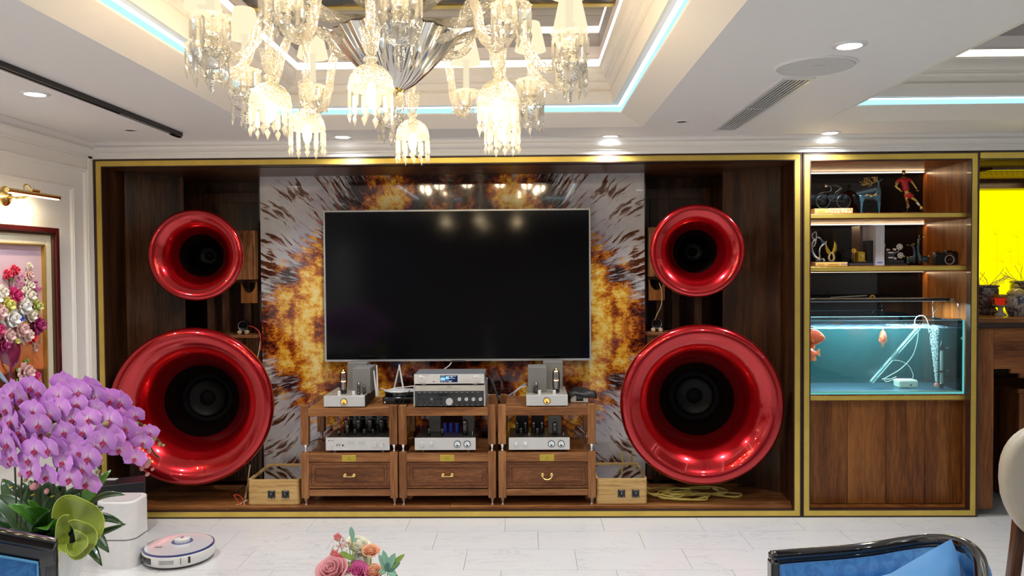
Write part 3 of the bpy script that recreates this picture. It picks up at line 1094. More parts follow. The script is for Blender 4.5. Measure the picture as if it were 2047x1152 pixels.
cable('yellow cable running down the slab to the right wooden box', [P(1264, 905, 5.47), P(1262, 925, 5.47), P(1268, 940, 5.45), P(1280, 950, 5.42)], 0.005, M_ycab)

# ------------------------------------------------------------------ audio racks
def z94(y):
    return 0.686 - (y - 820) * 0.003216


def make_rack(loc, label, swing):
    """local: x 0..0.62, y 0..0.45, z 0 at the niche floor"""
    r = thing('audio_rack', label, 'audio rack', loc, group='walnut hi-fi racks')
    W, D = 0.620, 0.45
    zz = {k: z94(v) - NF for k, v in dict(a=812, b=833, c=890, d=903, e=905, f=925, g=927, h=978, i=980, j=993, k=997, l=1011.5).items()}
    for (x, y) in ((0, 0), (W - 0.05, 0), (0, D - 0.05), (W - 0.05, D - 0.05)):
        B(x, x + 0.05, y, y + 0.05, zz['c'], zz['a']).build('upper_post', M_rack, r, world=False, bevel=0.003)
        B(x, x + 0.05, y, y + 0.05, zz['k'], zz['e']).build('lower_post', M_rack, r, world=False, bevel=0.003)
        MB().lathe([(0.0155, zz['c']), (0.014, zz['c'] - 0.004), (0.005, zz['d'] + 0.010), (0.005, zz['d'] + 0.006), (0.010, zz['d'] + 0.005), (0.010, zz['e'])][::-1], 16, T(x + 0.025, y + 0.025, 0)).build('upper_spike_foot', M_chrome, r, world=False)
        MB().lathe([(0.018, zz['k']), (0.016, zz['k'] - 0.006), (0.006, 0.014), (0.006, 0.009), (0.013, 0.008), (0.013, 0.0)][::-1], 16, T(x + 0.025, y + 0.025, 0)).build('lower_spike_foot', M_chrome, r, world=False)
    B(0.048, W - 0.048, 0.004, D, zz['b'], zz['b'] + 0.052).build('upper_shelf', M_rack_x, r, world=False, bevel=0.002)
    B(0.048, W - 0.048, 0.004, D, zz['f'], zz['f'] + 0.056).build('middle_shelf', M_rack_x, r, world=False, bevel=0.002)
    B(0.048, W - 0.048, 0.006, D, zz['j'], zz['j'] + 0.042).build('bottom_rail', M_rack_x, r, world=False, bevel=0.002)
    B(0.046, W - 0.046, 0.03, D - 0.01, zz['i'], zz['f']).build('drawer_case', M_rack_x, r, world=False)
    dr = B(0.052, W - 0.052, 0.014, 0.032, zz['h'] + 0.002, zz['g'] + 0.002).build('drawer', M_rack_dk, r, world=False, bevel=0.002)
    x0, x1, z0, z1 = 0.052, W - 0.052, zz['h'] + 0.002, zz['g'] + 0.002

    def frame(o, w_, y, name, m):
        mb = MB()
        a, b, c, d = x0 + o, x1 - o, z0 + o, z1 - o
        for p in ([(a, c), (b, c), (b - w_, c + w_), (a + w_, c + w_)], [(a, d), (a + w_, d - w_), (b - w_, d - w_), (b, d)], [(a, c), (a + w_, c + w_), (a + w_, d - w_), (a, d)], [(b, c), (b, d), (b - w_, d - w_), (b - w_, c + w_)]):
            mb.prism(p, y, 0.015)
        return mb.build(name, m, dr, world=False, smooth=0)
    frame(0.0, 0.010, 0.007, 'outer_moulding', M_rack_dk)
    frame(0.014, 0.020, 0.012, 'carved_border', M_rack_dk)
    frame(0.036, 0.003, 0.0095, 'inner_bead', M_rack_dk)
    mb = MB()
    n = 28
    for k in range(n):
        x = x0 + 0.024 + (x1 - x0 - 0.048) * k / (n - 1)
        for z in (z0 + 0.024, z1 - 0.024):
            mb.ball((x, 0.0118, z), (0.0065, 0.0028, 0.0045), 6, 4)
    for k in range(8):
        z = z0 + 0.035 + (z1 - z0 - 0.07) * k / 7
        for x in (x0 + 0.024, x1 - 0.024):
            mb.ball((x, 0.0118, z), (0.0045, 0.0028, 0.006), 6, 4)
    tag(mb.build('carved_beads', M_rack_dk, dr, world=False), kind='stuff')
    xc, zc = W / 2, (z0 + z1) / 2 + 0.002
    hb = MB()
    for sx in (-1, 1):
        hb.lathe([(0.010, 0.0), (0.010, 0.003), (0.005, 0.006), (0.005, 0.016), (0.009, 0.019), (0.009, 0.024), (0.0, 0.028)], 14, T(xc + sx * 0.029, 0.0125, zc) @ RX(PI / 2))
    if swing:
        hb.tube(cr([(xc - 0.030, -0.008, zc), (xc - 0.027, -0.010, zc - 0.014), (xc - 0.013, -0.012, zc - 0.025), (xc, -0.012, zc - 0.027), (xc + 0.013, -0.012, zc - 0.025), (xc + 0.027, -0.010, zc - 0.014), (xc + 0.030, -0.008, zc)], 5), 0.0042, 8)
    else:
        hb.tube(cr([(xc - 0.029, -0.010, zc), (xc - 0.018, -0.012, zc - 0.004), (xc, -0.012, zc - 0.005), (xc + 0.018, -0.012, zc - 0.004), (xc + 0.029, -0.010, zc)], 5), 0.0040, 8)
    hb.build('handle', M_brass, dr, world=False)
    zp = zz['f'] + 0.024
    pl_ = B(xc - 0.047, xc + 0.047 - 0.002, 0.0015, 0.005, zp - 0.020, zp + 0.022).build('brass_plaque', mat('plaque_gold', (0.55, 0.42, 0.06), 0.35, metal=0.6, var=0.02), r, world=False, bevel=0.0015)
    mb = MB()
    for k, w_ in enumerate((0.018, 0.030)):
        mb.box(xc - w_ / 2, xc + w_ / 2, 0.0008, 0.0015, zp + 0.004 - k * 0.011, zp + 0.007 - k * 0.011)
    mb.build('engraving', mat('engraved_line', (0.25, 0.17, 0.02), 0.5), r, world=False)
    return r


RKY = 4.94
rx = [-1.443, P(797, 900, RKY).x, P(996, 900, RKY).x]
make_rack((rx[0], RKY, NF), 'left walnut two-tier hi-fi rack with brass-handled drawer, under the router', False)
make_rack((rx[1], RKY, NF), 'middle walnut two-tier hi-fi rack under the receiver stack', False)
make_rack((rx[2], RKY, NF), 'right walnut two-tier hi-fi rack with hanging brass drawer pull', True)
ZT = z94(833) + 0.052       # top shelf surface
ZM = z94(925) + 0.056       # middle shelf surface

M_glass = thin_glass('clear_tube_glass', (0.92, 0.92, 0.92), 0.06, 0.02)
M_getter = mat('silver_getter', (0.55, 0.55, 0.56), 0.2, metal=0.9)
M_fil = emis('hot_filament', (1.0, 0.50, 0.16), 7)
M_vu = emis('amber_meter_light', (1.0, 0.58, 0.14), 1.1)


def tube_valve(root, x, y, z, h, r, glow=False, name='vacuum_tube', top=False):
    b_ = MB().lathe([(r * 0.95, 0), (r * 0.95, h * 0.14), (r * 0.8, h * 0.16)], 16, T(x, y, z)).build(name, M_gblack, root, world=False)
    MB().lathe([(r * 0.8, h * 0.14), (r, h * 0.22), (r, h * 0.80), (r * 0.85, h * 0.92), (r * 0.3, h), (0, h)], 18, T(x, y, z), caps=False).build('glass_envelope', M_glass, b_, world=False)
    MB().lathe([(r * 0.5, h * 0.16), (r * 0.5, h * 0.62), (r * 0.7, h * 0.63), (r * 0.7, h * 0.66), (0, h * 0.66)], 12, T(x, y, z)).build('electrode', M_getter if glow else M_black, b_, world=False)
    if glow:
        for zz_, s_ in ((0.50, 0.62), (0.88, 0.5)):
            MB().lathe([(0, h * zz_), (r * s_, h * zz_), (r * s_, h * zz_ + 0.004), (0, h * zz_ + 0.004)], 14, T(x, y, z)).build('glowing_filament', M_fil, b_, world=False)
    else:
        MB().lathe([(r * 0.88, h * 0.80), (r * 0.78, h * 0.91), (r * 0.25, h * 0.985), (0, h * 0.985)], 14, T(x, y, z), caps=False).build('getter', M_getter, b_, world=False)


def vu(root, x, z, y, r, amber=True):
    m_ = MB().lathe([(r, 0), (r, 0.004), (r * 0.86, 0.005), (r * 0.84, 0.002)][::1], 28, T(x, y, z) @ RX(PI / 2)).build('meter', M_gblack if amber or True else M_chrome, root, world=False)
    MB().lathe([(0, 0.0035), (r * 0.82, 0.0035)], 24, T(x, y, z) @ RX(PI / 2), caps=False).build('dial', M_vu if amber else emis('white_meter', (0.85, 0.88, 0.9), 0.7), m_, world=False)
    pts = [(x + r * 0.62 * math.cos(a), z - r * 0.28 + r * 0.55 * math.sin(a)) for a in [PI * i / 10 for i in range(11)]]
    lo = [(x - r * 0.5, z - r * 0.62), (x + r * 0.5, z - r * 0.62)]
    hub = [(x + r * 0.36 * math.cos(a), z - r * 0.62 + r * 0.45 * math.sin(a)) for a in [PI * i / 8 for i in range(9)]]
    MB().prism(hub, y - 0.0046, y - 0.0036).build('meter_hub', M_black, m_, world=False, smooth=0)
    MB().tube([(x, y - 0.0046, z - r * 0.4), (x - r * 0.35, y - 0.0046, z + r * 0.45)], 0.0009, 4).build('needle', M_black, m_, world=False)
    return m_


def knob(root, x, z, y, r, d, m, name='knob', mark=False, seg=24):
    k = MB().lathe([(r, 0), (r, d * 0.85), (r * 0.92, d), (0, d)], seg, T(x, y, z) @ RX(PI / 2), caps=False).build(name, m, root, world=False)
    if mark:
        B(x - 0.0008, x + 0.0008, y - d - 0.0006, y - d, z + r * 0.3, z + r * 0.9).build('pointer', M_black, k, world=False)
    return k


def mono_amp(px0, px1, label, tx, boxes, small, toggles):
    """single-ended amplifier on the top shelf; local x from the left edge"""
    a = P(px0, 804, 4.955)
    b = P(px1, 804, 4.955)
    W = b.x - a.x
    r = thing('tube_amplifier', label, 'amplifier', (a.x, 4.955, ZT), group='single-tube amplifiers')
    H = 0.076
    for x in (0.03, W - 0.03):
        for y in (0.03, 0.30):
            MB().lathe([(0.012, 0), (0.014, 0.008)], 12, T(x, y, 0)).build('foot', M_black, r, world=False)
    B(0, W, 0, 0.012, 0.007, H).build('front_plate', M_silver, r, world=False, bevel=0.0015)
    B(0.001, W - 0.001, 0.0125, 0.36, 0.008, H - 0.004).build('chassis', M_black, r, world=False)
    B(0.001, W - 0.001, 0.0125, 0.36, H - 0.0035, H).build('top_plate', mat('champagne_plate', (0.50, 0.47, 0.40), 0.4, metal=0.5), r, world=False)
    vu(r, W * 0.495, 0.038, -0.0005, 0.0225)
    for (x, w_, d0, d1, h) in boxes:
        B(x, x + w_, d0, d1, H, H + h).build('transformer_cover', M_grey, r, world=False, bevel=0.003)
    tube_valve(r, tx, 0.10, H, 0.155, 0.0235, True)
    for (x, y, h) in small:
        tube_valve(r, x, y, H, h, 0.011)
    for x in toggles:
        MB().lathe([(0.010, 0), (0.010, 0.024), (0.008, 0.026)], 16, T(x, 0.035, H)).build('white_knob', M_wplast, r, world=False)
    return r


mono_amp(647, 729, 'silver single-tube amplifier with glowing tube at its left, on the left rack', 0.105,
         [(0.165, 0.115, 0.10, 0.30, 0.165), (0.10, 0.13, 0.24, 0.36, 0.185)], [(0.215, 0.055, 0.085), (0.245, 0.075, 0.06)], (0.092, 0.185))
mono_amp(1052, 1135, 'silver single-tube amplifier with glowing tube at its right, on the right rack', 0.195,
         [(0.012, 0.12, 0.10, 0.26, 0.165), (0.115, 0.13, 0.24, 0.36, 0.185)], [(0.065, 0.055, 0.075), (0.055, 0.085, 0.05)], (0.085, 0.18))


def amp_front(px0, px1, py0, label, H, depth=0.32, feet=0.016, fm=None, name='tube_amplifier'):
    a = P(px0, py0, 4.96)
    b = P(px1, py0, 4.96)
    W = b.x - a.x
    r = thing(name, label, 'amplifier', (a.x, 4.96, ZM))
    for x in (0.05, W - 0.05):
        for y in (0.04, depth - 0.04):
            MB().lathe([(0.012, 0), (0.014, feet + 0.001)], 14, T(x, y, 0)).build('foot', fm or M_chrome, r, world=False)
    B(0, W, 0, 0.01, feet, feet + H).build('front_plate', M_silver, r, world=False, bevel=0.0015)
    B(0.002, W - 0.002, 0.0105, depth, feet + 0.004, feet + H - 0.003).build('chassis', mat('dark_chassis', (0.10, 0.10, 0.10), 0.35, metal=0.4), r, world=False)
    return r, W, feet + H


# left: preamplifier with two rectangular meters
r, W, top = amp_front(651, 779, 892, 'silver tube preamplifier with two rectangular meters on the left rack', 0.083)
zc = top - 0.042
for x in (0.165, 0.232):
    w1 = B(x - 0.028, x + 0.028, -0.001, 0.001, zc - 0.002, zc + 0.022).build('meter_window', emis('pale_meter', (0.72, 0.72, 0.66), 0.62), r, world=False)
    B(x - 0.02, x + 0.02, -0.002, -0.001, zc + 0.006, zc + 0.0085).build('scale', mat('scale_red', (0.45, 0.25, 0.15), 0.5), w1, world=False)
for x in (0.316, 0.360):
    knob(r, x, zc - 0.004, 0, 0.0155, 0.016, M_silver, mark=True)
knob(r, 0.038, zc - 0.004, 0, 0.010, 0.010, M_silver)
for x in (0.072, 0.086):
    B(x, x + 0.004, -0.003, 0, zc - 0.012, zc).build('switch', M_dark, r, world=False)
knob(r, 0.111, zc - 0.008, 0, 0.0055, 0.003, M_gblack, 'headphone_socket')
text('MUSIC', 0.009, M_black, r, T(0.038, -0.0005, zc + 0.024) @ TF) if False else None
B(0.018, 0.024, -0.001, 0, zc + 0.020, zc + 0.026).build('emblem', M_dark, r, world=False)
B(0.028, 0.052, -0.001, 0, zc + 0.0215, zc + 0.0245).build('maker_lettering', M_grey, r, world=False)
for x, h in ((0.098, 0.095), (0.178, 0.095), (0.255, 0.095), (0.330, 0.095)):
    tube_valve(r, x, 0.16, top - 0.004, h, 0.0165)
for x, h in ((0.122, 0.070), (0.172, 0.045), (0.232, 0.045), (0.290, 0.045), (0.067, 0.03)):
    tube_valve(r, x, 0.08, top - 0.004, h, 0.0105)
B(0.10, 0.36, 0.23, 0.31, top - 0.003, top + 0.10).build('transformer_cover', M_gblack, r, world=False)


def pair_amp(px0, px1, label, kind):
    r, W, top = amp_front(px0, px1, 893, label, 0.079, fm=M_brass if kind == 'mid' else M_black)
    zc = top - 0.041
    for x in (0.70, 0.86):
        vu(r, W * x, zc, 0, 0.0225, False)
    for x in (0.125, 0.27):
        knob(r, W * x, zc, 0, 0.0165, 0.012, M_silver)
        knob(r, W * x, zc, -0.012, 0.010, 0.006, M_chrome, 'knob_cap')
    t0 = top - 0.004
    if kind == 'mid':
        for x in (0.18, 0.75):
            B(W * x, W * x + 0.075, 0.20, 0.29, t0, t0 + 0.135).build('transformer_cover', M_grey, r, world=False, bevel=0.002)
        for x in (0.45, 0.55, 0.655):
            MB().lathe([(0.0135, 0), (0.0135, 0.06), (0.012, 0.064), (0, 0.064)], 20, T(W * x, 0.19, t0)).build('blue_capacitor', mat('blue_sleeve', (0.01, 0.06, 0.75), 0.3, coat=0.4, var=0), r, world=False)
        tube_valve(r, W * 0.81, 0.09, t0, 0.105, 0.0185)
        for x in (0.215, 0.435):
            tube_valve(r, W * x, 0.07, t0, 0.052, 0.0105)
        MB().tube([(W * 0.94, 0.05, t0), (W * 0.94, 0.05, t0 + 0.035)], 0.002, 6).build('toggle_switch', M_chrome, r, world=False)
    else:
        for x in (0.11, 0.38):
            B(W * x, W * x + 0.085, 0.22, 0.30, t0, t0 + 0.125).build('transformer_cover', M_black, r, world=False, bevel=0.002)
        B(W * 0.66, W * 0.66 + 0.085, 0.15, 0.25, t0, t0 + 0.115).build('transformer_cover', M_grey, r, world=False, bevel=0.002)
        for x in (0.135, 0.275, 0.415, 0.555):
            tube_valve(r, W * x, 0.14, t0, 0.082, 0.0105)
        for x in (0.20, 0.475):
            tube_valve(r, W * x, 0.08, t0, 0.052, 0.0115)
        tube_valve(r, W * 0.765, 0.08, t0, 0.088, 0.016)
        for x in (0.335, 0.905):
            MB().tube([(W * x, 0.04, t0), (W * x, 0.04, t0 + 0.025)], 0.002, 6).build('toggle_switch', M_chrome, r, world=False)
    return r


pair_amp(829, 951, 'silver amplifier with two round meters and three blue capacitors on the middle rack', 'mid')
pair_amp(1017, 1139, 'silver amplifier with a row of slim tubes on the right rack', 'right')

# middle top: receiver and network player
a = P(827, 800, 4.957).x
b = P(970, 800, 4.957).x
W = b - a
r = thing('stereo_receiver', 'black-faced vintage receiver with silver band and large central knob on the middle rack', 'receiver', (a, 4.957, ZT))
for x in (0.03, W - 0.03):
    for y in (0.03, 0.30):
        MB().lathe([(0.014, 0), (0.014, 0.009)], 12, T(x, y, 0)).build('foot', M_black, r, world=False)
H = 0.142
B(0.004, W - 0.004, 0.004, 0.34, 0.008, H).build('housing', mat('charcoal_case', (0.06, 0.062, 0.065), 0.5), r, world=False)
B(0.008, W - 0.008, 0.0, 0.004, 0.010, 0.104).build('control_panel', mat('charcoal_face', (0.035, 0.038, 0.042), 0.45, var=0), r, world=False)
B(0.008, W - 0.008, -0.001, 0.004, 0.105, H - 0.002).build('silver_band', mat('warm_silver', (0.62, 0.58, 0.52), 0.4, metal=0.3, var=0), r, world=False)
for x in (0, W - 0.008):
    B(x, x + 0.008, -0.004, 0.34, 0.006, H + 0.001).build('side_cheek', M_alu, r, world=False)
text('REVOX', 0.009, M_black, r, T(W * 0.5, -0.0012, 0.131) @ TF)
B(W * 0.34, W * 0.66, -0.0013, -0.001, 0.119, 0.1208).build('caption_line', M_grey, r, world=False)
B(0.115, 0.298, -0.001, 0, 0.070, 0.090).build('display_window', M_gblack, r, world=False)
knob(r, W * 0.50, 0.037, 0, 0.0225, 0.018, M_silver, 'volume_knob', seg=36)
for k in range(4):
    knob(r, W * (0.64 + 0.098 * k), 0.052, 0, 0.0115, 0.012, M_silver, 'knob', mark=True)
for k in range(5):
    knob(r, W * (0.065 + 0.078 * k), 0.024, 0, 0.0065, 0.006, M_gblack, 'small_knob')
    knob(r, W * (0.63 + 0.077 * k), 0.024, 0, 0.0065, 0.006, M_gblack, 'small_knob')
for k in range(8):
    B(0.026 + k * 0.0205, 0.026 + k * 0.0205 + 0.014, -0.0025, 0, 0.046, 0.060).build('push_button', M_gblack if k != 4 else M_grey, r, world=False)
    if k < 5:
        B(0.026 + k * 0.0205, 0.026 + k * 0.0205 + 0.014, -0.0025, 0, 0.074, 0.088).build('push_button', M_gblack, r, world=False)
        B(0.305 + k * 0.021, 0.305 + k * 0.021 + 0.014, -0.0025, 0, 0.074, 0.088).build('push_button', M_gblack, r, world=False)
mb = MB()
for k in range(12):
    mb.box(0.03 + k * 0.034, 0.045 + k * 0.034, -0.0004, 0, 0.0945, 0.0965)
    mb.box(0.03 + k * 0.034, 0.044 + k * 0.034, -0.0004, 0, 0.0125, 0.0140)
tag(mb.build('printed_legends', mat('legend_grey', (0.5, 0.5, 0.48), 0.6), r, world=False), kind='stuff')
zr = ZT + H + 0.001
r = thing('network_player', 'slim silver network player with lit blue display, stacked on the receiver', 'audio player', (a + 0.003, 4.96, zr))
W -= 0.008
for x in (0.06, W - 0.06):
    for y in (0.03, 0.24):
        MB().lathe([(0.02, 0), (0.02, 0.009)], 14, T(x, y, 0)).build('foot', M_alu, r, world=False)
B(0.001, W - 0.001, 0.006, 0.27, 0.008, 0.0675).build('housing', mat('grey_case', (0.30, 0.31, 0.34), 0.4, metal=0.5), r, world=False)
B(0, W, 0, 0.006, 0.008, 0.068).build('front_plate', mat('white_silver', (0.74, 0.73, 0.71), 0.4, metal=0.2, var=0), r, world=False, bevel=0.001)
dsp = B(W * 0.375, W * 0.62, -0.001, 0, 0.0175, 0.061).build('display', emis('display_navy', (0.01, 0.02, 0.09), 1.0), r, world=False)
mb = MB()
x0, x1 = W * 0.375, W * 0.62
mb.box(x0 + 0.002, x0 + 0.031, -0.0016, -0.001, 0.028, 0.048).box(x0 + 0.034, x0 + 0.055, -0.0016, -0.001, 0.036, 0.056)
mb.build('display_picture', emis('display_cyan', (0.35, 0.75, 0.95), 1.0), dsp, world=False)
mb = MB()
for (u0, u1, z) in ((0.5, 0.92, 0.055), (0.58, 0.72, 0.049), (0.5, 0.86, 0.041), (0.32, 0.7, 0.025), (0.05, 0.14, 0.020), (0.22, 0.3, 0.020), (0.5, 0.6, 0.020), (0.04, 0.25, 0.055)):
    mb.box(x0 + (x1 - x0) * u0, x0 + (x1 - x0) * u1, -0.0016, -0.001, z, z + 0.0022)
tag(mb.build('display_lettering', emis('display_white', (0.9, 0.95, 1), 1.0), dsp, world=False), kind='stuff')
for x in (0.105, 0.885):
    knob(r, W * x, 0.0365, 0, 0.0215, 0.012, mat('knob_white_silver', (0.70, 0.69, 0.67), 0.35, metal=0.3, var=0), 'dial', seg=36)
B(W * 0.265, W * 0.295, -0.001, 0, 0.020, 0.0235).build('usb_port', M_black, r, world=False)
for i in range(5):
    for j in range(2):
        knob(r, W * (0.675 + 0.03 * i), 0.021 + j * 0.0115, 0, 0.0028, 0.002, M_alu, 'button', seg=10)
B(W * 0.11, W * 0.21, -0.0006, 0, 0.0615, 0.0632).build('maker_lettering', M_grey, r, world=False)
cable('white lead dropping from under the television to the network player', [P(903, 724, 5.44), P(898, 731, 5.38), P(890, 737, 5.30), P(884, 741, 5.26)], 0.0035, M_wcab)
cable('black cable arching from the network player to the right rack', [P(962, 752, 5.2), P(976, 753, 5.15), P(986, 768, 5.1), P(992, 786, 5.08), P(1000, 803, 5.06)], 0.007, M_bcab)
cable('thick grey cable snaking behind the right silver amplifier', [P(975, 790, 5.44), P(1000, 794, 5.42), P(1020, 790, 5.40), P(1040, 775, 5.40), P(1052, 768, 5.42)], 0.008, mat('grey_cable', (0.25, 0.25, 0.26), 0.5))
cable('white lead behind the grey cable by the right amplifier', [P(1027, 792, 5.38), P(1032, 782, 5.36), P(1042, 775, 5.37), P(1052, 772, 5.36)], 0.004, M_wcab)

# router with five antennas, standing on a black switch box
p = P(795, 795, 5.08)
r = thing('network_switch', 'low black box with a white button under the router', 'network box', (p.x - 0.1, 5.08, ZT))
B(0, 0.20, 0.0, 0.16, 0.001, 0.045).build('housing', M_gblack, r, world=False, bevel=0.006)
knob(r, 0.015, 0.012, 0, 0.006, 0.002, M_wplast, 'button', seg=12)
zr = ZT + 0.046
r = thing('wifi_router', 'white leaf-shaped wireless router with upright antennas on the left rack', 'router', (p.x, 5.16, zr))
leafp = [(-0.105, -0.01), (-0.05, -0.065), (0.02, -0.075), (0.10, -0.03), (0.125, 0.01), (0.08, 0.06), (0.0, 0.075), (-0.07, 0.05)]
MB().prism([(x * 0.92, y * 0.92) for x, y in leafp], 0.0, 0.025, 'z').build('base', M_gblack, r, world=False, bevel=0.004)
MB().prism(leafp, 0.026, 0.036, 'z').build('top_shell', M_wplast, r, world=False, bevel=0.004)
for (px, py, px2, py2, Y) in ((753, 792, 747, 741, 5.10), (755, 790, 753, 730, 5.14), (788, 777, 799, 729, 5.27), (806, 777, 798, 729, 5.26)):
    q0, q1 = P(px, py, Y), P(px2, py2, Y)
    MB().tube([q0, q0.lerp(q1, 0.5), q1], [0.007, 0.0065, 0.0045], 8, flat=0.6).build('antenna', M_wplast, r)
cable('thin white lead running from the router to the receiver stack', [P(760, 777, 5.16), P(775, 780, 5.1), P(790, 776, 5.1), P(810, 774, 5.08), P(828, 772, 5.05)], 0.003, M_wcab)
cable('thin black lead draped over the router', [P(820, 780, 5.06), P(812, 790, 5.05), P(803, 798, 5.05), P(796, 806, 5.06)], 0.003, M_bcab)

# black wrapped gadget on the right rack
p = P(1140, 800, 5.10)
r = thing('power_adapter', 'white box under a black folded cover, right end of the right rack', 'electronics box', (p.x, 5.10, ZT))
B(0, 0.118, 0, 0.12, 0.001, 0.055).build('housing', M_wplast, r, world=False, bevel=0.005)
B(0.038, 0.085, -0.001, 0, 0.012, 0.05).build('socket_panel', M_gblack, r, world=False)
rows = []
for j in range(7):
    rows.append([(-0.015 + 0.185 * i / 8 + (0.01 if j > 3 else 0), -0.02 + 0.16 * j / 6, 0.072 + 0.022 * math.sin(i * 0.9 + j) * 0.5 - 0.03 * (abs(i - 4) / 4) ** 3 - (0.02 if j == 0 else 0)) for i in range(9)])
MB().sheet(rows).build('black_cover', M_black, r, world=False, solid=0.012, smooth=30)
for k in (660, 775):
    pass
for (x0, x1, lab_) in ((690, 775, 'white cable loop drooping below the left rack'), (1043, 1110, 'white cable loop drooping below the right rack')):
    cable(lab_, [P(x0, 997, 5.16), P(x0 + 8, 1001, 5.10), P((x0 + x1) / 2 - 15, 1004, 5.07), P((x0 + x1) / 2 + 15, 1004, 5.07), P(x1 - 10, 1000, 5.10), P(x1, 996, 5.16)], 0.008, M_wcab)
cable('thin black wires at the back left of the left rack', [P(616, 893, 5.30), P(622, 884, 5.2), P(640, 878, 5.15), P(652, 885, 5.2)], 0.003, M_bcab)
cable('red wire on the marbled slab behind the left wooden box', [P(575, 950, 5.49), P(588, 944, 5.488), P(600, 942, 5.486)], 0.003, M_rcab)

# open-topped wooden crossover boxes
M_zw = wood('striped_zebra_wood', (0.22, 0.11, 0.03), (0.58, 0.36, 0.13), (0.68, 0.47, 0.20), 'x', 46, 0.35, 0.3, 22)


def xbox(px0, px1, label, dials):
    a, b = P(px0, 980, 4.96).x, P(px1, 980, 4.96).x
    W = b - a
    r = thing('crossover_box', label, 'wooden box', (a, 4.96, NF), group='glass-topped wooden crossover boxes')
    D, H, t_ = 0.42, 0.165, 0.014

    def rr(x0, x1, y0, y1, R, n=5):
        out = []
        for (cx, cy, a0) in ((x1 - R, y0 + R, -PI / 2), (x1 - R, y1 - R, 0), (x0 + R, y1 - R, PI / 2), (x0 + R, y0 + R, PI)):
            for i in range(n + 1):
                out.append((cx + R * math.cos(a0 + PI / 2 * i / n), cy + R * math.sin(a0 + PI / 2 * i / n)))
        return out
    o_, i_ = rr(0, W, 0, D, 0.022), rr(t_, W - t_, t_, D - t_, 0.012)
    n = len(o_)
    vs = [(x, y, 0.003) for x, y in o_] + [(x, y, H) for x, y in o_] + [(x, y, H) for x, y in i_] + [(x, y, 0.012) for x, y in i_]
    fs = []
    for k in range(3):
        for i in range(n):
            fs.append((k * n + i, k * n + (i + 1) % n, (k + 1) * n + (i + 1) % n, (k + 1) * n + i))
    fs += [tuple(range(n - 1, -1, -1)), tuple(range(3 * n, 4 * n))]
    MB().add(vs, fs).build('wooden_case', M_zw, r, world=False, smooth=30)
    MB().prism([(x, y) for x, y in rr(t_ + 0.001, W - t_ - 0.001, t_ + 0.001, D - t_ - 0.001, 0.012)], H - 0.012, H - 0.008, 'z').build('glass_lid', thin_glass('smoked_lid', (0.75, 0.72, 0.68), 0.03, 0.02), r, world=False, smooth=0)
    for i in range(6):
        x = 0.05 + (W - 0.10) * i / 5
        MB().lathe([(0.006, 0.012), (0.006, 0.10), (0.003, 0.104)], 10, T(x, 0.30 + 0.02 * (i % 2), 0)).build('binding_post', M_brass, r, world=False)
    for i, (x, y, R) in enumerate(((0.09, 0.16, 0.035), (0.20, 0.20, 0.028))):
        MB().lathe([(R * 0.5, 0.013), (R, 0.016), (R, 0.045), (R * 0.5, 0.048)], 20, T(x, y, 0)).build('coil', mat('copper_coil', (0.5, 0.22, 0.08), 0.3, metal=0.8), r, world=False)
    for i, x in enumerate(dials):
        f_ = B(x - 0.0235, x + 0.0235, -0.004, 0.0, 0.045, 0.095).build('switch_plate', M_gblack, r, world=False, bevel=0.001)
        knob(f_, x, 0.068, -0.004, 0.015, 0.010, M_black, 'rotary_knob')
        B(x - 0.001, x + 0.001, -0.0146, -0.014, 0.070, 0.082, M=T(0, 0, 0)).build('white_pointer', M_wplast, f_, world=False)
        mb = MB()
        for dx in (-0.016, 0.010):
            mb.box(x + dx, x + dx + 0.006, -0.0046, -0.004, 0.0475, 0.0495)
        mb.box(x - 0.013, x + 0.013, -0.0046, -0.004, 0.0905, 0.092)
        mb.build('white_marks', M_wplast, f_, world=False)


xbox(495, 598, 'striped pale wooden box with two black dials, left of the racks', (0.155, 0.245))
xbox(1192, 1294, 'striped pale wooden box with two black dials, right of the racks', (0.16, 0.25))
cable('black lead crossing the left wooden box from the big horn', [P(430, 1000, 5.2), P(470, 985, 5.2), P(510, 960, 5.25), P(560, 955, 5.3), P(600, 956, 5.32)], 0.004, M_bcab)
# ------------------------------------------------------------------ display shelves
SX0, SX1, SZ1 = 1.733, 2.820, 2.283
s_ = thing('display_shelf', 'walnut display shelving with brass-edged shelves above panelled doors and the fish tank', 'shelf unit', (2.28, 4.9, 0))
e = gold_frame(s_, SX0, SX1, 0, SZ1)
sx0, sx1 = SX0 + 0.049, SX1 - 0.020
YBK = 5.56
B(SX0 + 0.002, sx0, 4.93, YBK, 0.01, SZ1 - 0.01).build('side_panel', M_shelfwood, s_)
B(sx1, SX1 - 0.002, 4.93, YBK, 0.01, SZ1 - 0.01).build('side_panel', M_shelfwood, s_)
B(SX0 + 0.003, SX1 - 0.003, 4.93, YBK, 2.236, SZ1 - 0.003).build('top_panel', M_shelfwood, s_)
B(SX0 + 0.003, SX1 - 0.003, 4.93, YBK, 0.012, 0.045).build('bottom_board', M_shelfwood, s_)
B(sx0, sx1, YBK - 0.012, YBK, 0.78, 2.236).build('mirror_back', mat('smoked_mirror', (0.004, 0.004, 0.005), 0.04, spec=0.4, var=0), s_)
ZS1 = P(1780, 425, 4.955).z      # top of the upper shelf
ZS2 = P(1780, 531, 4.955).z
ZS3 = P(1780, 790, 4.955).z
for z, nm in ((ZS1, 'shelf_board'), (ZS2, 'shelf_board'), (ZS3, 'tank_board')):
    sb = B(sx0 + 0.001, sx1 - 0.001, 4.965, YBK - 0.013, z - 0.040, z).build(nm, M_shelfwood, s_)
    B(sx0 + 0.001, sx1 - 0.004, 4.955, 4.9655, z - 0.032, z - 0.006).build('brass_edging', M_gold, sb, bevel=0.001)
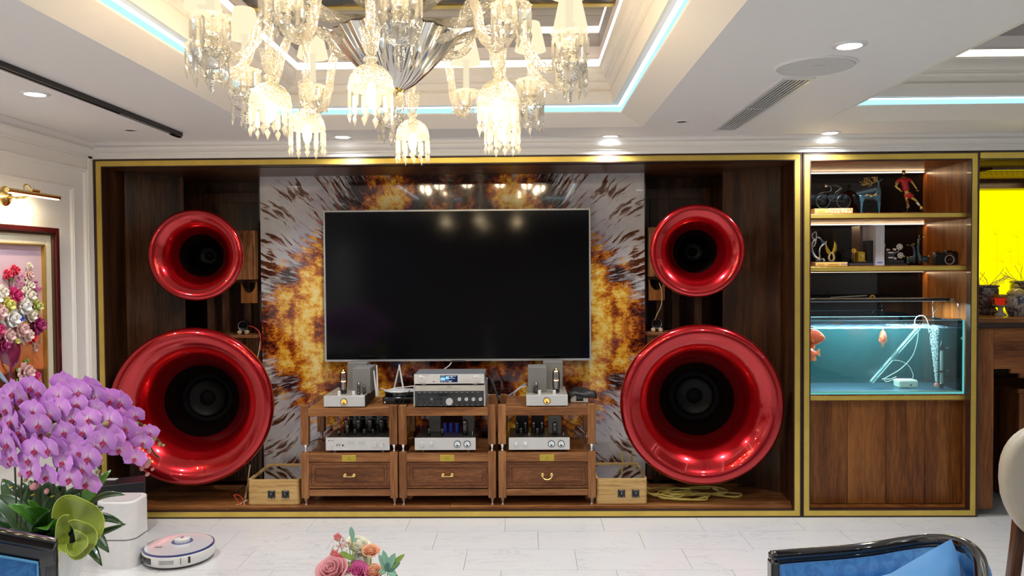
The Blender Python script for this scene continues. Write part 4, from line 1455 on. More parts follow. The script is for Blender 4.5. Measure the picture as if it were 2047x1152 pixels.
M_strip = emis('shelf_led', (1.0, 0.86, 0.66), 2.6)
for z, kk in ((2.236, 2), (ZS1 - 0.04, 2), (ZS2 - 0.04, 1)):
    B(sx0 + 0.002, sx1 - 0.004, YBK - 0.035, YBK - 0.024, z - 0.006, z - 0.0005).build('led_strip', M_strip, s_)
    lamp('shelf_led_lamp', 'AREA', ((sx0 + sx1) / 2, YBK - 0.05, z - 0.012), 1.5, (1.0, 0.66, 0.36), 1.0, (math.radians(-20), 0, 0), sizey=0.012)
# door panels
zb, zt_ = 0.048, ZS3 - 0.045
xs = [P(x, 900, 5.03).x for x in (1608, 1694, 1771, 1849, 1926)]
xs[0], xs[-1] = sx0 + 0.001, sx1 - 0.001
for i in range(4):
    B(xs[i] + 0.0012, xs[i + 1] - 0.0012, 5.03, 5.05, zb, zt_).build('door_panel', M_shelfwood, s_, bevel=0.002)
B(sx0, sx1, 5.055, YBK, zb, zt_).build('inner_carcass', M_dark, s_)

# ------------------------------------------------------------------ fish tank
TX0, TX1, TY0, TY1 = sx0 + 0.012, 2.775, 4.975, 5.37
TZ0 = ZS3 + 0.002
TZ1 = P(1800, 641, TY0).z
WZ = P(1800, 657, TY0).z
M_pane = thin_glass('aquarium_glass', (0.93, 0.985, 0.98), 0.015, 0.01)
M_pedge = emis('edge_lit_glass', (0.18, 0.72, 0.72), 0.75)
tk = thing('fish_tank', 'glass aquarium of bluish water with edge-lit panes on the display shelves', 'fish tank', ((TX0 + TX1) / 2, 5.17, TZ0))
B(TX0, TX1, TY0, TY0 + 0.008, TZ0 + 0.012, TZ1).build('glass_pane', M_pane, tk, smooth=0)
B(TX0, TX1, TY1 - 0.008, TY1, TZ0 + 0.012, TZ1).build('glass_pane', M_pane, tk, smooth=0)
B(TX0, TX0 + 0.008, TY0 + 0.0085, TY1 - 0.0085, TZ0 + 0.012, TZ1).build('glass_pane', M_pane, tk, smooth=0)
B(TX1 - 0.008, TX1, TY0 + 0.0085, TY1 - 0.0085, TZ0 + 0.012, TZ1).build('glass_pane', M_pane, tk, smooth=0)
B(TX0, TX1, TY0, TY1, TZ0, TZ0 + 0.0115).build('base_pane', mat('tank_base', (0.10, 0.55, 0.55), 0.1, var=0), tk, smooth=0)
B(TX0 + 0.01, TX1 - 0.01, TY0 + 0.01, TY1 - 0.01, TZ0 + 0.012, TZ0 + 0.016).build('tank_floor', mat('green_lit_floor', (0.62, 0.72, 0.30), 0.7, var=0.1, vs=40), tk, smooth=0)  # bright yellow-green base stands in for lamp light on the tank floor
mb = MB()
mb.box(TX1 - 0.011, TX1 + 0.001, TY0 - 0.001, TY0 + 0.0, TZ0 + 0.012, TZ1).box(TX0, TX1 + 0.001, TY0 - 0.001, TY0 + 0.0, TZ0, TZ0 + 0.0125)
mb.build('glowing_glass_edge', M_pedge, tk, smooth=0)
mb = MB()
mb.box(TX0, TX1, TY0 - 0.0005, TY0 + 0.0085, TZ1, TZ1 + 0.0015).box(TX0, TX1, TY1 - 0.0085, TY1, TZ1, TZ1 + 0.0015).box(TX1 - 0.0085, TX1, TY0, TY1, TZ1, TZ1 + 0.0015)
mb.build('glass_rim', mat('glass_rim', (0.35, 0.62, 0.66), 0.15, var=0), tk, smooth=0)


def water():
    m = bpy.data.materials.new('tank_water')
    m.use_nodes = True
    t = m.node_tree
    t.nodes.clear()
    o = t.nodes.new('ShaderNodeOutputMaterial')
    tr = t.nodes.new('ShaderNodeBsdfTransparent')
    tr.inputs[0].default_value = (0.97, 0.99, 0.99, 1)
    gl = t.nodes.new('ShaderNodeBsdfGlossy')
    gl.inputs['Roughness'].default_value = 0.35
    gl.inputs[0].default_value = (0.30, 0.50, 0.66, 1)
    fr = t.nodes.new('ShaderNodeFresnel')
    fr.inputs[0].default_value = 1.33
    mx = t.nodes.new('ShaderNodeMixShader')
    ge = t.nodes.new('ShaderNodeNewGeometry')
    sx = t.nodes.new('ShaderNodeSeparateXYZ')
    t.links.new(ge.outputs['Normal'], sx.inputs[0])
    top_ = math_node(t, 'GREATER_THAN', sx.outputs['Z'], 0.3)      # only the free surface meets air
    t.links.new(math_node(t, 'MULTIPLY', fr.outputs[0], top_), mx.inputs[0])
    t.links.new(tr.outputs[0], mx.inputs[1])
    t.links.new(gl.outputs[0], mx.inputs[2])
    t.links.new(mx.outputs[0], o.inputs[0])
    vs = t.nodes.new('ShaderNodeVolumeScatter')
    vs.inputs['Color'].default_value = (0.16, 0.62, 0.68, 1)
    vs.inputs['Density'].default_value = 0.42
    va = t.nodes.new('ShaderNodeVolumeAbsorption')
    va.inputs['Color'].default_value = (0.25, 0.80, 0.85, 1)
    va.inputs['Density'].default_value = 0.45
    ad = t.nodes.new('ShaderNodeAddShader')
    t.links.new(vs.outputs[0], ad.inputs[0])
    t.links.new(va.outputs[0], ad.inputs[1])
    t.links.new(ad.outputs[0], o.inputs['Volume'])
    return m


wt = thing('tank_water', 'blue-green water filling the fish tank to just below its rim', 'water', ((TX0 + TX1) / 2, 5.17, TZ0 + 0.02))
wb = MB()
a, b, c, d = TX0 + 0.009, TX1 - 0.009, TY0 + 0.009, TY1 - 0.009
nx, ny = 60, 16
vs = []
for j in range(ny + 1):
    for i in range(nx + 1):
        x, y = a + (b - a) * i / nx, c + (d - c) * j / ny
        vs.append((x, y, WZ + 0.004 * math.sin(x * 60 + y * 31) * math.sin(y * 70) if 0 < i < nx and 0 < j < ny else WZ))
fs = [(j * (nx + 1) + i, j * (nx + 1) + i + 1, (j + 1) * (nx + 1) + i + 1, (j + 1) * (nx + 1) + i) for j in range(ny) for i in range(nx)]
n0 = len(vs)
edge = [j * 0 + i for i in range(nx + 1)] + [(j + 1) * (nx + 1) - 1 for j in range(1, ny + 1)] + [ny * (nx + 1) + i for i in range(nx - 1, -1, -1)] + [j * (nx + 1) for j in range(ny - 1, 0, -1)]
low = [(vs[k][0], vs[k][1], TZ0 + 0.0165) for k in edge]
vs += low
m_ = len(edge)
fs += [(edge[(k + 1) % m_], edge[k], n0 + k, n0 + (k + 1) % m_) for k in range(m_)]
fs.append(tuple(range(n0 + m_ - 1, n0 - 1, -1)))
wb.add(vs, fs).build('water_body', water(), wt, smooth=60)

# tank light
p0 = P(1620, 601, 5.17)
zl = P(1750, 601, 5.17).z
tl = thing('aquarium_light', 'slim black lamp bar resting on wire legs above the fish tank', 'lamp', (2.3, 5.17, zl))
B(TX0 + 0.005, P(1892, 600, 5.17).x, 5.11, 5.23, zl - 0.004, zl + 0.014).build('lamp_bar', M_black, tl, bevel=0.002)
B(P(1889, 600, 5.17).x, P(1896, 600, 5.17).x, 5.10, 5.24, zl - 0.006, zl + 0.012).build('end_cap', mat('grey_plastic', (0.3, 0.3, 0.3), 0.4), tl, bevel=0.002)
B(TX0 + 0.03, P(1885, 600, 5.17).x, 5.13, 5.21, zl - 0.0052, zl - 0.0042).build('led_panel', emis('tank_led', (0.75, 0.92, 1.0), 2), tl)
lamp('tank_lamp', 'AREA', (2.25, 5.17, zl - 0.012), 20, (0.70, 0.92, 1.0), 0.85, (0, 0, 0), sizey=0.07)
xr = P(1900, 620, 5.1).x
for y in (5.02, 5.32):
    MB().tube(cr([(xr - 0.02, y if False else 5.17 + (y - 5.17) * 0.3, zl + 0.008), (xr, 5.17 + (y - 5.17) * 0.3, zl + 0.006), (xr + 0.002, y, zl - 0.01), (xr + 0.003, y, TZ1 + 0.004)], 4), 0.0025, 6).build('wire_leg', M_chrome, tl)
B(xr - 0.075, xr + 0.02, 5.00, 5.34, TZ1 + 0.0016, TZ1 + 0.007).build('glass_clip', M_gblack, tl)
cable('black lead looping from the aquarium lamp to the tank rim', [P(1886, 603, 5.2), P(1882, 612, 5.18), P(1868, 624, 5.16), P(1867, 632, 5.15)], 0.002, M_bcab)
# on the lamp bar
sd = thing('net_handle', 'pale thin rod lying on top of the aquarium lamp', 'rod', (2.1, 5.17, zl + 0.011))
MB().tube([P(1660, 595, 5.17), P(1733, 591, 5.17)], 0.003, 6).build('rod', mat('ivory', (0.7, 0.66, 0.55), 0.5), sd)
sd = thing('cable_tie_roll', 'tiny yellow coil on top of the aquarium lamp', 'cable coil', (P(1744, 594, 5.17).x, 5.17, zl + 0.011))
MB().tube([(0.014 * math.cos(a_ * PI / 6), 0.0, 0.012 + 0.010 * math.sin(a_ * PI / 6)) for a_ in range(12)], 0.005, 6, closed=True).build('coil', mat('amber_plastic', (0.7, 0.4, 0.05), 0.4), sd, world=False)

# equipment in the water
eq = thing('filter_tube', 'clear acrylic tube leaning diagonally across the fish tank', 'aquarium tube', P(1742, 765, 5.12))
q0, q1 = P(1742, 764, 5.10), P(1836, 656, 5.14)
MB().tube([q0, q1], 0.016, 20).build('outer_tube', thin_glass('acrylic_tube', (0.80, 0.93, 0.93), 0.06, 0.05, 0.10, (0.6, 0.9, 0.9)), eq)
MB().tube([q0, q1], 0.006, 12).build('inner_rod', mat('pale_cyan_rod', (0.26, 0.48, 0.50), 0.3, var=0), eq)
cable('clear air hose arching over the tank rim', [P(1829, 655, 5.18), P(1829, 640, 5.22), P(1836, 632, 5.22), P(1848, 633, 5.22), P(1855, 646, 5.22), P(1857, 665, 5.22)], 0.0022, mat('milky_hose', (0.35, 0.50, 0.55), 0.3, var=0), cat='hose', name='air_hose')
hs = mat('grey_hose', (0.36, 0.42, 0.38), 0.5, var=0)
cable('grey hose curving down through the water from the leaning tube', [P(1836, 662, 5.2), P(1832, 690, 5.22), P(1822, 715, 5.24), P(1800, 738, 5.25), P(1775, 753, 5.22), P(1763, 759, 5.2)], 0.003, hs, cat='hose', name='air_hose')
cable('thin hose arcing above the white pump', [P(1775, 723, 5.3), P(1795, 721, 5.3), P(1815, 730, 5.3), P(1825, 748, 5.28), P(1824, 757, 5.25)], 0.002, hs, cat='hose', name='air_hose')
cable('pale tangled lead left of the white pump', [P(1792, 753, 5.18), P(1780, 758, 5.18), P(1768, 758, 5.17), P(1772, 763, 5.16), P(1785, 760, 5.17), P(1793, 757, 5.18)], 0.002, M_wcab, cat='hose', name='air_hose')
pm = thing('water_pump', 'small white pump box on the fish tank floor', 'pump', (P(1811, 764, 5.15).x, 5.15, TZ0 + 0.017))
B(-0.062, 0.062, -0.04, 0.05, 0.0, 0.052).build('housing', mat('aged_white', (0.62, 0.66, 0.58), 0.4), pm, world=False, bevel=0.012, bseg=3)
MB().lathe([(0.006, 0), (0.006, 0.003), (0, 0.003)], 10, T(0.012, -0.04, 0.02) @ RX(PI / 2)).build('vent', M_dark, pm, world=False)
ht = thing('tank_heater', 'upright heater tube with black clips at right in the fish tank', 'heater', (P(1882, 765, 5.1).x, 5.1, TZ0 + 0.017))
x = 0.0
hz = P(1882, 668, 5.1).z - (TZ0 + 0.017)
MB().tube([(0, 0, 0.03), (0, 0, hz * 0.7)], 0.010, 12).build('glass_body', mat('heater_glass', (0.35, 0.40, 0.40), 0.2, var=0), ht, world=False)
MB().lathe([(0.013, 0), (0.013, 0.03), (0.009, 0.034)], 12).build('bottom_cap', M_gblack, ht, world=False)
MB().lathe([(0.009, hz * 0.7), (0.014, hz * 0.71), (0.013, hz * 0.80), (0.005, hz * 0.84), (0.004, hz)], 12).build('control_head', M_gblack, ht, world=False)
for zc in (0.11, 0.255):
    MB().lathe([(0.017, -0.006), (0.017, 0.006)], 12, T(0, 0, zc)).build('clip', M_gblack, ht, world=False)
    MB().lathe([(0.005, 0), (0.006, 0.02), (0.014, 0.025), (0.014, 0.03)], 12, T(0.012, 0.0, zc) @ Matrix.Rotation(PI / 2, 4, 'Y')).build('suction_cup', M_black, ht, world=False)
bs_ = thing('air_stone', 'small pink air stone at the foot of the bubble column', 'air stone', (P(1872, 758, 5.08).x, 5.08, TZ0 + 0.028))
MB().ball((0, 0, 0.014), (0.016, 0.013, 0.015), 14, 9).build('stone', mat('pink_stone', (0.85, 0.32, 0.25), 0.6), bs_, world=False)
random.seed(11)
mb = MB()
xb, yb = P(1872, 758, 5.08).x, 5.08
zb0 = TZ0 + 0.06
for k in range(1400):
    u = random.random()
    z = zb0 + (WZ - zb0 - 0.004) * u
    rr_ = 0.006 + 0.028 * u
    a_ = random.uniform(0, 2 * PI)
    r_ = rr_ * math.sqrt(random.random())
    s = random.uniform(0.0012, 0.0030)
    c = V((xb - 0.02 * u + r_ * math.cos(a_), yb + r_ * math.sin(a_) * 0.6, z))
    mb.add([c + V(q) * s for q in ((1, 0, 0), (-1, 0, 0), (0, 1, 0), (0, -1, 0), (0, 0, 1), (0, 0, -1))], [(0, 2, 4), (2, 1, 4), (1, 3, 4), (3, 0, 4), (2, 0, 5), (1, 2, 5), (3, 1, 5), (0, 3, 5)])
tag(mb.build('bubbles', mat('bubble_white', (0.80, 0.92, 0.95), 0.25, var=0)), 'column of fine white air bubbles rising from the pink stone', 'bubbles', kind='stuff')
mb = MB()
for k in range(240):
    c = V((random.uniform(2.42, 2.72), random.uniform(TY0 + 0.02, TY1 - 0.02), WZ + 0.002))
    s = random.uniform(0.001, 0.003)
    mb.add([c + V(q) * s for q in ((1, 0, 0), (-1, 0, 0), (0, 1, 0), (0, -1, 0), (0, 0, 1))], [(0, 2, 4), (2, 1, 4), (1, 3, 4), (3, 0, 4)])
tag(mb.build('foam', mat('foam_white', (0.8, 0.9, 0.93), 0.3, var=0)), 'patch of small bubbles floating on the tank water surface at right', 'bubbles', kind='stuff')
th = thing('tank_thermometer', 'slim thermometer with round sucker on the right tank pane', 'thermometer', (P(1925, 700, 5.0).x, 5.0, P(1925, 717, 5.0).z))
MB().tube([(0, 0, 0), (0, 0, 0.115)], 0.0035, 8).build('scale_tube', mat('thermo', (0.75, 0.72, 0.35), 0.3, var=0), th, world=False)
MB().lathe([(0, 0), (0.011, 0.003), (0.011, 0.006), (0, 0.008)], 16, T(0, 0, 0.128) @ LY).build('sucker', mat('pale_green_rubber', (0.6, 0.8, 0.7), 0.4, var=0), th, world=False)

M_fish = mat('orange_fish_skin', (0.95, 0.10, 0.015), 0.3, coat=0.4, var=0.08, vs=60)
M_fin = mat('orange_fin', (0.95, 0.20, 0.02), 0.45, var=0.05)
M_eye = mat('yellow_eye', (0.8, 0.6, 0.1), 0.2, var=0)


def fish(label, p, L, rz, rx_=0.0):
    """body along local x (head at +x)"""
    f = thing('parrot_fish', label, 'fish', p, (rx_, 0, rz), group='orange parrot fish')
    secs = [(0.50, 0.015, 0.02, 0.0), (0.485, 0.05, 0.055, 0.0), (0.44, 0.085, 0.12, 0.01), (0.36, 0.12, 0.20, 0.02), (0.24, 0.145, 0.29, 0.03), (0.10, 0.15, 0.33, 0.03), (-0.05, 0.135, 0.32, 0.02), (-0.20, 0.105, 0.25, 0.01), (-0.33, 0.06, 0.15, 0.0), (-0.42, 0.035, 0.10, 0.0), (-0.47, 0.02, 0.10, 0.0)]
    seg = 16
    vs, fs = [], []
    for (x, wy, hz_, dz_) in secs:
        for i in range(seg):
            a_ = 2 * PI * i / seg
            vs.append((x * L, wy * L * math.cos(a_), (dz_ + hz_ * math.sin(a_)) * L))
    for j in range(len(secs) - 1):
        for i in range(seg):
            k0, k1 = j * seg + i, j * seg + (i + 1) % seg
            fs.append((k0, k0 + seg, k1 + seg, k1))
    fs += [tuple(range(seg)), tuple(range(len(vs) - 1, len(vs) - seg - 1, -1))]
    MB().add(vs, fs).build('body', M_fish, f, world=False, smooth=80, subsurf=1)

    def fin(name, poly, y=0.0, th_=0.006, M=None):
        MB().prism([(a_ * L, b_ * L) for a_, b_ in poly], y * L - th_ * L, y * L + th_ * L, 'y', M).build(name, M_fin, f, world=False, bevel=0.001)
    fin('tail', [(-0.44, 0.07), (-0.55, 0.14), (-0.66, 0.22), (-0.68, 0.10), (-0.66, 0.0), (-0.68, -0.10), (-0.66, -0.20), (-0.55, -0.13), (-0.44, -0.07)])
    fin('dorsal_fin', [(0.16, 0.33), (0.05, 0.43), (-0.12, 0.45), (-0.30, 0.42), (-0.44, 0.36), (-0.38, 0.20), (-0.28, 0.19), (-0.10, 0.30)])
    fin('anal_fin', [(-0.08, -0.28), (-0.22, -0.40), (-0.40, -0.36), (-0.38, -0.15), (-0.28, -0.17)])
    for s_y in (-1, 1):
        fin('pectoral_fin', [(0.20, -0.05), (0.08, 0.02), (-0.04, -0.06), (0.04, -0.18)], 0.0, 0.006, T(0, s_y * 0.15 * L, 0) @ RZ(-s_y * 0.35))
        e_ = MB().ball((0.33 * L, s_y * 0.118 * L, 0.085 * L), (0.034 * L, 0.02 * L, 0.034 * L), 12, 8).build('eye', M_eye, f, world=False)
        MB().ball((0.333 * L, s_y * 0.132 * L, 0.085 * L), (0.018 * L, 0.012 * L, 0.018 * L), 10, 6).build('pupil', M_black, e_, world=False)
        fin('pelvic_fin', [(0.10, -0.25), (0.02, -0.40), (-0.05, -0.42), (-0.02, -0.28)], 0.05 * s_y)
    MB().tube(cr([(0.49 * L, -0.035 * L, -0.01 * L), (0.505 * L, 0, -0.005 * L), (0.49 * L, 0.035 * L, -0.01 * L)], 4), 0.012 * L, 6).build('lips', M_fin, f, world=False)
    return f


fish('orange fish at the far left of the tank facing right', P(1622, 676, 5.05), 0.165, math.radians(-12))
fish('orange fish below it at the far left, diving with its tail down', P(1617, 707, 5.03), 0.13, math.radians(200), 0.2)
fish('orange-pink fish swimming towards the viewer in mid tank', P(1765, 676, 5.16), 0.155, math.radians(-112))

# ------------------------------------------------------------------ figurines
def skin(name, verts, edges, radii, m, parent, sub=2, sm=True):
    me = bpy.data.meshes.new(name)
    me.from_pydata(verts, edges, [])
    o = bpy.data.objects.new(name, me)
    COL.objects.link(o)
    o.parent = parent
    ORG[o.name] = ORG.get(parent.name, V((0, 0, 0)))
    mo = o.modifiers.new('skin', 'SKIN')
    for i, r in enumerate(radii):
        me.skin_vertices[0].data[i].radius = (r, r) if not hasattr(r, '__len__') else r
    me.skin_vertices[0].data[0].use_root = True
    mo.use_smooth_shade = True
    mo = o.modifiers.new('sub', 'SUBSURF')
    mo.levels = mo.render_levels = sub
    dg = bpy.context.evaluated_depsgraph_get()
    ev = bpy.data.meshes.new_from_object(o.evaluated_get(dg))
    o.modifiers.clear()
    o.data = ev
    ev.name = name
    ev.materials.clear()
    ev.materials.append(m)
    ev.shade_smooth()
    return o


K = 5.12 / 1560      # metres per photo pixel at the figurines' depth
YF = 5.12
Z1, Z2 = ZS1 + 0.0005, ZS2 + 0.0005


def bx(px):
    return P(px, 420, YF).x


def book(px0, px1, h, z, label, cover, pages=True, name='book', y0=5.02, d=0.17, group='books on the display shelves', spine=None):
    a, b = P(px0, 420, y0).x, P(px1, 420, y0).x
    r = thing(name, label, 'book', (a, y0, z), group=group)
    W = b - a
    mb = MB()
    mb.box(0, W, 0, 0.003, 0, h).box(0, W, 0.003, d, 0, 0.003).box(0, W, 0.003, d, h - 0.003, h)
    mb.build('cover', cover, r, world=False, bevel=0.0008)
    B(0.003, W - 0.003, 0.003, d - 0.003, 0.003, h - 0.003).build('pages', mat('paper', (0.7, 0.66, 0.55), 0.8), r, world=False)
    return r, W


M_yb = mat('yellow_cover', (0.80, 0.50, 0.10), 0.45, var=0.05)
r, W = book(1629, 1656, 0.033, Z1, 'yellow half of the boxed books under the cyclist sculpture', M_yb)
mb = MB()
mb.box(W * 0.2, W * 0.75, -0.001, 0, 0.010, 0.014)
mb.build('spine_lettering', mat('ink_red', (0.5, 0.15, 0.03), 0.5), r, world=False)


def patt():
    m, t, b = nt('orange_patterned_cover')
    tc = t.nodes.new('ShaderNodeTexCoord')
    v = t.nodes.new('ShaderNodeTexVoronoi')
    v.inputs['Scale'].default_value = 130
    t.links.new(tc.outputs['Object'], v.inputs['Vector'])
    r_ = ramp(t, [(0.15, (0.85, 0.10, 0.03)), (0.45, (0.85, 0.25, 0.10)), (0.7, (0.85, 0.6, 0.3))])
    t.links.new(v.outputs['Distance'], r_.inputs['Fac'])
    t.links.new(r_.outputs['Color'], b.inputs['Base Color'])
    return m


book(1656.5, 1705, 0.034, Z1, 'orange-red patterned book under the cyclist sculpture', patt())
zc_ = Z1 + 0.035
M_iron = mat('dark_iron', (0.05, 0.055, 0.06), 0.35, metal=0.8)
c = thing('cyclist_sculpture', 'dark iron cyclist sculpture with silver head riding on orange books', 'sculpture', (bx(1667), YF - 0.01, zc_))
R = 13.2 * K
B(-0.085, 0.115, -0.02, 0.02, 0, 0.004).build('base_plate', M_iron, c, world=False)
xw0, xw1 = (1644.5 - 1667) * K, (1685 - 1667) * K
for x in (xw0, xw1):
    MB().tube([(x + R * math.cos(2 * PI * i / 32), 0, 0.006 + R + R * math.sin(2 * PI * i / 32)) for i in range(32)], 0.0032, 8, closed=True).build('wheel', M_iron, c, world=False)
mb = MB()
z0 = 0.006 + R
for k in range(8):
    a_ = PI * k / 8
    for x in (xw0, xw1):
        mb.tube([(x - R * math.cos(a_), 0, z0 - R * math.sin(a_)), (x + R * math.cos(a_), 0, z0 + R * math.sin(a_))], 0.0004, 4)
tag(mb.build('spokes', M_iron, c, world=False), kind='stuff')


def kp(px, py):       # crop coordinates of the shelf photograph -> local
    X = 1600 + px / 4.43
    Yp = 300 + py / 4.43
    return X, Yp


def F(px, py, y=0.0, ox=0, oz=0):
    X, Yp = kp(px, py)
    q = P(X, Yp, YF)
    return V((q.x - ox, y, q.z - oz))


ox, oz = c.location.x, P(1667, 300 + 476 / 4.43, YF).z
f2 = lambda px, py, y=0.0: F(px, py, y, ox, oz)
skin('rider', [f2(350, 278), f2(300, 262), f2(262, 268), f2(228, 272), f2(262, 312, -.012), f2(248, 326, -.012), f2(190, 328, -.012), f2(155, 345, -.01), f2(368, 292), f2(335, 312, .01), f2(312, 330, .01), f2(300, 375, .01), f2(262, 400, .01)],
     [(0, 1), (1, 2), (2, 3), (2, 4), (4, 5), (5, 6), (6, 7), (0, 8), (8, 9), (9, 10), (10, 11), (11, 12)],
     [.0085, .0078, .006, .004, .0035, .003, .0028, .0025, .0085, .0065, .005, .004, .003], M_iron, c, 1)
MB().ball(f2(222, 270), (0.012, 0.009, 0.009), 14, 10).build('silver_head', M_chrome, c, world=False)
MB().tube(cr([f2(195, 330), f2(150, 345), f2(140, 370), f2(195, 405)], 4), 0.0022, 6).build('handlebar', M_iron, c, world=False)
MB().tube(cr([f2(360, 300), f2(330, 330), f2(300, 372), f2(262, 402), f2(310, 405), f2(375, 405)], 5), 0.003, 6).build('bike_frame', M_iron, c, world=False)
MB().tube(cr([f2(235, 365), f2(245, 385), f2(262, 400), f2(285, 405)], 4), 0.0025, 6).build('front_leg', M_iron, c, world=False)

M_teal = mat('teal_glaze', (0.018, 0.075, 0.115), 0.18, coat=0.6, var=0.25, vs=25)
M_tealg = mat('gilt_decoration', (0.55, 0.42, 0.15), 0.35, metal=0.6)
# standing deer
dd = thing('deer_figurine', 'tall teal glazed deer with golden antlers on the top shelf', 'figurine', (bx(1741), YF, Z1))
ox, oz = dd.location.x, P(1741, 300 + 526 / 4.43, YF).z
f2 = lambda px, py, y=0.0: F(px, py, y, ox, oz)
skin('body', [f2(620, 375), f2(560, 372), f2(690, 372), f2(700, 320), f2(692, 270), f2(690, 235), f2(715, 220), f2(730, 212), f2(540, 385), f2(520, 350), f2(540, 440, -.012), f2(530, 520, -.012), f2(545, 440, .014), f2(560, 520, .014), f2(695, 430, -.012), f2(690, 522, -.012), f2(700, 430, .014), f2(708, 522, .014)],
     [(0, 1), (0, 2), (2, 3), (3, 4), (4, 5), (5, 6), (6, 7), (1, 8), (8, 9), (8, 10), (10, 11), (8, 12), (12, 13), (2, 14), (14, 15), (2, 16), (16, 17)],
     [.018, .019, .020, .013, .008, .008, .007, .003, .015, .003, .007, .0045, .007, .0045, .008, .0045, .008, .0045], M_teal, dd, 2)
mb = MB()
for (pts) in ([(690, 232), (660, 240), (610, 258), (565, 250), (540, 232)], [(660, 240), (650, 200), (635, 196)], [(640, 245), (605, 225), (600, 198)], [(615, 258), (580, 235), (575, 200)], [(680, 235), (675, 200), (668, 194)], [(605, 258), (570, 268), (545, 262)], [(640, 246), (625, 268), (612, 278)]):
    for y in (-0.006, 0.008):
        mb.tube(cr([f2(a_, b_, y * (1 + i * 0.5)) for i, (a_, b_) in enumerate(pts)], 3), 0.0016, 5)
mb.build('antlers', mat('gold_antler', (0.75, 0.55, 0.15), 0.3, metal=0.9), dd, world=False)
mb = MB()
for (a_, b_) in ((690, 228), (705, 240)):
    mb.tube([f2(a_ - 6, b_, -.004), f2(a_ - 22, b_ - 10, -.01)], [0.004, 0.001], 6)
mb.build('ears', M_teal, dd, world=False)
mb = MB()
for i in range(9):
    a_ = i / 8
    mb.ball(f2(570 + 100 * a_, 362 - 6 * math.sin(a_ * 9), -0.0165), (0.006, 0.003, 0.005 + 0.003 * math.sin(i * 2)), 8, 5)
mb.build('gilt_saddle', M_tealg, dd, world=False)

# footballer
fb = thing('footballer_figurine', 'golden footballer statuette in a red kit dribbling a golden ball', 'figurine', (bx(1826), YF, Z1))
ox, oz = fb.location.x, P(1826, 300 + 522 / 4.43, YF).z
f2 = lambda px, py, y=0.0: F(px, py, y, ox, oz)
M_gfig = mat('gold_figure', (0.72, 0.50, 0.13), 0.25, metal=0.9, var=0)
B(f2(895, 0).x, f2(1112, 0).x, -0.03, 0.03, 0.0, 0.010).build('base', M_gblack, fb, world=False, bevel=0.002)
skin('body', [f2(940, 330), f2(925, 260), f2(915, 208), f2(915, 185), f2(868, 225), f2(838, 285, -.01), f2(878, 318, -.02), f2(972, 220), f2(1005, 262), f2(1026, 305, -.01), f2(945, 355), f2(938, 390), f2(958, 425, .01), f2(962, 462, .02), f2(975, 372), f2(1010, 400, -.015), f2(1040, 445, -.015), f2(1058, 462, -.02)],
     [(0, 1), (1, 2), (2, 3), (2, 4), (4, 5), (5, 6), (2, 7), (7, 8), (8, 9), (0, 10), (10, 11), (11, 12), (12, 13), (10, 14), (14, 15), (15, 16), (16, 17)],
     [.015, .018, .012, .006, .009, .0065, .005, .009, .0065, .005, .014, .010, .008, .006, .011, .009, .0065, .005], M_gfig, fb, 2)
mb = MB()
mb.ball(f2(916, 158), (0.0105, 0.011, 0.0135), 16, 12)
mb.ball(f2(916, 162, -0.011), (0.0022, 0.003, 0.003), 6, 5)
for s in (-1, 1):
    mb.ball(f2(916 + s * 22, 158), (0.002, 0.003, 0.004), 6, 5)
mb.build('head', M_gfig, fb, world=False)
MB().ball(f2(915, 146, 0.002), (0.011, 0.0115, 0.010), 14, 8).build('hair', mat('dark_bronze', (0.12, 0.07, 0.03), 0.4, metal=0.6), fb, world=False)
M_kit = mat('red_kit', (0.55, 0.015, 0.02), 0.45, var=0.08, vs=50)
skin('shirt', [f2(942, 328), f2(925, 250), f2(915, 215), f2(872, 222), f2(850, 258), f2(965, 218), f2(990, 235)], [(0, 1), (1, 2), (2, 3), (3, 4), (2, 5), (5, 6)], [.0200, .022, .016, .0125, .010, .0125, .010], M_kit, fb, 2)
skin('shorts', [f2(942, 325), f2(945, 350), f2(935, 390), f2(975, 362), f2(1000, 376, -.008)], [(0, 1), (1, 2), (1, 3), (3, 4)], [.019, .019, .0145, .016, .0135], M_kit, fb, 2)
skin('sock', [f2(1018, 415, -.015), f2(1046, 452, -.016)], [(0, 1)], [.0085, .0075], M_wplast, fb, 1)
skin('sock', [f2(955, 430, .01), f2(972, 462, .02)], [(0, 1)], [.007, .006], M_wplast, fb, 1)
for (a_, b_, y) in ((1066, 465, -.02), (968, 464, .02)):
    MB().ball(f2(a_, b_, y), (0.011, 0.006, 0.005), 10, 6).build('boot', M_gfig, fb, world=False)
MB().tube([f2(966, 470, .02), f2(950, 515, .02)], 0.003, 6).build('support_rod', M_black, fb, world=False)
MB().ball(f2(1053, 474, -.03), 0.0125, 18, 12).build('ball', M_gfig, fb, world=False)
for s, (a_, b_) in ((0, (884, 318)), (1, (1030, 312))):
    hb = MB()
    for k in range(4):
        q = f2(a_ + 4 * k - 6, b_, -.012 - 0.001 * k)
        hb.tube([q, q + V((0.0005, -0.001, -0.006)), q + V((0.001, -0.003, -0.010 + 0.001 * abs(k - 1.5)))], [0.0015, 0.0013, 0.001], 5)
    q = f2(a_ - 10, b_, -.014)
    hb.tube([q, q + V((-0.003, -0.002, -0.004))], [0.0016, 0.0011], 5)
    hb.build('hand', M_gfig, fb, world=False)

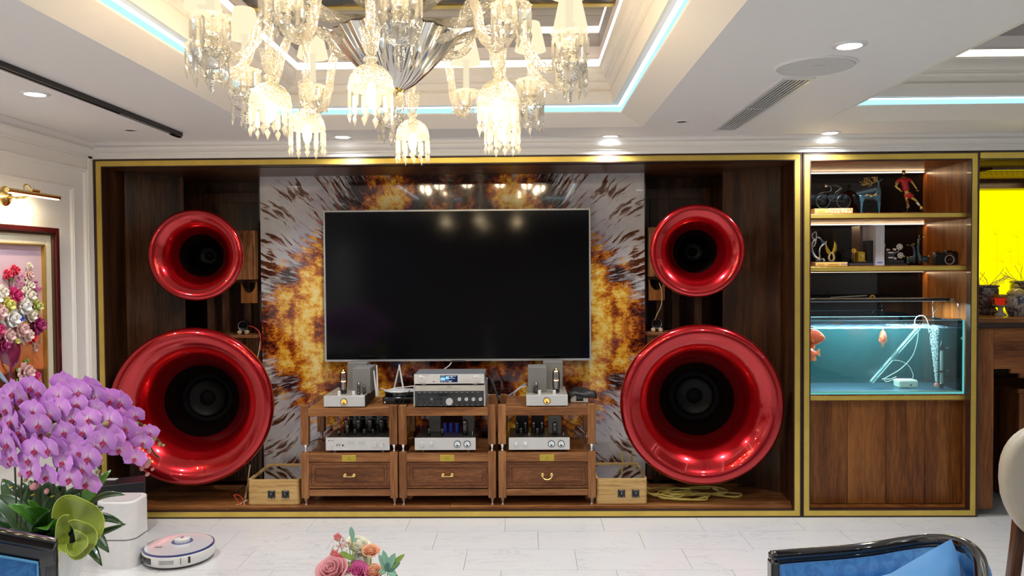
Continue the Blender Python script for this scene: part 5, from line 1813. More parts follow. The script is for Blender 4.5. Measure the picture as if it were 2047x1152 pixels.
# second shelf
Mz = Z2
yb2 = mat('yellow_book_cover', (0.82, 0.55, 0.16), 0.45, var=0.03)
r, W = book(1630.5, 1694.5, 0.0235, Mz, 'flat yellow book under the winged trophy', yb2)
B(W * 0.40, W * 0.74, -0.001, 0, 0.008, 0.0125).build('spine_lettering', mat('brown_ink', (0.45, 0.25, 0.06), 0.5), r, world=False)
B(W * 0.06, W * 0.28, -0.001, 0, 0.009, 0.0115).build('spine_lettering', mat('brown_ink2', (0.55, 0.32, 0.08), 0.5), r, world=False)
B(W * 0.80, W * 0.99, -0.001, 0, 0.009, 0.013).build('blue_mark', mat('blue_ink', (0.15, 0.2, 0.7), 0.5), r, world=False)
zt2 = Mz + 0.024


def G(px, py, y=0.0, ox=0, oz=0):         # crop [1610,430,1760,540] at 10.47 px per pixel
    q = P(1610 + px / 10.473, 430 + py / 10.473, YF)
    return V((q.x - ox, y, q.z - oz))


ts = thing('abstract_trophy', 'silver and blue glass abstract figure trophy at the left end of the second shelf', 'trophy', (P(1637, 520, YF).x, YF - 0.02, zt2))
ox, oz = ts.location.x, P(1637, 430 + 905 / 10.473, YF).z
g2 = lambda px, py, y=0.0: G(px, py, y, ox, oz)
B(g2(125, 0).x, g2(435, 0).x, -0.025, 0.03, 0, 0.006).build('base', M_gblack, ts, world=False)
M_sfig = mat('polished_silver', (0.75, 0.77, 0.8), 0.15, metal=1, var=0)
M_bfig = mat('blue_glaze', (0.03, 0.16, 0.62), 0.15, coat=0.8, var=0)
MB().tube(cr([g2(250, 870), g2(270, 800), g2(265, 700), g2(285, 600), g2(340, 540), g2(395, 500), g2(330, 460), g2(270, 390), g2(215, 385)], 5), [0.006] * 41, 8).build('figure', M_sfig, ts, world=False)
MB().tube(cr([g2(290, 850), g2(180, 770), g2(120, 660), g2(108, 540), g2(140, 470)], 5), 0.006, 8).build('blue_sweep', M_sfig, ts, world=False)
MB().tube(cr([g2(250, 850, .004), g2(150, 760, .004), g2(112, 640, .004)], 5), 0.006, 8).build('blue_sweep', M_bfig, ts, world=False)
MB().tube(cr([g2(140, 580), g2(180, 520), g2(200, 420), g2(205, 340), g2(185, 270), g2(115, 330), g2(130, 420)], 5), 0.004, 8).build('loop', M_sfig, ts, world=False)
MB().prism([(g2(a_, b_).x, g2(a_, b_).z) for a_, b_ in ((262, 375), (300, 420), (330, 460), (395, 495), (300, 520), (318, 470))], -0.006, 0.004).build('blue_fin', M_bfig, ts, world=False, bevel=0.002)
MB().tube(cr([g2(200, 880), g2(290, 850), g2(350, 850), g2(365, 880)], 5), 0.008, 8).build('foot', M_sfig, ts, world=False)
MB().ball(g2(155, 430), (0.010, 0.008, 0.012), 12, 8).build('bust', M_sfig, ts, world=False)

tw = thing('winged_trophy', 'gold and cream pair of wings trophy on the yellow book', 'trophy', (P(1660.5, 520, YF).x, YF - 0.01, zt2))
ox, oz = tw.location.x, P(1660.5, 430 + 910 / 10.473, YF).z
B(-0.026, 0.026, -0.02, 0.02, 0, 0.005).build('base', M_gblack, tw, world=False)
M_cr = mat('cream_glaze', (0.75, 0.68, 0.45), 0.2, coat=0.5, var=0)
M_gw = mat('gold_wing', (0.80, 0.58, 0.08), 0.22, metal=0.8, var=0)
MB().tube(cr([g2 and G(525, 700, 0, ox, oz), G(485, 770, 0, ox, oz), G(485, 850, 0, ox, oz), G(530, 890, 0, ox, oz), G(580, 850, 0, ox, oz), G(580, 770, 0, ox, oz), G(545, 700, 0, ox, oz)], 5), 0.0065, 10).build('loop', M_cr, tw, world=False)
for poly in ([(430, 460), (400, 540), (405, 640), (440, 720), (500, 745), (520, 700), (480, 640), (440, 580), (425, 520)], [(592, 455), (640, 560), (638, 650), (600, 710), (548, 735), (540, 690), (570, 620), (585, 540)]):
    MB().prism([(G(a_, b_, 0, ox, oz).x, G(a_, b_, 0, ox, oz).z) for a_, b_ in poly], -0.006, 0.005).build('wing', M_gw, tw, world=False, bevel=0.003)

cb_ = thing('book', 'black book lying flat under the golden telephone', 'book', (P(1697, 528, 5.05).x, 5.05, Mz), group='books on the display shelves')
B(0, 0.155, 0, 0.15, 0, 0.019).build('cover', M_gblack, cb_, world=False, bevel=0.001)
B(0.003, 0.152, -0.0006, 0.0, 0.004, 0.014).build('pages', mat('dark_pages', (0.05, 0.05, 0.055), 0.5), cb_, world=False)
tp = thing('telephone_ornament', 'small golden antique telephone ornament on a black book', 'ornament', (P(1715, 520, YF).x, YF, Mz + 0.0195))
ox, oz = tp.location.x, P(1715, 430 + 925 / 10.473, YF).z
g2 = lambda px, py, y=0.0: G(px, py, y, ox, oz)
M_gp = mat('aged_gold', (0.75, 0.48, 0.05), 0.3, metal=0.8, var=0.05)
B(g2(975, 0).x, g2(1290, 0).x, -0.025, 0.03, 0, 0.007).build('base', M_gblack, tp, world=False)
B(g2(1085, 0).x, g2(1225, 0).x, -0.02, 0.02, 0.0075, g2(0, 715).z).build('body', M_gp, tp, world=False, bevel=0.002)
B(g2(1070, 0).x, g2(1245, 0).x, -0.022, 0.022, 0.0072, 0.012).build('plinth', M_gp, tp, world=False)
MB().lathe([(0.0105, 0), (0.0105, 0.003), (0.004, 0.004), (0.0, 0.005)], 18, T(*g2(1155, 790, -0.02)) @ RX(PI / 2), caps=False).build('rotary_dial', M_brass, tp, world=False)
MB().tube([g2(1060, 700), g2(1215, 700)], 0.003, 6).build('cradle', M_gp, tp, world=False)
MB().tube([g2(1022, 900), g2(1022, 720)], 0.0028, 8).build('stem', M_brass, tp, world=False)
MB().lathe([(0.005, 0.012), (0.011, 0.002), (0.0155, 0.0), (0.0155, -0.003), (0.012, -0.002), (0.0, 0.004)], 20, T(*g2(1015, 675)) @ LY, caps=False).build('horn', M_gp, tp, world=False)
MB().tube([g2(990, 730), g2(988, 830)], [0.003, 0.0015], 6).build('earpiece', M_gp, tp, world=False)

fo = thing('folder_box', 'dark upright file box beside the white book spine', 'box', (P(1728, 520, 5.10).x, 5.10, Mz))
hh = P(1740, 450, 5.10).z - Mz
B(0, 0.068, 0.07, 0.20, 0, hh).build('rear_box', mat('taupe_box', (0.12, 0.09, 0.08), 0.4, coat=0.3), fo, world=False, bevel=0.001)
B(0.020, 0.072, 0, 0.065, 0, P(1740, 481, 5.10).z - Mz).build('front_box', M_black, fo, world=False, bevel=0.001)
B(0.018, 0.056, 0.067, 0.0695, P(1740, 481, 5.10).z - Mz, hh - 0.002).build('pale_label', mat('pink_grey_card', (0.42, 0.35, 0.33), 0.5), fo, world=False)
wbk = thing('book', 'tall white-spined book standing upright on the second shelf', 'book', (P(1751, 520, 5.06).x, 5.06, Mz), group='books on the display shelves')
a_ = P(1768, 520, 5.06).x - P(1751, 520, 5.06).x
hh = P(1760, 449.5, 5.06).z - Mz
MB().box(0, a_, 0, 0.004, 0, hh).box(0, 0.003, 0.004, 0.2, 0, hh).box(a_ - 0.003, a_, 0.004, 0.2, 0, hh).build('cover', mat('white_cover', (0.55, 0.56, 0.62), 0.4, var=0), wbk, world=False, smooth=0)
B(0.003, a_ - 0.003, 0.004, 0.197, 0.003, hh - 0.003).build('pages', mat('paper2', (0.7, 0.66, 0.55), 0.8), wbk, world=False)
mb = MB()
for k in range(14):
    mb.box(a_ * 0.58, a_ * 0.70, -0.0006, 0, hh * 0.18 + k * 0.0105, hh * 0.18 + k * 0.0105 + 0.007)
tag(mb.build('spine_lettering', mat('silver_ink', (0.75, 0.75, 0.78), 0.4), wbk, world=False), kind='stuff')
B(a_ * 0.15, a_ * 0.75, -0.0006, 0, 0.016, 0.024).build('blue_mark', mat('blue_ink2', (0.15, 0.2, 0.7), 0.5), wbk, world=False)


def Hh(px, py, y=0.0, ox=0, oz=0):        # crop [1750,430,1940,540] at 10.474 px per pixel
    q = P(1750 + px / 10.474, 430 + py / 10.474, YF)
    return V((q.x - ox, y, q.z - oz))


pr = thing('film_projector_ornament', 'miniature film projector with two white reels on the second shelf', 'ornament', (P(1788, 520, YF).x, YF, Mz))
ox, oz = pr.location.x, P(1788, 430 + 990 / 10.474, YF).z
g2 = lambda px, py, y=0.0: Hh(px, py, y, ox, oz)
B(g2(150, 0).x, g2(630, 0).x, -0.03, 0.03, 0, 0.014).build('base', M_gblack, pr, world=False, bevel=0.002)
B(g2(210, 0).x, g2(560, 0).x, -0.025, 0.025, 0.0145, g2(0, 880).z).build('plinth', mat('black_wood', (0.03, 0.03, 0.03), 0.4), pr, world=False)
B(g2(240, 0).x, g2(390, 0).x, -0.02, 0.02, g2(0, 878).z, g2(0, 700).z).build('housing', M_gblack, pr, world=False, bevel=0.002)
for zz_ in (725, 830):
    B(g2(240, 0).x, g2(345, 0).x, -0.023, -0.0205, g2(0, zz_ + 14).z, g2(0, zz_ - 14).z).build('chrome_band', M_chrome, pr, world=False)
for (a_, b_) in ((465, 603), (482, 782)):
    r_ = 62 / 10.474 * K
    q = g2(a_, b_, -0.024)
    rl = MB().lathe([(r_, 0), (r_, 0.004), (r_ * 0.2, 0.005), (0, 0.005)], 28, T(*q) @ RX(PI / 2)).build('film_reel', mat('cream_reel', (0.72, 0.72, 0.66), 0.4, var=0), pr, world=False)
    for k in range(6):
        a2 = 2 * PI * k / 6 + 0.3
        MB().lathe([(r_ * 0.17, 0), (r_ * 0.17, 0.0008)], 10, T(q.x + r_ * 0.62 * math.cos(a2), q.y - 0.0048, q.z + r_ * 0.62 * math.sin(a2)) @ RX(PI / 2)).build('reel_hole', M_black, rl, world=False)
MB().ball(g2(270, 665), (0.014, 0.012, 0.009), 14, 8).build('lamp_dome', M_chrome, pr, world=False)
MB().lathe([(0.009, 0), (0.009, 0.012), (0.006, 0.016)], 14, T(*g2(370, 660, -0.015)) @ RX(PI / 2)).build('lens', M_chrome, pr, world=False)
MB().tube([g2(360, 740, -.02), g2(450, 690, -.02), g2(460, 610, -.02)], 0.003, 6).build('reel_arm', M_chrome, pr, world=False)
MB().ball(g2(388, 850, -.02), (0.0105, 0.005, 0.0105), 12, 8).build('crank', M_chrome, pr, world=False)
MB().tube(cr([g2(180, 530), g2(205, 550), g2(195, 600), g2(190, 700)], 4), 0.0015, 5).build('handle', M_chrome, pr, world=False)

M_dteal = mat('dark_teal_glaze', (0.012, 0.05, 0.065), 0.15, coat=0.8, var=0.1)
for (label, V_, E_, R_, ears, tail, noz) in (
    ('small seated dark teal deer looking left beside the projector', [(720, 870), (780, 840), (790, 760), (775, 660), (760, 590), (735, 570), (690, 565), (640, 850), (650, 960), (770, 950), (620, 815)], [(0, 1), (1, 2), (2, 3), (3, 4), (4, 5), (5, 6), (0, 7), (7, 8), (1, 9), (7, 10)], [.017, .015, .010, .008, .008, .008, .004, .014, .006, .007, .004], [(770, 545, 745, 520), (765, 550, 790, 530)], (575, 800), (645, 560)),
    ('small seated dark teal deer with raised head, right of its twin', [(960, 860), (890, 830), (865, 740), (858, 620), (868, 500), (885, 430), (915, 405), (1060, 850), (1070, 960), (900, 960), (1090, 800)], [(0, 1), (1, 2), (2, 3), (3, 4), (4, 5), (5, 6), (0, 7), (7, 8), (1, 9), (7, 10)], [.018, .016, .010, .0085, .008, .009, .006, .015, .007, .007, .004], [(885, 400, 870, 335), (950, 400, 1005, 382)], (1085, 790), None)):
    cx = sum(v[0] for v in V_) / len(V_)
    d_ = thing('deer_figurine', label, 'figurine', (P(1750 + cx / 10.474, 520, YF).x, YF - 0.02, Mz), group='pair of small deer')
    ox, oz = d_.location.x, P(1788, 430 + 985 / 10.474, YF).z
    skin('body', [Hh(a_, b_, 0, ox, oz) for a_, b_ in V_], E_, R_, M_dteal, d_, 2)
    mb = MB()
    for e4 in ears:
        mb.tube([Hh(e4[0], e4[1], 0, ox, oz), Hh((e4[0] + e4[2]) / 2, (e4[1] + e4[3]) / 2, -0.003, ox, oz), Hh(e4[2], e4[3], 0, ox, oz)], [0.003, 0.0055, 0.001], 7)
    mb.build('gold_ears', M_gfig, d_, world=False)
    MB().ball(Hh(tail[0], tail[1], 0, ox, oz), (0.007, 0.006, 0.006), 10, 6).build('gold_tail', M_gfig, d_, world=False)
    if noz:
        MB().ball(Hh(noz[0], noz[1], 0, ox, oz), (0.006, 0.004, 0.004), 8, 5).build('gold_muzzle', M_gfig, d_, world=False)

cm = thing('camera_body', 'black film camera body with open lens mount on the second shelf', 'camera', (P(1891.5, 520, YF).x, YF, Mz))
ox, oz = cm.location.x, P(1891, 430 + 985 / 10.474, YF).z
g2 = lambda px, py, y=0.0: Hh(px, py, y, ox, oz)
x0, x1 = g2(1210, 0).x, g2(1770, 0).x
ztp = g2(0, 735).z
MB().prism([(x0, 0.004), (x0 + 0.006, 0), (x1 - 0.006, 0), (x1, 0.004), (x1, ztp - 0.012), (x1 - 0.006, ztp), (x0 + 0.006, ztp), (x0, ztp - 0.012)], -0.02, 0.015).build('body', M_black, cm, world=False, bevel=0.003)
MB().prism([(x0 + 0.006, g2(0, 800).z), (x1 - 0.006, g2(0, 800).z), (x1 - 0.006, 0.008), (x0 + 0.006, 0.008)], -0.0215, -0.02).build('leatherette', mat('leatherette', (0.02, 0.02, 0.02), 0.8, bump=0.5, bs=900), cm, world=False)
MB().prism([(g2(1430, 0).x, ztp - 0.008), (g2(1460, 0).x, g2(0, 690).z), (g2(1570, 0).x, g2(0, 690).z), (g2(1600, 0).x, ztp - 0.008)], -0.026, 0.012).build('viewfinder_hump', M_gblack, cm, world=False, bevel=0.003)
q = g2(1510, 875, -0.021)
MB().lathe([(0.0225, 0.001), (0.0315, 0.001), (0.0315, 0.006), (0.0265, 0.006), (0.025, 0.0)], 36, T(*q) @ RX(PI / 2), caps=False).build('lens_mount', M_silver, cm, world=False)
MB().lathe([(0, 0.0012), (0.0255, 0.0012)], 30, T(*q) @ RX(PI / 2), caps=False).build('mirror_box', M_black, cm, world=False)
B(q.x - 0.016, q.x + 0.016, q.y - 0.0025, q.y - 0.0013, q.z - 0.008, q.z + 0.008).build('mirror', mat('grey_mirror2', (0.2, 0.2, 0.2), 0.1, metal=1), cm, world=False)
text('PENTAX', 0.0105, M_chrome, cm, T(g2(1510, 0).x, -0.0265, g2(0, 762).z) @ TF)
for (a_, b_, r_) in ((1318, 725, 0.010), (1665, 722, 0.011)):
    MB().lathe([(r_, 0), (r_, 0.006), (r_ * 0.8, 0.008), (0, 0.008)], 18, T(g2(a_, 0).x, 0, ztp)).build('top_dial', M_gblack, cm, world=False)
for a_ in (1215, 1745):
    MB().tube([(g2(a_, 0).x + 0.006 * math.cos(k * PI / 5), -0.024, g2(0, 790).z + 0.007 * math.sin(k * PI / 5)) for k in range(10)], 0.0016, 6, closed=True).build('strap_lug', M_chrome, cm, world=False)
for dz_ in (885, 915):
    MB().ball(g2(1633, dz_, -0.0215), 0.002, 8, 5).build('flash_socket', M_chrome, cm, world=False)

# ------------------------------------------------------------------ altar alcove at the right
AX0, AX1 = 2.826, 4.10
al = thing('altar_cabinet', 'tall walnut altar alcove with backlit yellow panel at the right edge', 'cabinet', (3.4, 4.9, 0))
zt_al = P(2000, 302, 4.9).z
for (a_, b_, c_, d_, nm, m, y0, y1) in ((AX0, AX1, zt_al - 0.008, zt_al, 'outer_lip', M_edge, 4.9, 4.95), (AX0, AX1, zt_al - 0.044, zt_al - 0.008, 'brass_strip', M_gold, 4.902, 4.93), (AX0, AX1, zt_al - 0.050, zt_al - 0.044, 'inner_lip', M_edge, 4.901, 4.95)):
    B(a_, b_, y0, y1, c_, d_).build(nm, m, al)
M_altar = wood('altar_walnut', (0.07, 0.018, 0.005), (0.19, 0.060, 0.016), (0.32, 0.12, 0.035), 'z', 11, 0.35, 0.25)
M_altar_x = wood('altar_walnut_across', (0.07, 0.018, 0.005), (0.19, 0.060, 0.016), (0.32, 0.12, 0.035), 'x', 11, 0.35, 0.25)
B(AX0, AX0 + 0.018, 4.94, 5.75, 0.65, zt_al - 0.03).build('side_panel', M_altar, al)
B(AX1 - 0.02, AX1, 4.94, 5.75, 0.0, zt_al).build('side_panel', M_altar, al)
B(AX0, AX1, 5.75, 5.77, 0.0, zt_al).build('back_panel', M_walnut, al)
zA = P(2000, 381, 5.70).z
zB = P(2000, 625, 5.70).z
M_yel = emis('yellow_backlight', (1.0, 0.86, 0.0), 1.25)
bp_ = B(AX0 + 0.02, AX1 - 0.02, 5.70, 5.712, zB, zA).build('backlit_panel', M_yel, al)
M_line = emis('etched_line', (0.90, 0.72, 0.0), 1.0)
mb = MB()
for (cx, cy, r_) in ((1992, 470, 10), (2034, 475, 12), (2020, 505, 8), (2005, 525, 14), (2040, 530, 14)):
    for k in range(7):
        a_ = PI * (0.1 + 0.8 * k / 6)
        pts = []
        for s in range(7):
            u = s / 6
            pts.append(P(cx + r_ * 1.6 * u * math.cos(a_) + r_ * 0.35 * math.sin(u * PI) * math.cos(a_ + 1.57), cy - r_ * 1.6 * u * math.sin(a_), 5.699))
        mb.tube(pts, 0.0012, 4)
    mb.tube([P(cx, cy, 5.699), P(cx + 2, cy + 40, 5.699), P(cx - 3, 600, 5.699)], 0.0012, 4)
mb.build('etched_lotus_lines', M_line, bp_)
# canopy
zc0, zc1 = P(2000, 334, 4.98).z, P(2000, 339, 4.98).z
B(AX0 + 0.02, AX1 - 0.02, 5.55, 5.74, zA, P(2000, 352, 5.6).z).build('upper_board', M_walnut_x, al)
MB().prism([(AX0 + 0.02, 5.3), (P(1984, 335, 5.0).x, 5.0), (AX1 - 0.02, 5.0), (AX1 - 0.02, 5.6), (AX0 + 0.02, 5.6)], zc1, zc0, 'z').build('canopy_board', M_walnut_x, al, smooth=0)
B(AX0 + 0.02, AX1 - 0.02, 5.56, 5.57, zc0 + 0.002, zt_al - 0.052).build('glow_panel', emis('amber_backlight', (1.0, 0.62, 0.02), 1.0), al)
mb = MB()
for i in range(22):
    for j in range(5):
        x = 2.86 + i * 0.035 + (j % 2) * 0.0175
        mb.ball((x, 5.10 + j * 0.08, zc1 - 0.003), (0.013, 0.03, 0.004), 6, 4)
tag(mb.build('fretwork', mat('gilt_fretwork', (0.35, 0.20, 0.05), 0.4, metal=0.5), al), kind='stuff')
lamp('altar_lamp', 'AREA', (3.3, 5.35, zc1 - 0.02), 2.5, (1.0, 0.75, 0.35), 0.5, (0, 0, 0), sizey=0.2)
# table top and front
zT = P(2000, 635, 5.0).z
B(AX0 + 0.019, AX1 - 0.021, 4.955, 5.70, zT - 0.03, zT).build('table_top', M_floorwood, al, bevel=0.008)
zq = [P(2000, y, 4.97).z for y in (645, 657, 684, 738, 747, 756)]
B(AX0 + 0.019, AX1 - 0.021, 4.985, 5.0, zq[1], zT - 0.031).build('recessed_rail', M_edge, al)  # dark wood rail set back under the table top
B(AX0 + 0.019, AX1 - 0.021, 4.965, 4.99, zq[1] - 0.008, zq[1]).build('moulding', M_altar_x, al, bevel=0.003)
xa = P(1987, 700, 4.97).x
B(AX0 + 0.003, xa, 4.97, 4.998, 0.03, zq[1] - 0.009).build('pilaster', M_altar, al, bevel=0.002)
B(xa + 0.002, AX1 - 0.022, 4.974, 4.996, zq[2] + 0.001, zq[1] - 0.009).build('front_board', M_altar_x, al, bevel=0.002)
x1_, x2_ = P(2022, 745, 4.97).x, P(2040, 750, 4.97).x
MB().prism([(xa + 0.002, zq[3]), (x1_, zq[3]), (x1_, zq[4]), (x2_, zq[4]), (x2_, zq[5]), (3.6, zq[5]), (3.6, zq[4]), (3.65, zq[4]), (3.65, zq[3]), (AX1 - 0.022, zq[3]), (AX1 - 0.022, zq[2]), (xa + 0.002, zq[2])], 4.974, 4.996).build('stepped_apron', M_altar_x, al, smooth=0)
B(AX0 + 0.003, AX0 + 0.02, 5.0, 5.74, 0.03, 0.65).build('side_panel', M_walnut, al)
lw = thing('low_cabinet', 'lower walnut cabinet tucked inside the dark altar recess', 'cabinet', (3.6, 5.3, 0))
xl = P(2037, 780, 5.2).x
B(xl + 0.01, 3.95, 5.21, 5.68, 0.0, P(2040, 788, 5.2).z).build('carcass', M_altar, lw)
B(xl - 0.005, 3.96, 5.20, 5.69, P(2040, 787, 5.2).z, P(2040, 777, 5.2).z).build('top', M_altar_x, lw, bevel=0.006)


def porcelain(name, c0, c1, scale=28, th_=0.52):
    m, t, b = nt(name)
    tc = t.nodes.new('ShaderNodeTexCoord')
    n = t.nodes.new('ShaderNodeTexNoise')
    n.inputs['Scale'].default_value = scale
    n.inputs['Detail'].default_value = 3
    n.inputs['Distortion'].default_value = 1.5
    t.links.new(tc.outputs['Object'], n.inputs['Vector'])
    r_ = ramp(t, [(th_ - 0.05, c0), (th_, c1)])
    t.links.new(n.outputs['Fac'], r_.inputs['Fac'])
    t.links.new(r_.outputs['Color'], b.inputs['Base Color'])
    b.inputs['Roughness'].default_value = 0.15
    b.inputs['Coat Weight'].default_value = 0.5
    return m


M_por = porcelain('grey_blue_porcelain', (0.06, 0.065, 0.08), (0.28, 0.28, 0.25))
M_ging = porcelain('painted_ginger_jar', (0.05, 0.06, 0.11), (0.42, 0.41, 0.36), 22, 0.46)
YU = 5.36
zU = zT + 0.0005
for (px, sc_, lab_) in ((1966, 1.0, 'blue-grey patterned incense urn at the left of the altar table'), (2052, 1.12, 'larger patterned incense urn behind the ginger jar')):
    q = P(px, 600, YU + (0.12 if px > 2000 else 0))
    u_ = thing('incense_urn', lab_, 'urn', (q.x, q.y, zU), group='incense urns')
    k = sc_
    MB().lathe([(0.075 * k, 0), (0.085 * k, 0.02), (0.07 * k, 0.045), (0.082 * k, 0.05)], 28).build('foot', M_por, u_, world=False)
    MB().lathe([(0.078 * k, 0.0502), (0.088 * k, 0.08), (0.090 * k, 0.16 * k), (0.086 * k, 0.18 * k), (0.094 * k, 0.187 * k), (0.094 * k, 0.197 * k), (0.080 * k, 0.197 * k), (0.076 * k, 0.16 * k), (0, 0.16 * k)], 32).build('bowl', M_por, u_, world=False)
    random.seed(px)
    for s in range(16):
        a_ = random.uniform(0, 2 * PI)
        b0 = V((0.03 * math.cos(a_), 0.03 * math.sin(a_), 0.16 * k))
        pts = [b0]
        d_ = V((math.cos(a_) * 0.4, math.sin(a_) * 0.4, 1))
        crv = random.uniform(0.5, 1.6)
        for j in range(7):
            d_ = (d_ + V((math.cos(a_ + j * 0.7), math.sin(a_ + j * 0.7), -0.35)) * 0.22 * crv).normalized()
            pts.append(pts[-1] + d_ * 0.026)
        MB().tube(pts, 0.0016, 5).build('curled_incense_ash', mat('pale_ash', (0.55, 0.40, 0.25), 0.8) if s == 0 and px == 1966 else bpy.data.materials['pale_ash'], u_, world=False)
q = P(2000, 600, 5.20)
u_ = thing('candle_cup', 'red lit candle in a white porcelain stemmed cup on the altar', 'candle', (q.x, 5.20, zU))
MB().lathe([(0.036, 0), (0.034, 0.008), (0.018, 0.02), (0.014, 0.045), (0.022, 0.058), (0.048, 0.066), (0.050, 0.071), (0.0, 0.069)], 28).build('stem_dish', mat('white_porcelain', (0.62, 0.6, 0.55), 0.2, coat=0.5), u_, world=False)
MB().lathe([(0.022, 0.070), (0.031, 0.08), (0.033, 0.105), (0.040, 0.112), (0.040, 0.114), (0.03, 0.1135), (0, 0.105)], 24).build('red_glass', emis('red_candle_glow', (0.75, 0.03, 0.01), 0.55), u_, world=False)
MB().lathe([(0.034, 0.1142), (0.041, 0.122), (0.043, 0.138), (0.040, 0.138), (0.036, 0.116)], 24, caps=False).build('gilt_rim', mat('gilt_rim', (0.5, 0.36, 0.12), 0.3, metal=0.6), u_, world=False)
q = P(2032, 600, 5.17)
u_ = thing('ginger_jar', 'lidded pale ginger jar with blue dragon painting on the altar', 'jar', (q.x, 5.17, zU))
MB().lathe([(0.045, 0), (0.050, 0.006), (0.062, 0.04), (0.074, 0.08), (0.074, 0.105), (0.060, 0.128), (0.050, 0.135), (0.050, 0.140)], 32).build('body', M_ging, u_, world=False)
MB().lathe([(0.056, 0.1405), (0.058, 0.146), (0.046, 0.165), (0.020, 0.178), (0.012, 0.182), (0.016, 0.192), (0.010, 0.203), (0, 0.206)], 32).build('lid', mat('yellowed_lid', (0.45, 0.38, 0.18), 0.25, coat=0.4, var=0.2, vs=40), u_, world=False)
# ------------------------------------------------------------------ chandelier
M_cry = thin_glass('cut_crystal', (0.98, 0.96, 0.90), 0.14, 0.06, 0.24, (0.95, 0.88, 0.70), cut=170)
M_arm = thin_glass('twisted_glass', (0.97, 0.96, 0.93), 0.14, 0.06, 0.20, (0.95, 0.90, 0.78))
M_cry2 = thin_glass('clear_crystal', (0.98, 0.97, 0.95), 0.22, 0.03, 0.20, (0.95, 0.92, 0.84))
M_cryg = thin_glass('smoky_crystal', (0.72, 0.74, 0.76), 0.30, 0.06, 0.22, (0.6, 0.6, 0.58), cut=150)
M_bulb = emis('bulb_glow', (1.0, 0.80, 0.48), 30)
M_shade = emis('lit_pleated_shade', (1.0, 0.84, 0.56), 1.12)
M_candle = emis('candle_tube_glow', (1.0, 0.88, 0.60), 0.95)
cz = CAMZ
ch = thing('crystal_chandelier', 'large cut crystal chandelier with hanging glass domes and pleated shades', 'chandelier', (CH.x, CH.y, CAMZ + 1.18))
OC = V((CH.x, CH.y, 0))


def Lm(x, y, h):            # local matrix from the chandelier root, h above the eye
    return T(x, y, h - 1.18)


def lpart(mb, name, m, par=None, **k):
    return mb.build(name, m, par or ch, world=False, **k)


lpart(MB().lathe([(0.11, 1.18), (0.115, 1.165), (0.07, 1.14), (0.03, 1.12)], 32, Lm(0, 0, 0)), 'ceiling_rose', M_chrome)
col = lpart(MB().lathe([(0.030, 1.13), (0.030, 1.02), (0.055, 1.0), (0.055, 0.98), (0.040, 0.96), (0.040, 0.88), (0.062, 0.86), (0.062, 0.835), (0.10, 0.82), (0.10, 0.80)], 32, Lm(0, 0, 0), caps=False), 'column', M_chrome)
flp = [(0.205, 0.806), (0.212, 0.800), (0.205, 0.792), (0.165, 0.74), (0.115, 0.685), (0.070, 0.642), (0.030, 0.618), (0.018, 0.612)]
lpart(MB().lathe(flp, 144, Lm(0, 0, 0), flute=24, amp=0.035, caps=False), 'fluted_bowl', mat('silvered_glass', (0.62, 0.60, 0.55), 0.10, metal=0.92, var=0), smooth=60)
lpart(MB().lathe([(0.10, 0.815), (0.20, 0.812), (0.205, 0.806)], 36, Lm(0, 0, 0), caps=False), 'bowl_cover', M_cryg)
lpart(MB().lathe([(0.030, 0.622), (0.034, 0.615), (0.030, 0.608), (0.010, 0.606), (0.009, 0.596), (0, 0.594)], 24, Lm(0, 0, 0), caps=False), 'finial', M_brass)


def rope(pts, r, name='glass_arm'):
    pp = cr(pts, 26)
    mb = MB()
    mb.tube([Lm(0, 0, 0) @ V(p) for p in pp], r, 24, lobes=5, amp=0.20, twist=0.32)
    # spiral beading wound along the arm
    return mb


prism_m = MB()
w_, d_ = 0.0088, 0.0042
prism_m.add([(0, 0, 0.004), (w_, 0, -0.006), (0, d_, -0.006), (-w_, 0, -0.006), (0, -d_, -0.006), (w_, 0, -0.052), (0, d_, -0.052), (-w_, 0, -0.052), (0, -d_, -0.052), (0, 0, -0.060)],
            [(0, 1, 2), (0, 2, 3), (0, 3, 4), (0, 4, 1), (1, 5, 6, 2), (2, 6, 7, 3), (3, 7, 8, 4), (4, 8, 5, 1), (5, 9, 6), (6, 9, 7), (7, 9, 8), (8, 9, 5)])
prism_m.add([(0, 0, -0.058), (0.0098, 0, -0.072), (0, 0.006, -0.072), (-0.0098, 0, -0.072), (0, -0.006, -0.072), (0, 0, -0.096)],
            [(0, 1, 2), (0, 2, 3), (0, 3, 4), (0, 4, 1), (1, 5, 2), (2, 5, 3), (3, 5, 4), (4, 5, 1)])

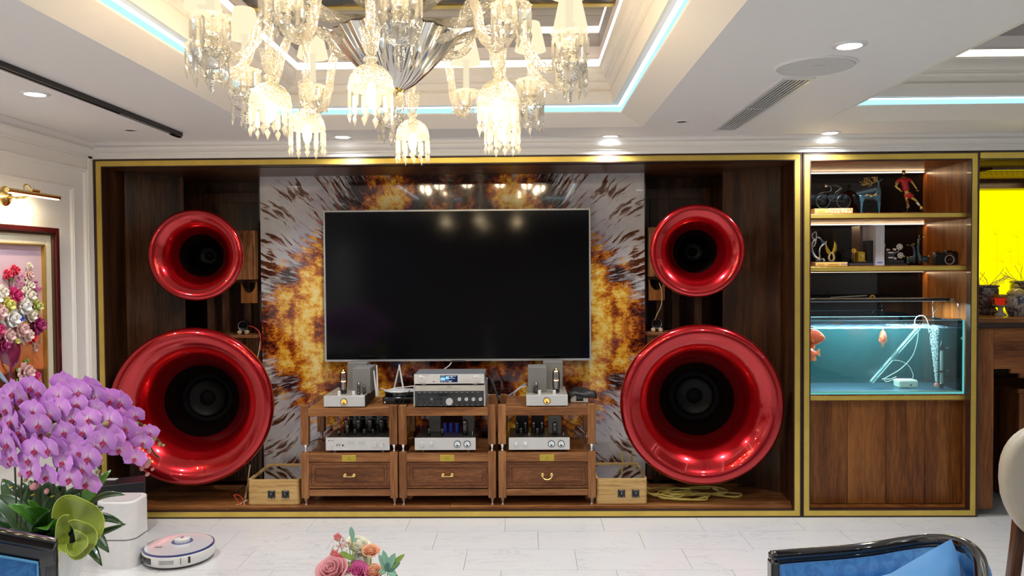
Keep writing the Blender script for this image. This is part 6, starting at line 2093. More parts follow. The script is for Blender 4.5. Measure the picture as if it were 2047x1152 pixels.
first_dome = None
proto = {}
for k in range(6):
    a_ = math.radians(-90 + 60 * k)
    Rl = 0.42
    x, y = Rl * math.cos(a_), Rl * math.sin(a_)
    u = V((math.cos(a_), math.sin(a_), 0))
    if k == 0:
        cup = lpart(MB().lathe([(0.034, 0.070), (0.031, 0.066), (0.026, 0.045), (0.024, 0.02), (0.016, 0.0), (0.012, -0.008), (0.020, -0.014), (0.020, -0.022), (0.012, -0.03), (0.018, -0.038)], 32, flute=16, amp=0.035, caps=False), 'vase_cup', M_cry)
        dome = lpart(MB().lathe([(0.018, 0.0), (0.032, -0.006), (0.050, -0.020), (0.061, -0.040), (0.065, -0.062), (0.067, -0.070), (0.066, -0.074), (0.062, -0.070)], 48, flute=24, amp=0.02, caps=False), 'glass_dome', M_cry)
        bulb = MB().lathe([(0.010, -0.030), (0.010, -0.055)], 14).build('bulb_socket', M_chrome, dome, world=False)
        bulb = MB().lathe([(0.008, -0.055), (0.014, -0.075), (0.017, -0.095), (0.012, -0.115), (0.004, -0.124), (0, -0.125)], 16, caps=False).build('bulb', M_bulb, dome, world=False)
        pr0 = prism_m.build('crystal_prism', M_cry2, dome, world=False, smooth=0)
        pr0.matrix_local = T(0.064, 0, -0.074)
        for j in range(1, 12):
            q = 2 * PI * j / 12
            inst(pr0, dome, M=T(0.064 * math.cos(q), 0.064 * math.sin(q), -0.074 - 0.006 * (j % 2)) @ RZ(q + PI / 2))
        cup.matrix_local = Lm(x, y, 0.632)
        dome.matrix_local = Lm(x, y, 0.598)
    else:
        inst(cup, ch, M=Lm(x, y, 0.632) @ RZ(0.3 * k))
        dm = inst(dome, ch, M=Lm(x, y, 0.598) @ RZ(0.2 * k))
        for cc in list(dome.children):
            c2 = cc.copy()
            COL.objects.link(c2)
            c2.parent = dm
    lpart(rope([u * 0.09 + V((0, 0, 0.80)), u * 0.20 + V((0, 0, 0.765)), u * 0.27 + V((0, 0, 0.79)), u * 0.31 + V((0, 0, 0.86)), u * 0.365 + V((0, 0, 0.885)), u * 0.415 + V((0, 0, 0.85)), u * 0.42 + V((0, 0, 0.78)), u * 0.42 + V((0, 0, 0.70))], 0.0125), 'glass_arm', M_arm, smooth=35)

for k in range(12):
    a_ = math.radians(-19 + 30 * k)
    Ru = 0.625
    x, y = Ru * math.cos(a_), Ru * math.sin(a_)
    u = V((math.cos(a_), math.sin(a_), 0))
    if k == 0:
        cup = lpart(MB().lathe([(0.060, 0.0), (0.057, 0.002), (0.052, -0.010), (0.046, -0.026), (0.030, -0.036), (0.018, -0.042), (0.016, -0.055), (0.026, -0.060), (0.016, -0.066)], 48, flute=12, amp=0.05, caps=False), 'candle_cup', M_cry)
        pr0 = prism_m.build('crystal_prism', M_cry2, cup, world=False, smooth=0)
        pr0.matrix_local = T(0.055, 0, -0.010)
        for j in range(1, 11):
            q = 2 * PI * j / 11
            inst(pr0, cup, M=T(0.055 * math.cos(q), 0.055 * math.sin(q), -0.010 - 0.004 * (j % 2)) @ RZ(q + PI / 2))
        cand = lpart(MB().lathe([(0.014, -0.01), (0.012, 0.04), (0.012, 0.125), (0.020, 0.130)], 20, caps=False), 'candle_tube', M_candle)
        shade = lpart(MB().lathe([(0.062, 0.118), (0.060, 0.121), (0.038, 0.225), (0.037, 0.228)], 90, flute=30, amp=0.02, caps=False), 'pleated_shade', M_shade, smooth=60)
        bowl = lpart(MB().lathe([(0.052, -0.100), (0.055, -0.104), (0.050, -0.120), (0.038, -0.138), (0.018, -0.149), (0.008, -0.152), (0.007, -0.160), (0.010, -0.165), (0.005, -0.215), (0, -0.222)], 36, flute=12, amp=0.03, caps=False), 'crystal_bowl', M_cryg)
        pr1 = prism_m.build('crystal_prism', M_cry2, bowl, world=False, smooth=0)
        pr1.matrix_local = T(0.050, 0, -0.110)
        for j in range(1, 7):
            q = 2 * PI * j / 7
            inst(pr1, bowl, M=T(0.050 * math.cos(q), 0.050 * math.sin(q), -0.110) @ RZ(q + PI / 2))
        protos = (cup, cand, shade, bowl)
        for o in protos:
            o.matrix_local = Lm(x, y, 0.745)
    else:
        for o in protos:
            if o is protos[3] and k % 2:
                continue
            c1 = inst(o, ch, M=Lm(x, y, 0.745) @ RZ(0.37 * k))
            for cc in list(o.children):
                c2 = cc.copy()
                COL.objects.link(c2)
                c2.parent = c1
    dz = 0.03 if k % 2 else 0.0
    lpart(rope([u * 0.09 + V((0, 0, 0.83 + dz)), u * 0.24 + V((0, 0, 0.83 + dz)), u * 0.34 + V((0, 0, 0.875 + dz)), u * 0.41 + V((0, 0, 0.87)), u * 0.46 + V((0, 0, 0.79)), u * 0.49 + V((0, 0, 0.70)), u * 0.545 + V((0, 0, 0.645)), u * 0.61 + V((0, 0, 0.655)), u * Ru + V((0, 0, 0.685))], 0.0135), 'glass_arm', M_arm, smooth=35)

# ------------------------------------------------------------------ left wall: relief painting and its lamp


def Xp(px, py, X):
    d = ray(px, py)
    return CP + d * (X / d.x)


WX = XL
yo = Xp(117, 600, WX + 0.04).y
y_in = Xp(103, 520, WX + 0.03).y
y_ln = Xp(86, 520, WX + 0.02).y
zo = Xp(117, 457, WX + 0.04).z
yl0 = yo - 1.55
z0 = 0.72
pf = thing('framed_painting', 'wide mahogany framed picture of relief shell flowers in a purple goblet', 'painting', (WX, (yo + yl0) / 2, 1.3))


def pframe(o0, o1, x0, x1, name, m, bev=0.004):
    mb = MB()
    a, b, c, d = yl0 + o0, yo - o0, z0 + o0, zo - o0
    w_ = o1 - o0
    for p in ([(a, c), (b, c), (b - w_, c + w_), (a + w_, c + w_)], [(a, d), (a + w_, d - w_), (b - w_, d - w_), (b, d)], [(a, c), (a + w_, c + w_), (a + w_, d - w_), (a, d)], [(b, c), (b, d), (b - w_, d - w_), (b - w_, c + w_)]):
        mb.prism(p, x0, x1, 'x')
    return mb.build(name, m, pf, smooth=0, bevel=bev)


wF = yo - y_in
wM = yo - y_ln
M_mah = mat('dark_mahogany', (0.06, 0.008, 0.008), 0.22, coat=0.6)
pframe(0, wF * 0.72, WX, WX + 0.055, 'outer_frame', M_mah)
pframe(wF * 0.68, wF, WX, WX + 0.040, 'carved_frame_step', mat('bronze_carving', (0.10, 0.05, 0.03), 0.35, metal=0.4, bump=0.8, bs=180))
pframe(wF, wM * 0.93, WX, WX + 0.030, 'cream_liner', mat('cream_liner', (0.62, 0.58, 0.45), 0.6))
pframe(wM * 0.92, wM, WX, WX + 0.034, 'gold_fillet', mat('gold_fillet', (0.5, 0.33, 0.09), 0.35, metal=0.7))


def canvas_mat():
    m, t, b = nt('painted_backdrop')
    tc = t.nodes.new('ShaderNodeTexCoord')
    sp = t.nodes.new('ShaderNodeSeparateXYZ')
    t.links.new(tc.outputs['Object'], sp.inputs[0])
    n = t.nodes.new('ShaderNodeTexNoise')
    n.inputs['Scale'].default_value = 3
    t.links.new(tc.outputs['Object'], n.inputs['Vector'])
    f = math_node(t, 'MULTIPLY_ADD', n.outputs['Fac'], 0.10, math_node(t, 'MULTIPLY_ADD', sp.outputs['Z'], 1.0, 0.55))
    r_ = ramp(t, [(0.25, (0.10, 0.03, 0.02)), (0.33, (0.12, 0.035, 0.02)), (0.345, (0.62, 0.17, 0.05)), (0.55, (0.72, 0.30, 0.14)), (0.75, (0.66, 0.45, 0.42)), (0.95, (0.60, 0.45, 0.56))])
    t.links.new(f, r_.inputs['Fac'])
    t.links.new(r_.outputs['Color'], b.inputs['Base Color'])
    b.inputs['Roughness'].default_value = 0.15
    return m


B(WX + 0.004, WX + 0.010, yl0 + wM, yo - wM, z0 + wM, zo - wM).build('canvas', canvas_mat(), pf, smooth=0)


def fq(cx, cy, X=None):
    return Xp(cx / 3.49, 470 + cy / 3.49, X or (WX + 0.02))


COLS = {}


def cmat(name, c, **k):
    if name not in COLS:
        COLS[name] = mat(name, c, 0.5, var=0.12, vs=60, **k)
    return COLS[name]


FL = [(95, 250, 28, 'rose', (0.62, 0.03, 0.08)), (45, 275, 25, 'rose', 0), (200, 215, 18, 'cream', (0.75, 0.70, 0.60)), (195, 280, 25, 'blush', (0.72, 0.48, 0.46)), (195, 355, 29, 'cream', 0), (88, 425, 44, 'magenta', (0.55, 0.03, 0.16)), (180, 425, 42, 'cream', 0),
      (25, 490, 50, 'lemon', (0.62, 0.60, 0.15)), (135, 500, 50, 'white', (0.75, 0.74, 0.72)), (235, 500, 38, 'lime', (0.50, 0.55, 0.18)), (50, 585, 56, 'white', 0), (125, 585, 27, 'blue', (0.04, 0.09, 0.55)), (190, 565, 40, 'cream', 0), (165, 620, 18, 'yellow', (0.75, 0.50, 0.03)),
      (235, 630, 50, 'plum', (0.32, 0.02, 0.13)), (115, 660, 50, 'blush', 0), (30, 705, 48, 'blush', 0), (165, 700, 42, 'pinkwhite', (0.78, 0.58, 0.55)), (212, 722, 26, 'scarlet', (0.70, 0.01, 0.02)), (90, 742, 28, 'lemon', 0), (5, 770, 40, 'plum', 0), (-40, 540, 55, 'blush', 0), (-45, 660, 50, 'magenta', 0), (-60, 440, 50, 'cream', 0),
      (-100, 600, 50, 'lemon', 0), (-5, 400, 40, 'cream', 0), (165, 960, 46, 'blush', 0), (228, 985, 33, 'magenta', 0), (178, 1045, 38, 'white', 0)]
for (cx, cy, rr_, cn, cc) in FL:
    m = cmat(cn, cc) if cc else COLS[cn]
    q = fq(cx, cy)
    R_ = abs(fq(cx + rr_, cy).y - fq(cx - rr_, cy).y) / 2 * 1.05
    mb = MB()
    Mq = T(*q) @ Matrix.Rotation(PI / 2, 4, 'Y')
    random.seed(int(cx * 7 + cy))
    for ringi, (n, rf, lz, tilt) in enumerate(((9, 0.62, 0.0, 0.25), (7, 0.42, 0.010, 0.7), (5, 0.22, 0.018, 1.1))):
        for j in range(n):
            a2 = 2 * PI * j / n + ringi * 0.4 + random.uniform(-.15, .15)
            mm = Mq @ RZ(a2) @ T(R_ * rf, 0, lz * R_ / 0.03) @ Matrix.Rotation(-tilt, 4, 'Y')
            mb.ball((0, 0, 0), (R_ * 0.42, R_ * 0.27, R_ * 0.10), 8, 5, mm)
    fl = mb.build('shell_flower', m, pf)
    MB().ball((0, 0, R_ * 0.55), (R_ * 0.16, R_ * 0.16, R_ * 0.12), 8, 5, Mq).build('flower_centre', cmat('stamen_plum', (0.45, 0.10, 0.22)), fl)
random.seed(5)
for (cx, cy, n, cn, cc) in ((245, 380, 22, 'orchid_spray', (0.45, 0.10, 0.28)), (125, 345, 12, 'orchid_spray', 0), (240, 760, 16, 'silver_spray', (0.55, 0.45, 0.45)), (255, 660, 16, 'plum', 0)):
    m = cmat(cn, cc) if cc else COLS[cn]
    mb = MB()
    for j in range(n):
        q = fq(cx + random.gauss(0, 18), cy + random.gauss(0, 28), WX + random.uniform(0.012, 0.03))
        mb.ball(q, (0.006, random.uniform(.004, .011), random.uniform(.004, .013)), 6, 4)
    tag(mb.build('seed_spray', m, pf), kind='stuff')
M_pgreen = mat('painted_leaf', (0.14, 0.30, 0.03), 0.5, var=0.2)
for (cx, cy, tx, ty) in ((60, 690, 45, 640), (120, 545, 100, 560), (200, 490, 180, 470), (40, 780, 30, 760), (130, 960, 108, 925), (185, 900, 165, 870), (190, 890, 200, 860), (125, 1000, 110, 1040), (-10, 620, 0, 640), (85, 320, 60, 290)):
    a2, b2 = fq(cx, cy, WX + 0.014), fq(tx, ty, WX + 0.022)
    MB().tube([a2, a2.lerp(b2, 0.5), b2], [0.004, 0.011, 0.001], 6, flat=0.4).build('painted_leaf', M_pgreen, pf)
for (cx, cy, tx, ty) in ((70, 400, 62, 300), (75, 400, 95, 280), (195, 350, 195, 230)):
    a2, b2 = fq(cx, cy, WX + 0.013), fq(tx, ty, WX + 0.014)
    MB().tube([a2, b2], 0.002, 5).build('painted_stem', mat('stem_brown', (0.12, 0.07, 0.05), 0.6), pf)
q = fq(80, 830)
R_ = abs(fq(150, 830).y - fq(10, 830).y) / 2
Mq = T(WX + 0.010, q.y, q.z)
MB().lathe([(R_ * 0.6, R_ * 1.1), (R_ * 0.95, R_ * 0.6), (R_, 0.1 * R_), (R_ * 0.75, -R_ * 0.7), (R_ * 0.2, -R_ * 1.05), (R_ * 0.12, -R_ * 1.3), (R_ * 0.12, -R_ * 1.9), (R_ * 0.7, -R_ * 2.35), (R_ * 0.8, -R_ * 2.5)], 28, Mq @ Matrix.Diagonal((0.45, 1, 1, 1))).build('goblet', mat('purple_goblet', (0.20, 0.02, 0.07), 0.15, coat=1.0), pf)
a2 = Xp(0, 745, WX + 0.014)
mb = MB()
for j in range(7):
    q0 = fq(-30 + j * 10, 930 + j * 14, WX + 0.014)
    mb.tube([q0 + V((0, -0.03, 0.02)), q0, q0 + V((0, 0.03, -0.02))], [0.004, 0.009, 0.004], 8)
mb.build('blue_shell', cmat('blue_shell', (0.35, 0.48, 0.68)), pf)
for (cx, cy, tx, ty) in ((25, 900, 60, 950), (100, 1010, 60, 1060), (265, 985, 280, 1050)):
    MB().tube([fq(cx, cy), fq((cx + tx) / 2 + 6, (cy + ty) / 2), fq(tx, ty)], [0.004, 0.012, 0.004], 8).build('orange_shell', cmat('orange_shell', (0.65, 0.22, 0.08)) if 'orange_shell' not in COLS else COLS['orange_shell'], pf)

# brass picture light
q0, q1 = Xp(19, 382, WX + 0.13), Xp(118, 394, WX + 0.13)
zt_ = (q0.z + q1.z) / 2
pl_ = thing('picture_light', 'brass picture light with glowing tube above the framed painting', 'wall lamp', (WX, q0.y, zt_))
bp_c = Xp(13, 392, WX + 0.01)
Mb = T(WX, bp_c.y, bp_c.z) @ Matrix.Rotation(PI / 2, 4, 'Y')
MB().lathe([(0.052, 0.0), (0.052, 0.006), (0.044, 0.012), (0.030, 0.014), (0.022, 0.022), (0.012, 0.026), (0, 0.026)], 36, Mb).build('back_plate', M_brass, pl_)
MB().tube(cr([V((WX + 0.02, bp_c.y, bp_c.z)), V((WX + 0.06, bp_c.y, bp_c.z - 0.01)), V((WX + 0.11, bp_c.y + 0.01, zt_ - 0.015)), V((WX + 0.13, q0.y + 0.02, zt_))], 6), 0.006, 10).build('arm', M_brass, pl_)
MB().tube([V((WX + 0.13, q0.y - 0.02, zt_)), V((WX + 0.13, q1.y, zt_))], 0.0125, 20).build('lamp_tube', M_brass, pl_)
ym = q0.y + (q1.y - q0.y) * 0.36
MB().tube(cr([V((WX + 0.13, ym - 0.035, zt_ + 0.01)), V((WX + 0.125, ym - 0.03, zt_ + 0.034)), V((WX + 0.12, ym, zt_ + 0.045)), V((WX + 0.12, ym + 0.03, zt_ + 0.032)), V((WX + 0.125, ym + 0.042, zt_ + 0.016))], 6), 0.004, 8).build('loop_handle', M_brass, pl_)
MB().tube([V((WX + 0.13, ym + 0.02, zt_ + 0.018)), V((WX + 0.13, ym + 0.085, zt_ + 0.018))], 0.010, 14).build('joint', M_brass, pl_)
B(WX + 0.122, WX + 0.138, q0.y, q1.y - 0.012, zt_ - 0.0145, zt_ - 0.011).build('light_strip', emis('picture_light_glow', (1.0, 0.86, 0.6), 9), pl_)
lamp('picture_lamp', 'AREA', (WX + 0.13, (q0.y + q1.y) / 2, zt_ - 0.018), 2.2, (1.0, 0.80, 0.5), 0.02, (0, math.radians(20), 0), sizey=0.26)
# ------------------------------------------------------------------ potted orchids
YO = 2.95


def orchid_mat():
    m, t, b = nt('orchid_petal')
    tc = t.nodes.new('ShaderNodeTexCoord')
    oi = t.nodes.new('ShaderNodeObjectInfo')
    ln = t.nodes.new('ShaderNodeVectorMath')
    ln.operation = 'LENGTH'
    t.links.new(tc.outputs['Object'], ln.inputs[0])
    r_ = ramp(t, [(0.10, (0.88, 0.66, 0.88)), (0.32, (0.80, 0.40, 0.86)), (0.75, (0.72, 0.29, 0.84)), (1.0, (0.80, 0.42, 0.88))])
    t.links.new(math_node(t, 'MULTIPLY', ln.outputs['Value'], 19), r_.inputs['Fac'])
    hs_ = t.nodes.new('ShaderNodeHueSaturation')
    mr = t.nodes.new('ShaderNodeMapRange')
    mr.inputs['To Min'].default_value = 0.82
    mr.inputs['To Max'].default_value = 1.15
    t.links.new(oi.outputs['Random'], mr.inputs['Value'])
    t.links.new(mr.outputs[0], hs_.inputs['Value'])
    t.links.new(r_.outputs['Color'], hs_.inputs['Color'])
    t.links.new(hs_.outputs['Color'], b.inputs['Base Color'])
    b.inputs['Roughness'].default_value = 0.6
    b.inputs['Specular IOR Level'].default_value = 0.2
    b.inputs['Subsurface Weight'].default_value = 0.15
    b.inputs['Subsurface Radius'].default_value = (0.01, 0.004, 0.01)
    return m


def petal(mb, ang, L, W, cup=0.15, back=0.0, n=6, m_=6, start=0.04, M=None):
    """petal sheet in the xz plane facing -y"""
    rows = []
    c, s = math.cos(ang), math.sin(ang)
    for i in range(n + 1):
        u = i / n
        w = W * (math.sin(PI * min(1, (0.10 + 0.90 * u)) ** 0.85)) ** 0.62 if u < 1 else 0.0
        w = max(w, 0.0015)
        row = []
        for j in range(m_ + 1):
            v = -1 + 2 * j / m_
            x_, z_ = start * L + u * L * (1 - 0.06 * v * v), v * w * 0.5
            y_ = -cup * L * (u * u) * 0.6 + back * L * u + 0.10 * L * v * v * (1 - u) - 0.02 * L * math.cos(v * 3)
            row.append((x_ * c - z_ * s, y_, x_ * s + z_ * c))
        rows.append(row)
    mb.sheet(rows, M=M)


oq = P(98, 1120, YO)
og = thing('potted_orchid', 'big spray of purple moth orchids in a white ribbed pot, left foreground', 'potted plant', (oq.x, YO, 0))
zr = P(98, 1085, YO).z
MB().lathe([(0.060, 0.0), (0.064, 0.01), (0.070, 0.15), (0.095, zr - 0.16), (0.125, zr - 0.09), (0.140, zr - 0.02), (0.136, zr), (0.128, zr), (0.128, zr - 0.03), (0, zr - 0.035)], 96, flute=28, amp=0.014, twist=0.02).build('pot', mat('white_glazed_pot', (0.72, 0.73, 0.72), 0.3, coat=0.4, var=0), og, world=False, smooth=60)
M_pet = orchid_mat()
M_lip = mat('orchid_lip', (0.50, 0.05, 0.16), 0.45, var=0.25, vs=200)
fm = MB()
S_ = 0.050
petal(fm, math.radians(8), S_, S_ * 1.28, 0.14)
petal(fm, math.radians(172), S_, S_ * 1.28, 0.14)
f0 = MB()
petal(f0, math.radians(90), S_ * 0.92, S_ * 0.72, 0.12, 0.06)
petal(f0, math.radians(218), S_ * 0.90, S_ * 0.62, 0.10, 0.06)
petal(f0, math.radians(322), S_ * 0.90, S_ * 0.62, 0.10, 0.06)
f0.add([p + V((0, -0.0025, 0)) for p in fm.v], fm.f)
lp = MB()
lp.ball((0, -0.006, -0.003), (0.004, 0.006, 0.004), 8, 6)
lp.ball((0, -0.009, -0.013), (0.006, 0.004, 0.007), 8, 6)
for s in (-1, 1):
    lp.ball((s * 0.006, -0.008, -0.007), (0.003, 0.006, 0.006), 7, 5)
lp.ball((0, -0.010, -0.020), (0.002, 0.002, 0.005), 6, 4)
flower = f0.build('flower', M_pet, og, world=False, smooth=80)
lip = lp.build('flower_lip', M_lip, flower, world=False)
LST = [(40, 250), (190, 250), (345, 190), (525, 225), (690, 300), (850, 235), (965, 262), (1070, 285), (1205, 400), (1110, 510), (1325, 550), (60, 345), (300, 360), (430, 295), (640, 430), (560, 110), (790, 430), (852, 345), (975, 440), (100, 450), (435, 390), (345, 480), (570, 545), (740, 545), (20, 550), (175, 540), (225, 590), (660, 650), (850, 675), (920, 625), (1062, 700), (1195, 780), (1265, 640), (110, 765), (255, 790), (430, 700), (565, 810), (700, 720), (785, 770), (415, 940), (620, 955), (735, 870), (770, 1000), (280, 890), (500, 690), (310, 700), (70, 650), (960, 560), (1230, 570), (280, 150), (640, 165), (530, 330), (120, 200), (790, 165), (230, 440), (1010, 600), (130, 640), (700, 190), (-60, 300), (-100, 420), (-50, 520), (-120, 620), (-60, 720), (-200, 380), (-220, 560), (-150, 250), (-300, 500)]
random.seed(21)
spots = [(x / 4.43, 740 + y / 4.43, random.uniform(0.95, 1.15), 0.0) for x, y in LST]
for k in range(48):
    x = random.uniform(-260, 1150)
    yt = 140 + max(0, (x - 850)) * 0.6
    yb = 900 if x < 750 else 900 - (x - 750) * 0.6
    spots.append((x / 4.43, 740 + random.uniform(yt + 60, yb) / 4.43, random.uniform(0.8, 1.0), random.uniform(0.05, 0.11)))
firstf = True
for (px, py, sc_, back) in spots:
    d_ = math.hypot((px - 90) / 240, (py - 900) / 170)
    Y = YO + 0.02 - 0.22 * math.sqrt(max(0, 1 - d_ * d_)) + back + random.uniform(-0.015, 0.015)
    q = P(px, py, Y) - ORG[og.name]
    yaw = (px - 70) / 260 * 0.55 + random.uniform(-0.25, 0.25)
    if px > 265:
        sc_ *= 0.78
    Mx = T(*q) @ RZ(yaw - 0.25) @ RX(random.uniform(-0.1, 0.30)) @ Matrix.Rotation(random.uniform(-0.28, 0.28), 4, 'Y') @ Matrix.Scale(sc_, 4)
    if firstf:
        flower.matrix_local = Mx
        firstf = False
    else:
        c1 = inst(flower, og, M=Mx)
        c2 = lip.copy()
        COL.objects.link(c2)
        c2.parent = c1
M_stem = mat('orchid_stem', (0.05, 0.07, 0.025), 0.5)
M_bud = mat('orchid_bud', (0.42, 0.34, 0.16), 0.5, var=0.15, vs=80)
M_budp = mat('pink_bud', (0.62, 0.26, 0.28), 0.5, var=0.15)


def op(px, py, dY=0.0):
    return P(px, py, YO + dY) - ORG[og.name]


stems = [[(95, 1085, 0), (110, 960, .03), (140, 840, .02), (190, 795, 0), (235, 820, -.05), (265, 850, -.06), (290, 880, -.05), (308, 905, -.04), (318, 915, -.04)],
         [(100, 1085, 0), (130, 960, .06), (170, 850, .06), (210, 800, .02), (250, 830, .0), (285, 850, 0), (305, 870, 0), (328, 892, 0)],
         [(80, 1085, 0), (70, 950, .02), (50, 830, 0), (20, 790, -.05), (-20, 830, -.08)], [(85, 1085, 0), (75, 950, -.05), (90, 860, -.02), (130, 830, -.06), (165, 860, -.10), (172, 900, -.12)],
         [(34, 1085, 0), (32, 1000, 0), (28, 900, 0), (20, 830, -.05)], [(40, 1085, -.02), (42, 1000, 0), (46, 920, 0), (60, 840, -.05)], [(150, 1085, 0), (160, 1000, 0), (165, 940, -.05), (150, 880, -.12)],
         [(75, 1085, .02), (72, 1010, 0), (70, 960, 0), (80, 870, -.1)], [(175, 870, -.16), (185, 905, -.17), (195, 930, -.17), (204, 948, -.16)]]
for st in stems:
    MB().tube(cr([op(*p) for p in st], 6), 0.0035, 7).build('stem', M_stem, og, world=False)
bud = MB().lathe([(0, -0.011), (0.006, -0.008), (0.0085, 0.0), (0.006, 0.008), (0.0015, 0.012), (0, 0.012)], 12).build('bud', M_bud, og, world=False)
first = True
for (x, y, s, pk) in ((940, 475, 1.5, 0), (900, 540, 1.2, 0), (978, 585, 1.0, 0), (1200, 485, 1.3, 0), (1240, 520, 1.1, 0), (1280, 505, 1.1, 0), (1360, 610, 1.3, 0), (1410, 660, .9, 0), (1445, 668, .7, 0), (1285, 680, 1.2, 0), (1320, 715, 1.2, 1), (1300, 835, 1.8, 1), (1258, 870, 1.2, 1), (1305, 925, 1.0, 1), (1350, 880, .8, 1), (1325, 810, 1.0, 0), (433, 572, 1.3, 0), (530, 575, 1.2, 0), (60, 630, 1.2, 0), (158, 620, 1.2, 0), (140, 655, 1.0, 0), (893, 820, 1.2, 0), (868, 905, 1.0, 0), (905, 920, .7, 0), (305, 1030, 1.9, 1), (412, 1075, 1.2, 1), (180, 920, 1.3, 1), (225, 975, 1.0, 0)):
    q = op(x / 4.43, 740 + y / 4.43, -0.17 if x < 1000 else -0.06)
    Mx = T(*q) @ Matrix.Rotation(random.uniform(0, 1.5), 4, 'Y') @ Matrix.Scale(s * 0.85, 4)
    if first:
        bud.matrix_local = Mx
        first = False
    else:
        c1 = inst(bud, og, M=Mx)
        if pk:
            c1.data = c1.data.copy()
            c1.data.materials.clear()
            c1.data.materials.append(M_budp)
M_leaf = mat('orchid_leaf', (0.016, 0.062, 0.010), 0.32, coat=0.2, var=0.2, vs=14)
M_leaf2 = mat('bright_orchid_leaf', (0.07, 0.25, 0.02), 0.3, coat=0.3, var=0.15, vs=14)


def leaf(p0, p1, W, droop, m, name='leaf', parent=None, up=V((0, -0.5, 1)), fold=0.18, world=False):
    p0, p1 = V(p0), V(p1)
    ax = p1 - p0
    L = ax.length
    t_ = ax.normalized()
    side = t_.cross(up).normalized()
    nn = side.cross(t_).normalized()
    rows = []
    n = 9
    for i in range(n + 1):
        u = i / n
        w = W * math.sin(PI * min(0.995, 0.07 + 0.93 * u)) ** 0.7
        c = p0 + ax * u + V((0, 0, 1)) * (droop * L * math.sin(PI * u))
        rows.append([c + side * (v * w * 0.5) + nn * (fold * w * abs(v)) for v in (-1, -0.6, -0.25, 0, 0.25, 0.6, 1)])
    return MB().sheet(rows).build(name, m, parent or og, world=world, smooth=80, solid=0.0012)


LV = [((100, 1085, 0), (15, 1010, -.12), .075, .10, M_leaf2), ((95, 1085, 0), (55, 1000, -.1), .07, .05, M_leaf2), ((100, 1085, -.02), (22, 1080, -.25), .13, .12, M_leaf), ((110, 1085, 0), (50, 1015, -.2), .085, .1, M_leaf2), ((85, 1090, -.05), (100, 1020, -.22), .09, .05, M_leaf),
      ((110, 1085, 0), (108, 985, .03), .10, .03, M_leaf), ((120, 1085, .0), (150, 990, .05), .11, .05, M_leaf), ((130, 1060, .02), (222, 940, .1), .085, .0, M_leaf2), ((140, 1060, 0), (250, 990, -.02), .045, .18, M_leaf), ((135, 1080, -.03), (250, 1050, -.03), .05, .22, M_leaf),
      ((150, 1080, -.02), (252, 1048, .05), .04, -.04, M_leaf), ((150, 1075, -.03), (218, 1105, -.1), .06, .2, M_leaf), ((140, 1090, -.03), (204, 1132, -.12), .05, .22, M_leaf), ((60, 1085, 0), (-30, 1040, .0), .10, .1, M_leaf), ((70, 1085, 0), (-10, 990, .05), .09, .1, M_leaf), ((100, 1085, .02), (60, 1095, -.2), .09, .1, M_leaf),
      ((90, 1090, .02), (95, 1060, -.28), .075, .1, M_leaf2), ((120, 1070, .05), (190, 1000, .10), .12, .05, M_leaf), ((130, 1070, .05), (208, 1015, .12), .11, .05, M_leaf), ((75, 1070, .05), (70, 960, .1), .11, .0, M_leaf), ((55, 1080, .08), (35, 975, .12), .11, .0, M_leaf), ((90, 1080, .1), (130, 965, .16), .12, .0, M_leaf), ((100, 1090, 0), (85, 1110, -.18), .08, .05, M_leaf2), ((60, 1085, .08), (5, 985, .15), .12, .0, M_leaf), ((140, 1060, .1), (175, 960, .15), .12, .0, M_leaf)]
for (a2, b2, W_, dr_, m) in LV:
    leaf(op(*a2), op(*b2), W_, dr_, m)
tag(MB().ball((0, 0, zr - 0.02), (0.125, 0.125, 0.05), 20, 10).build('moss', mat('dark_moss', (0.012, 0.02, 0.008), 0.9, bump=1.0, bs=60), og, world=False), kind='stuff')
random.seed(33)
for k in range(16):
    px = random.uniform(-20, 190)
    leaf(op(80 + random.uniform(-20, 40), 1085, 0.06), op(px, random.uniform(955, 1010), random.uniform(0.10, 0.2)), random.uniform(.09, .13), 0.05, M_leaf)
# net bow
M_net = bpy.data.materials.new('olive_net')
M_net.use_nodes = True
t = M_net.node_tree
b = t.nodes['Principled BSDF']
b.inputs['Base Color'].default_value = (0.36, 0.45, 0.03, 1)
b.inputs['Roughness'].default_value = 0.6
b.inputs['Alpha'].default_value = 0.80
b.inputs['Sheen Weight'].default_value = 0.4
bw = MB()


def ruffle(cx, cy, r0, r1, a0, a1, dY, n=26, wob=0.1, squash=1.15):
    rows = []
    for j in range(6):
        v = j / 5
        row = []
        for i in range(n + 1):
            a2 = a0 + (a1 - a0) * i / n
            r_ = (r0 + (r1 - r0) * v) * (1 + wob * math.sin(a2 * 3 + cx))
            row.append(op(cx + r_ * math.cos(a2), cy - r_ * squash * math.sin(a2), dY - 0.05 * v * v + 0.012 * math.sin(a2 * 4) * v))
        rows.append(row)
    bw.sheet(rows)
    return rows


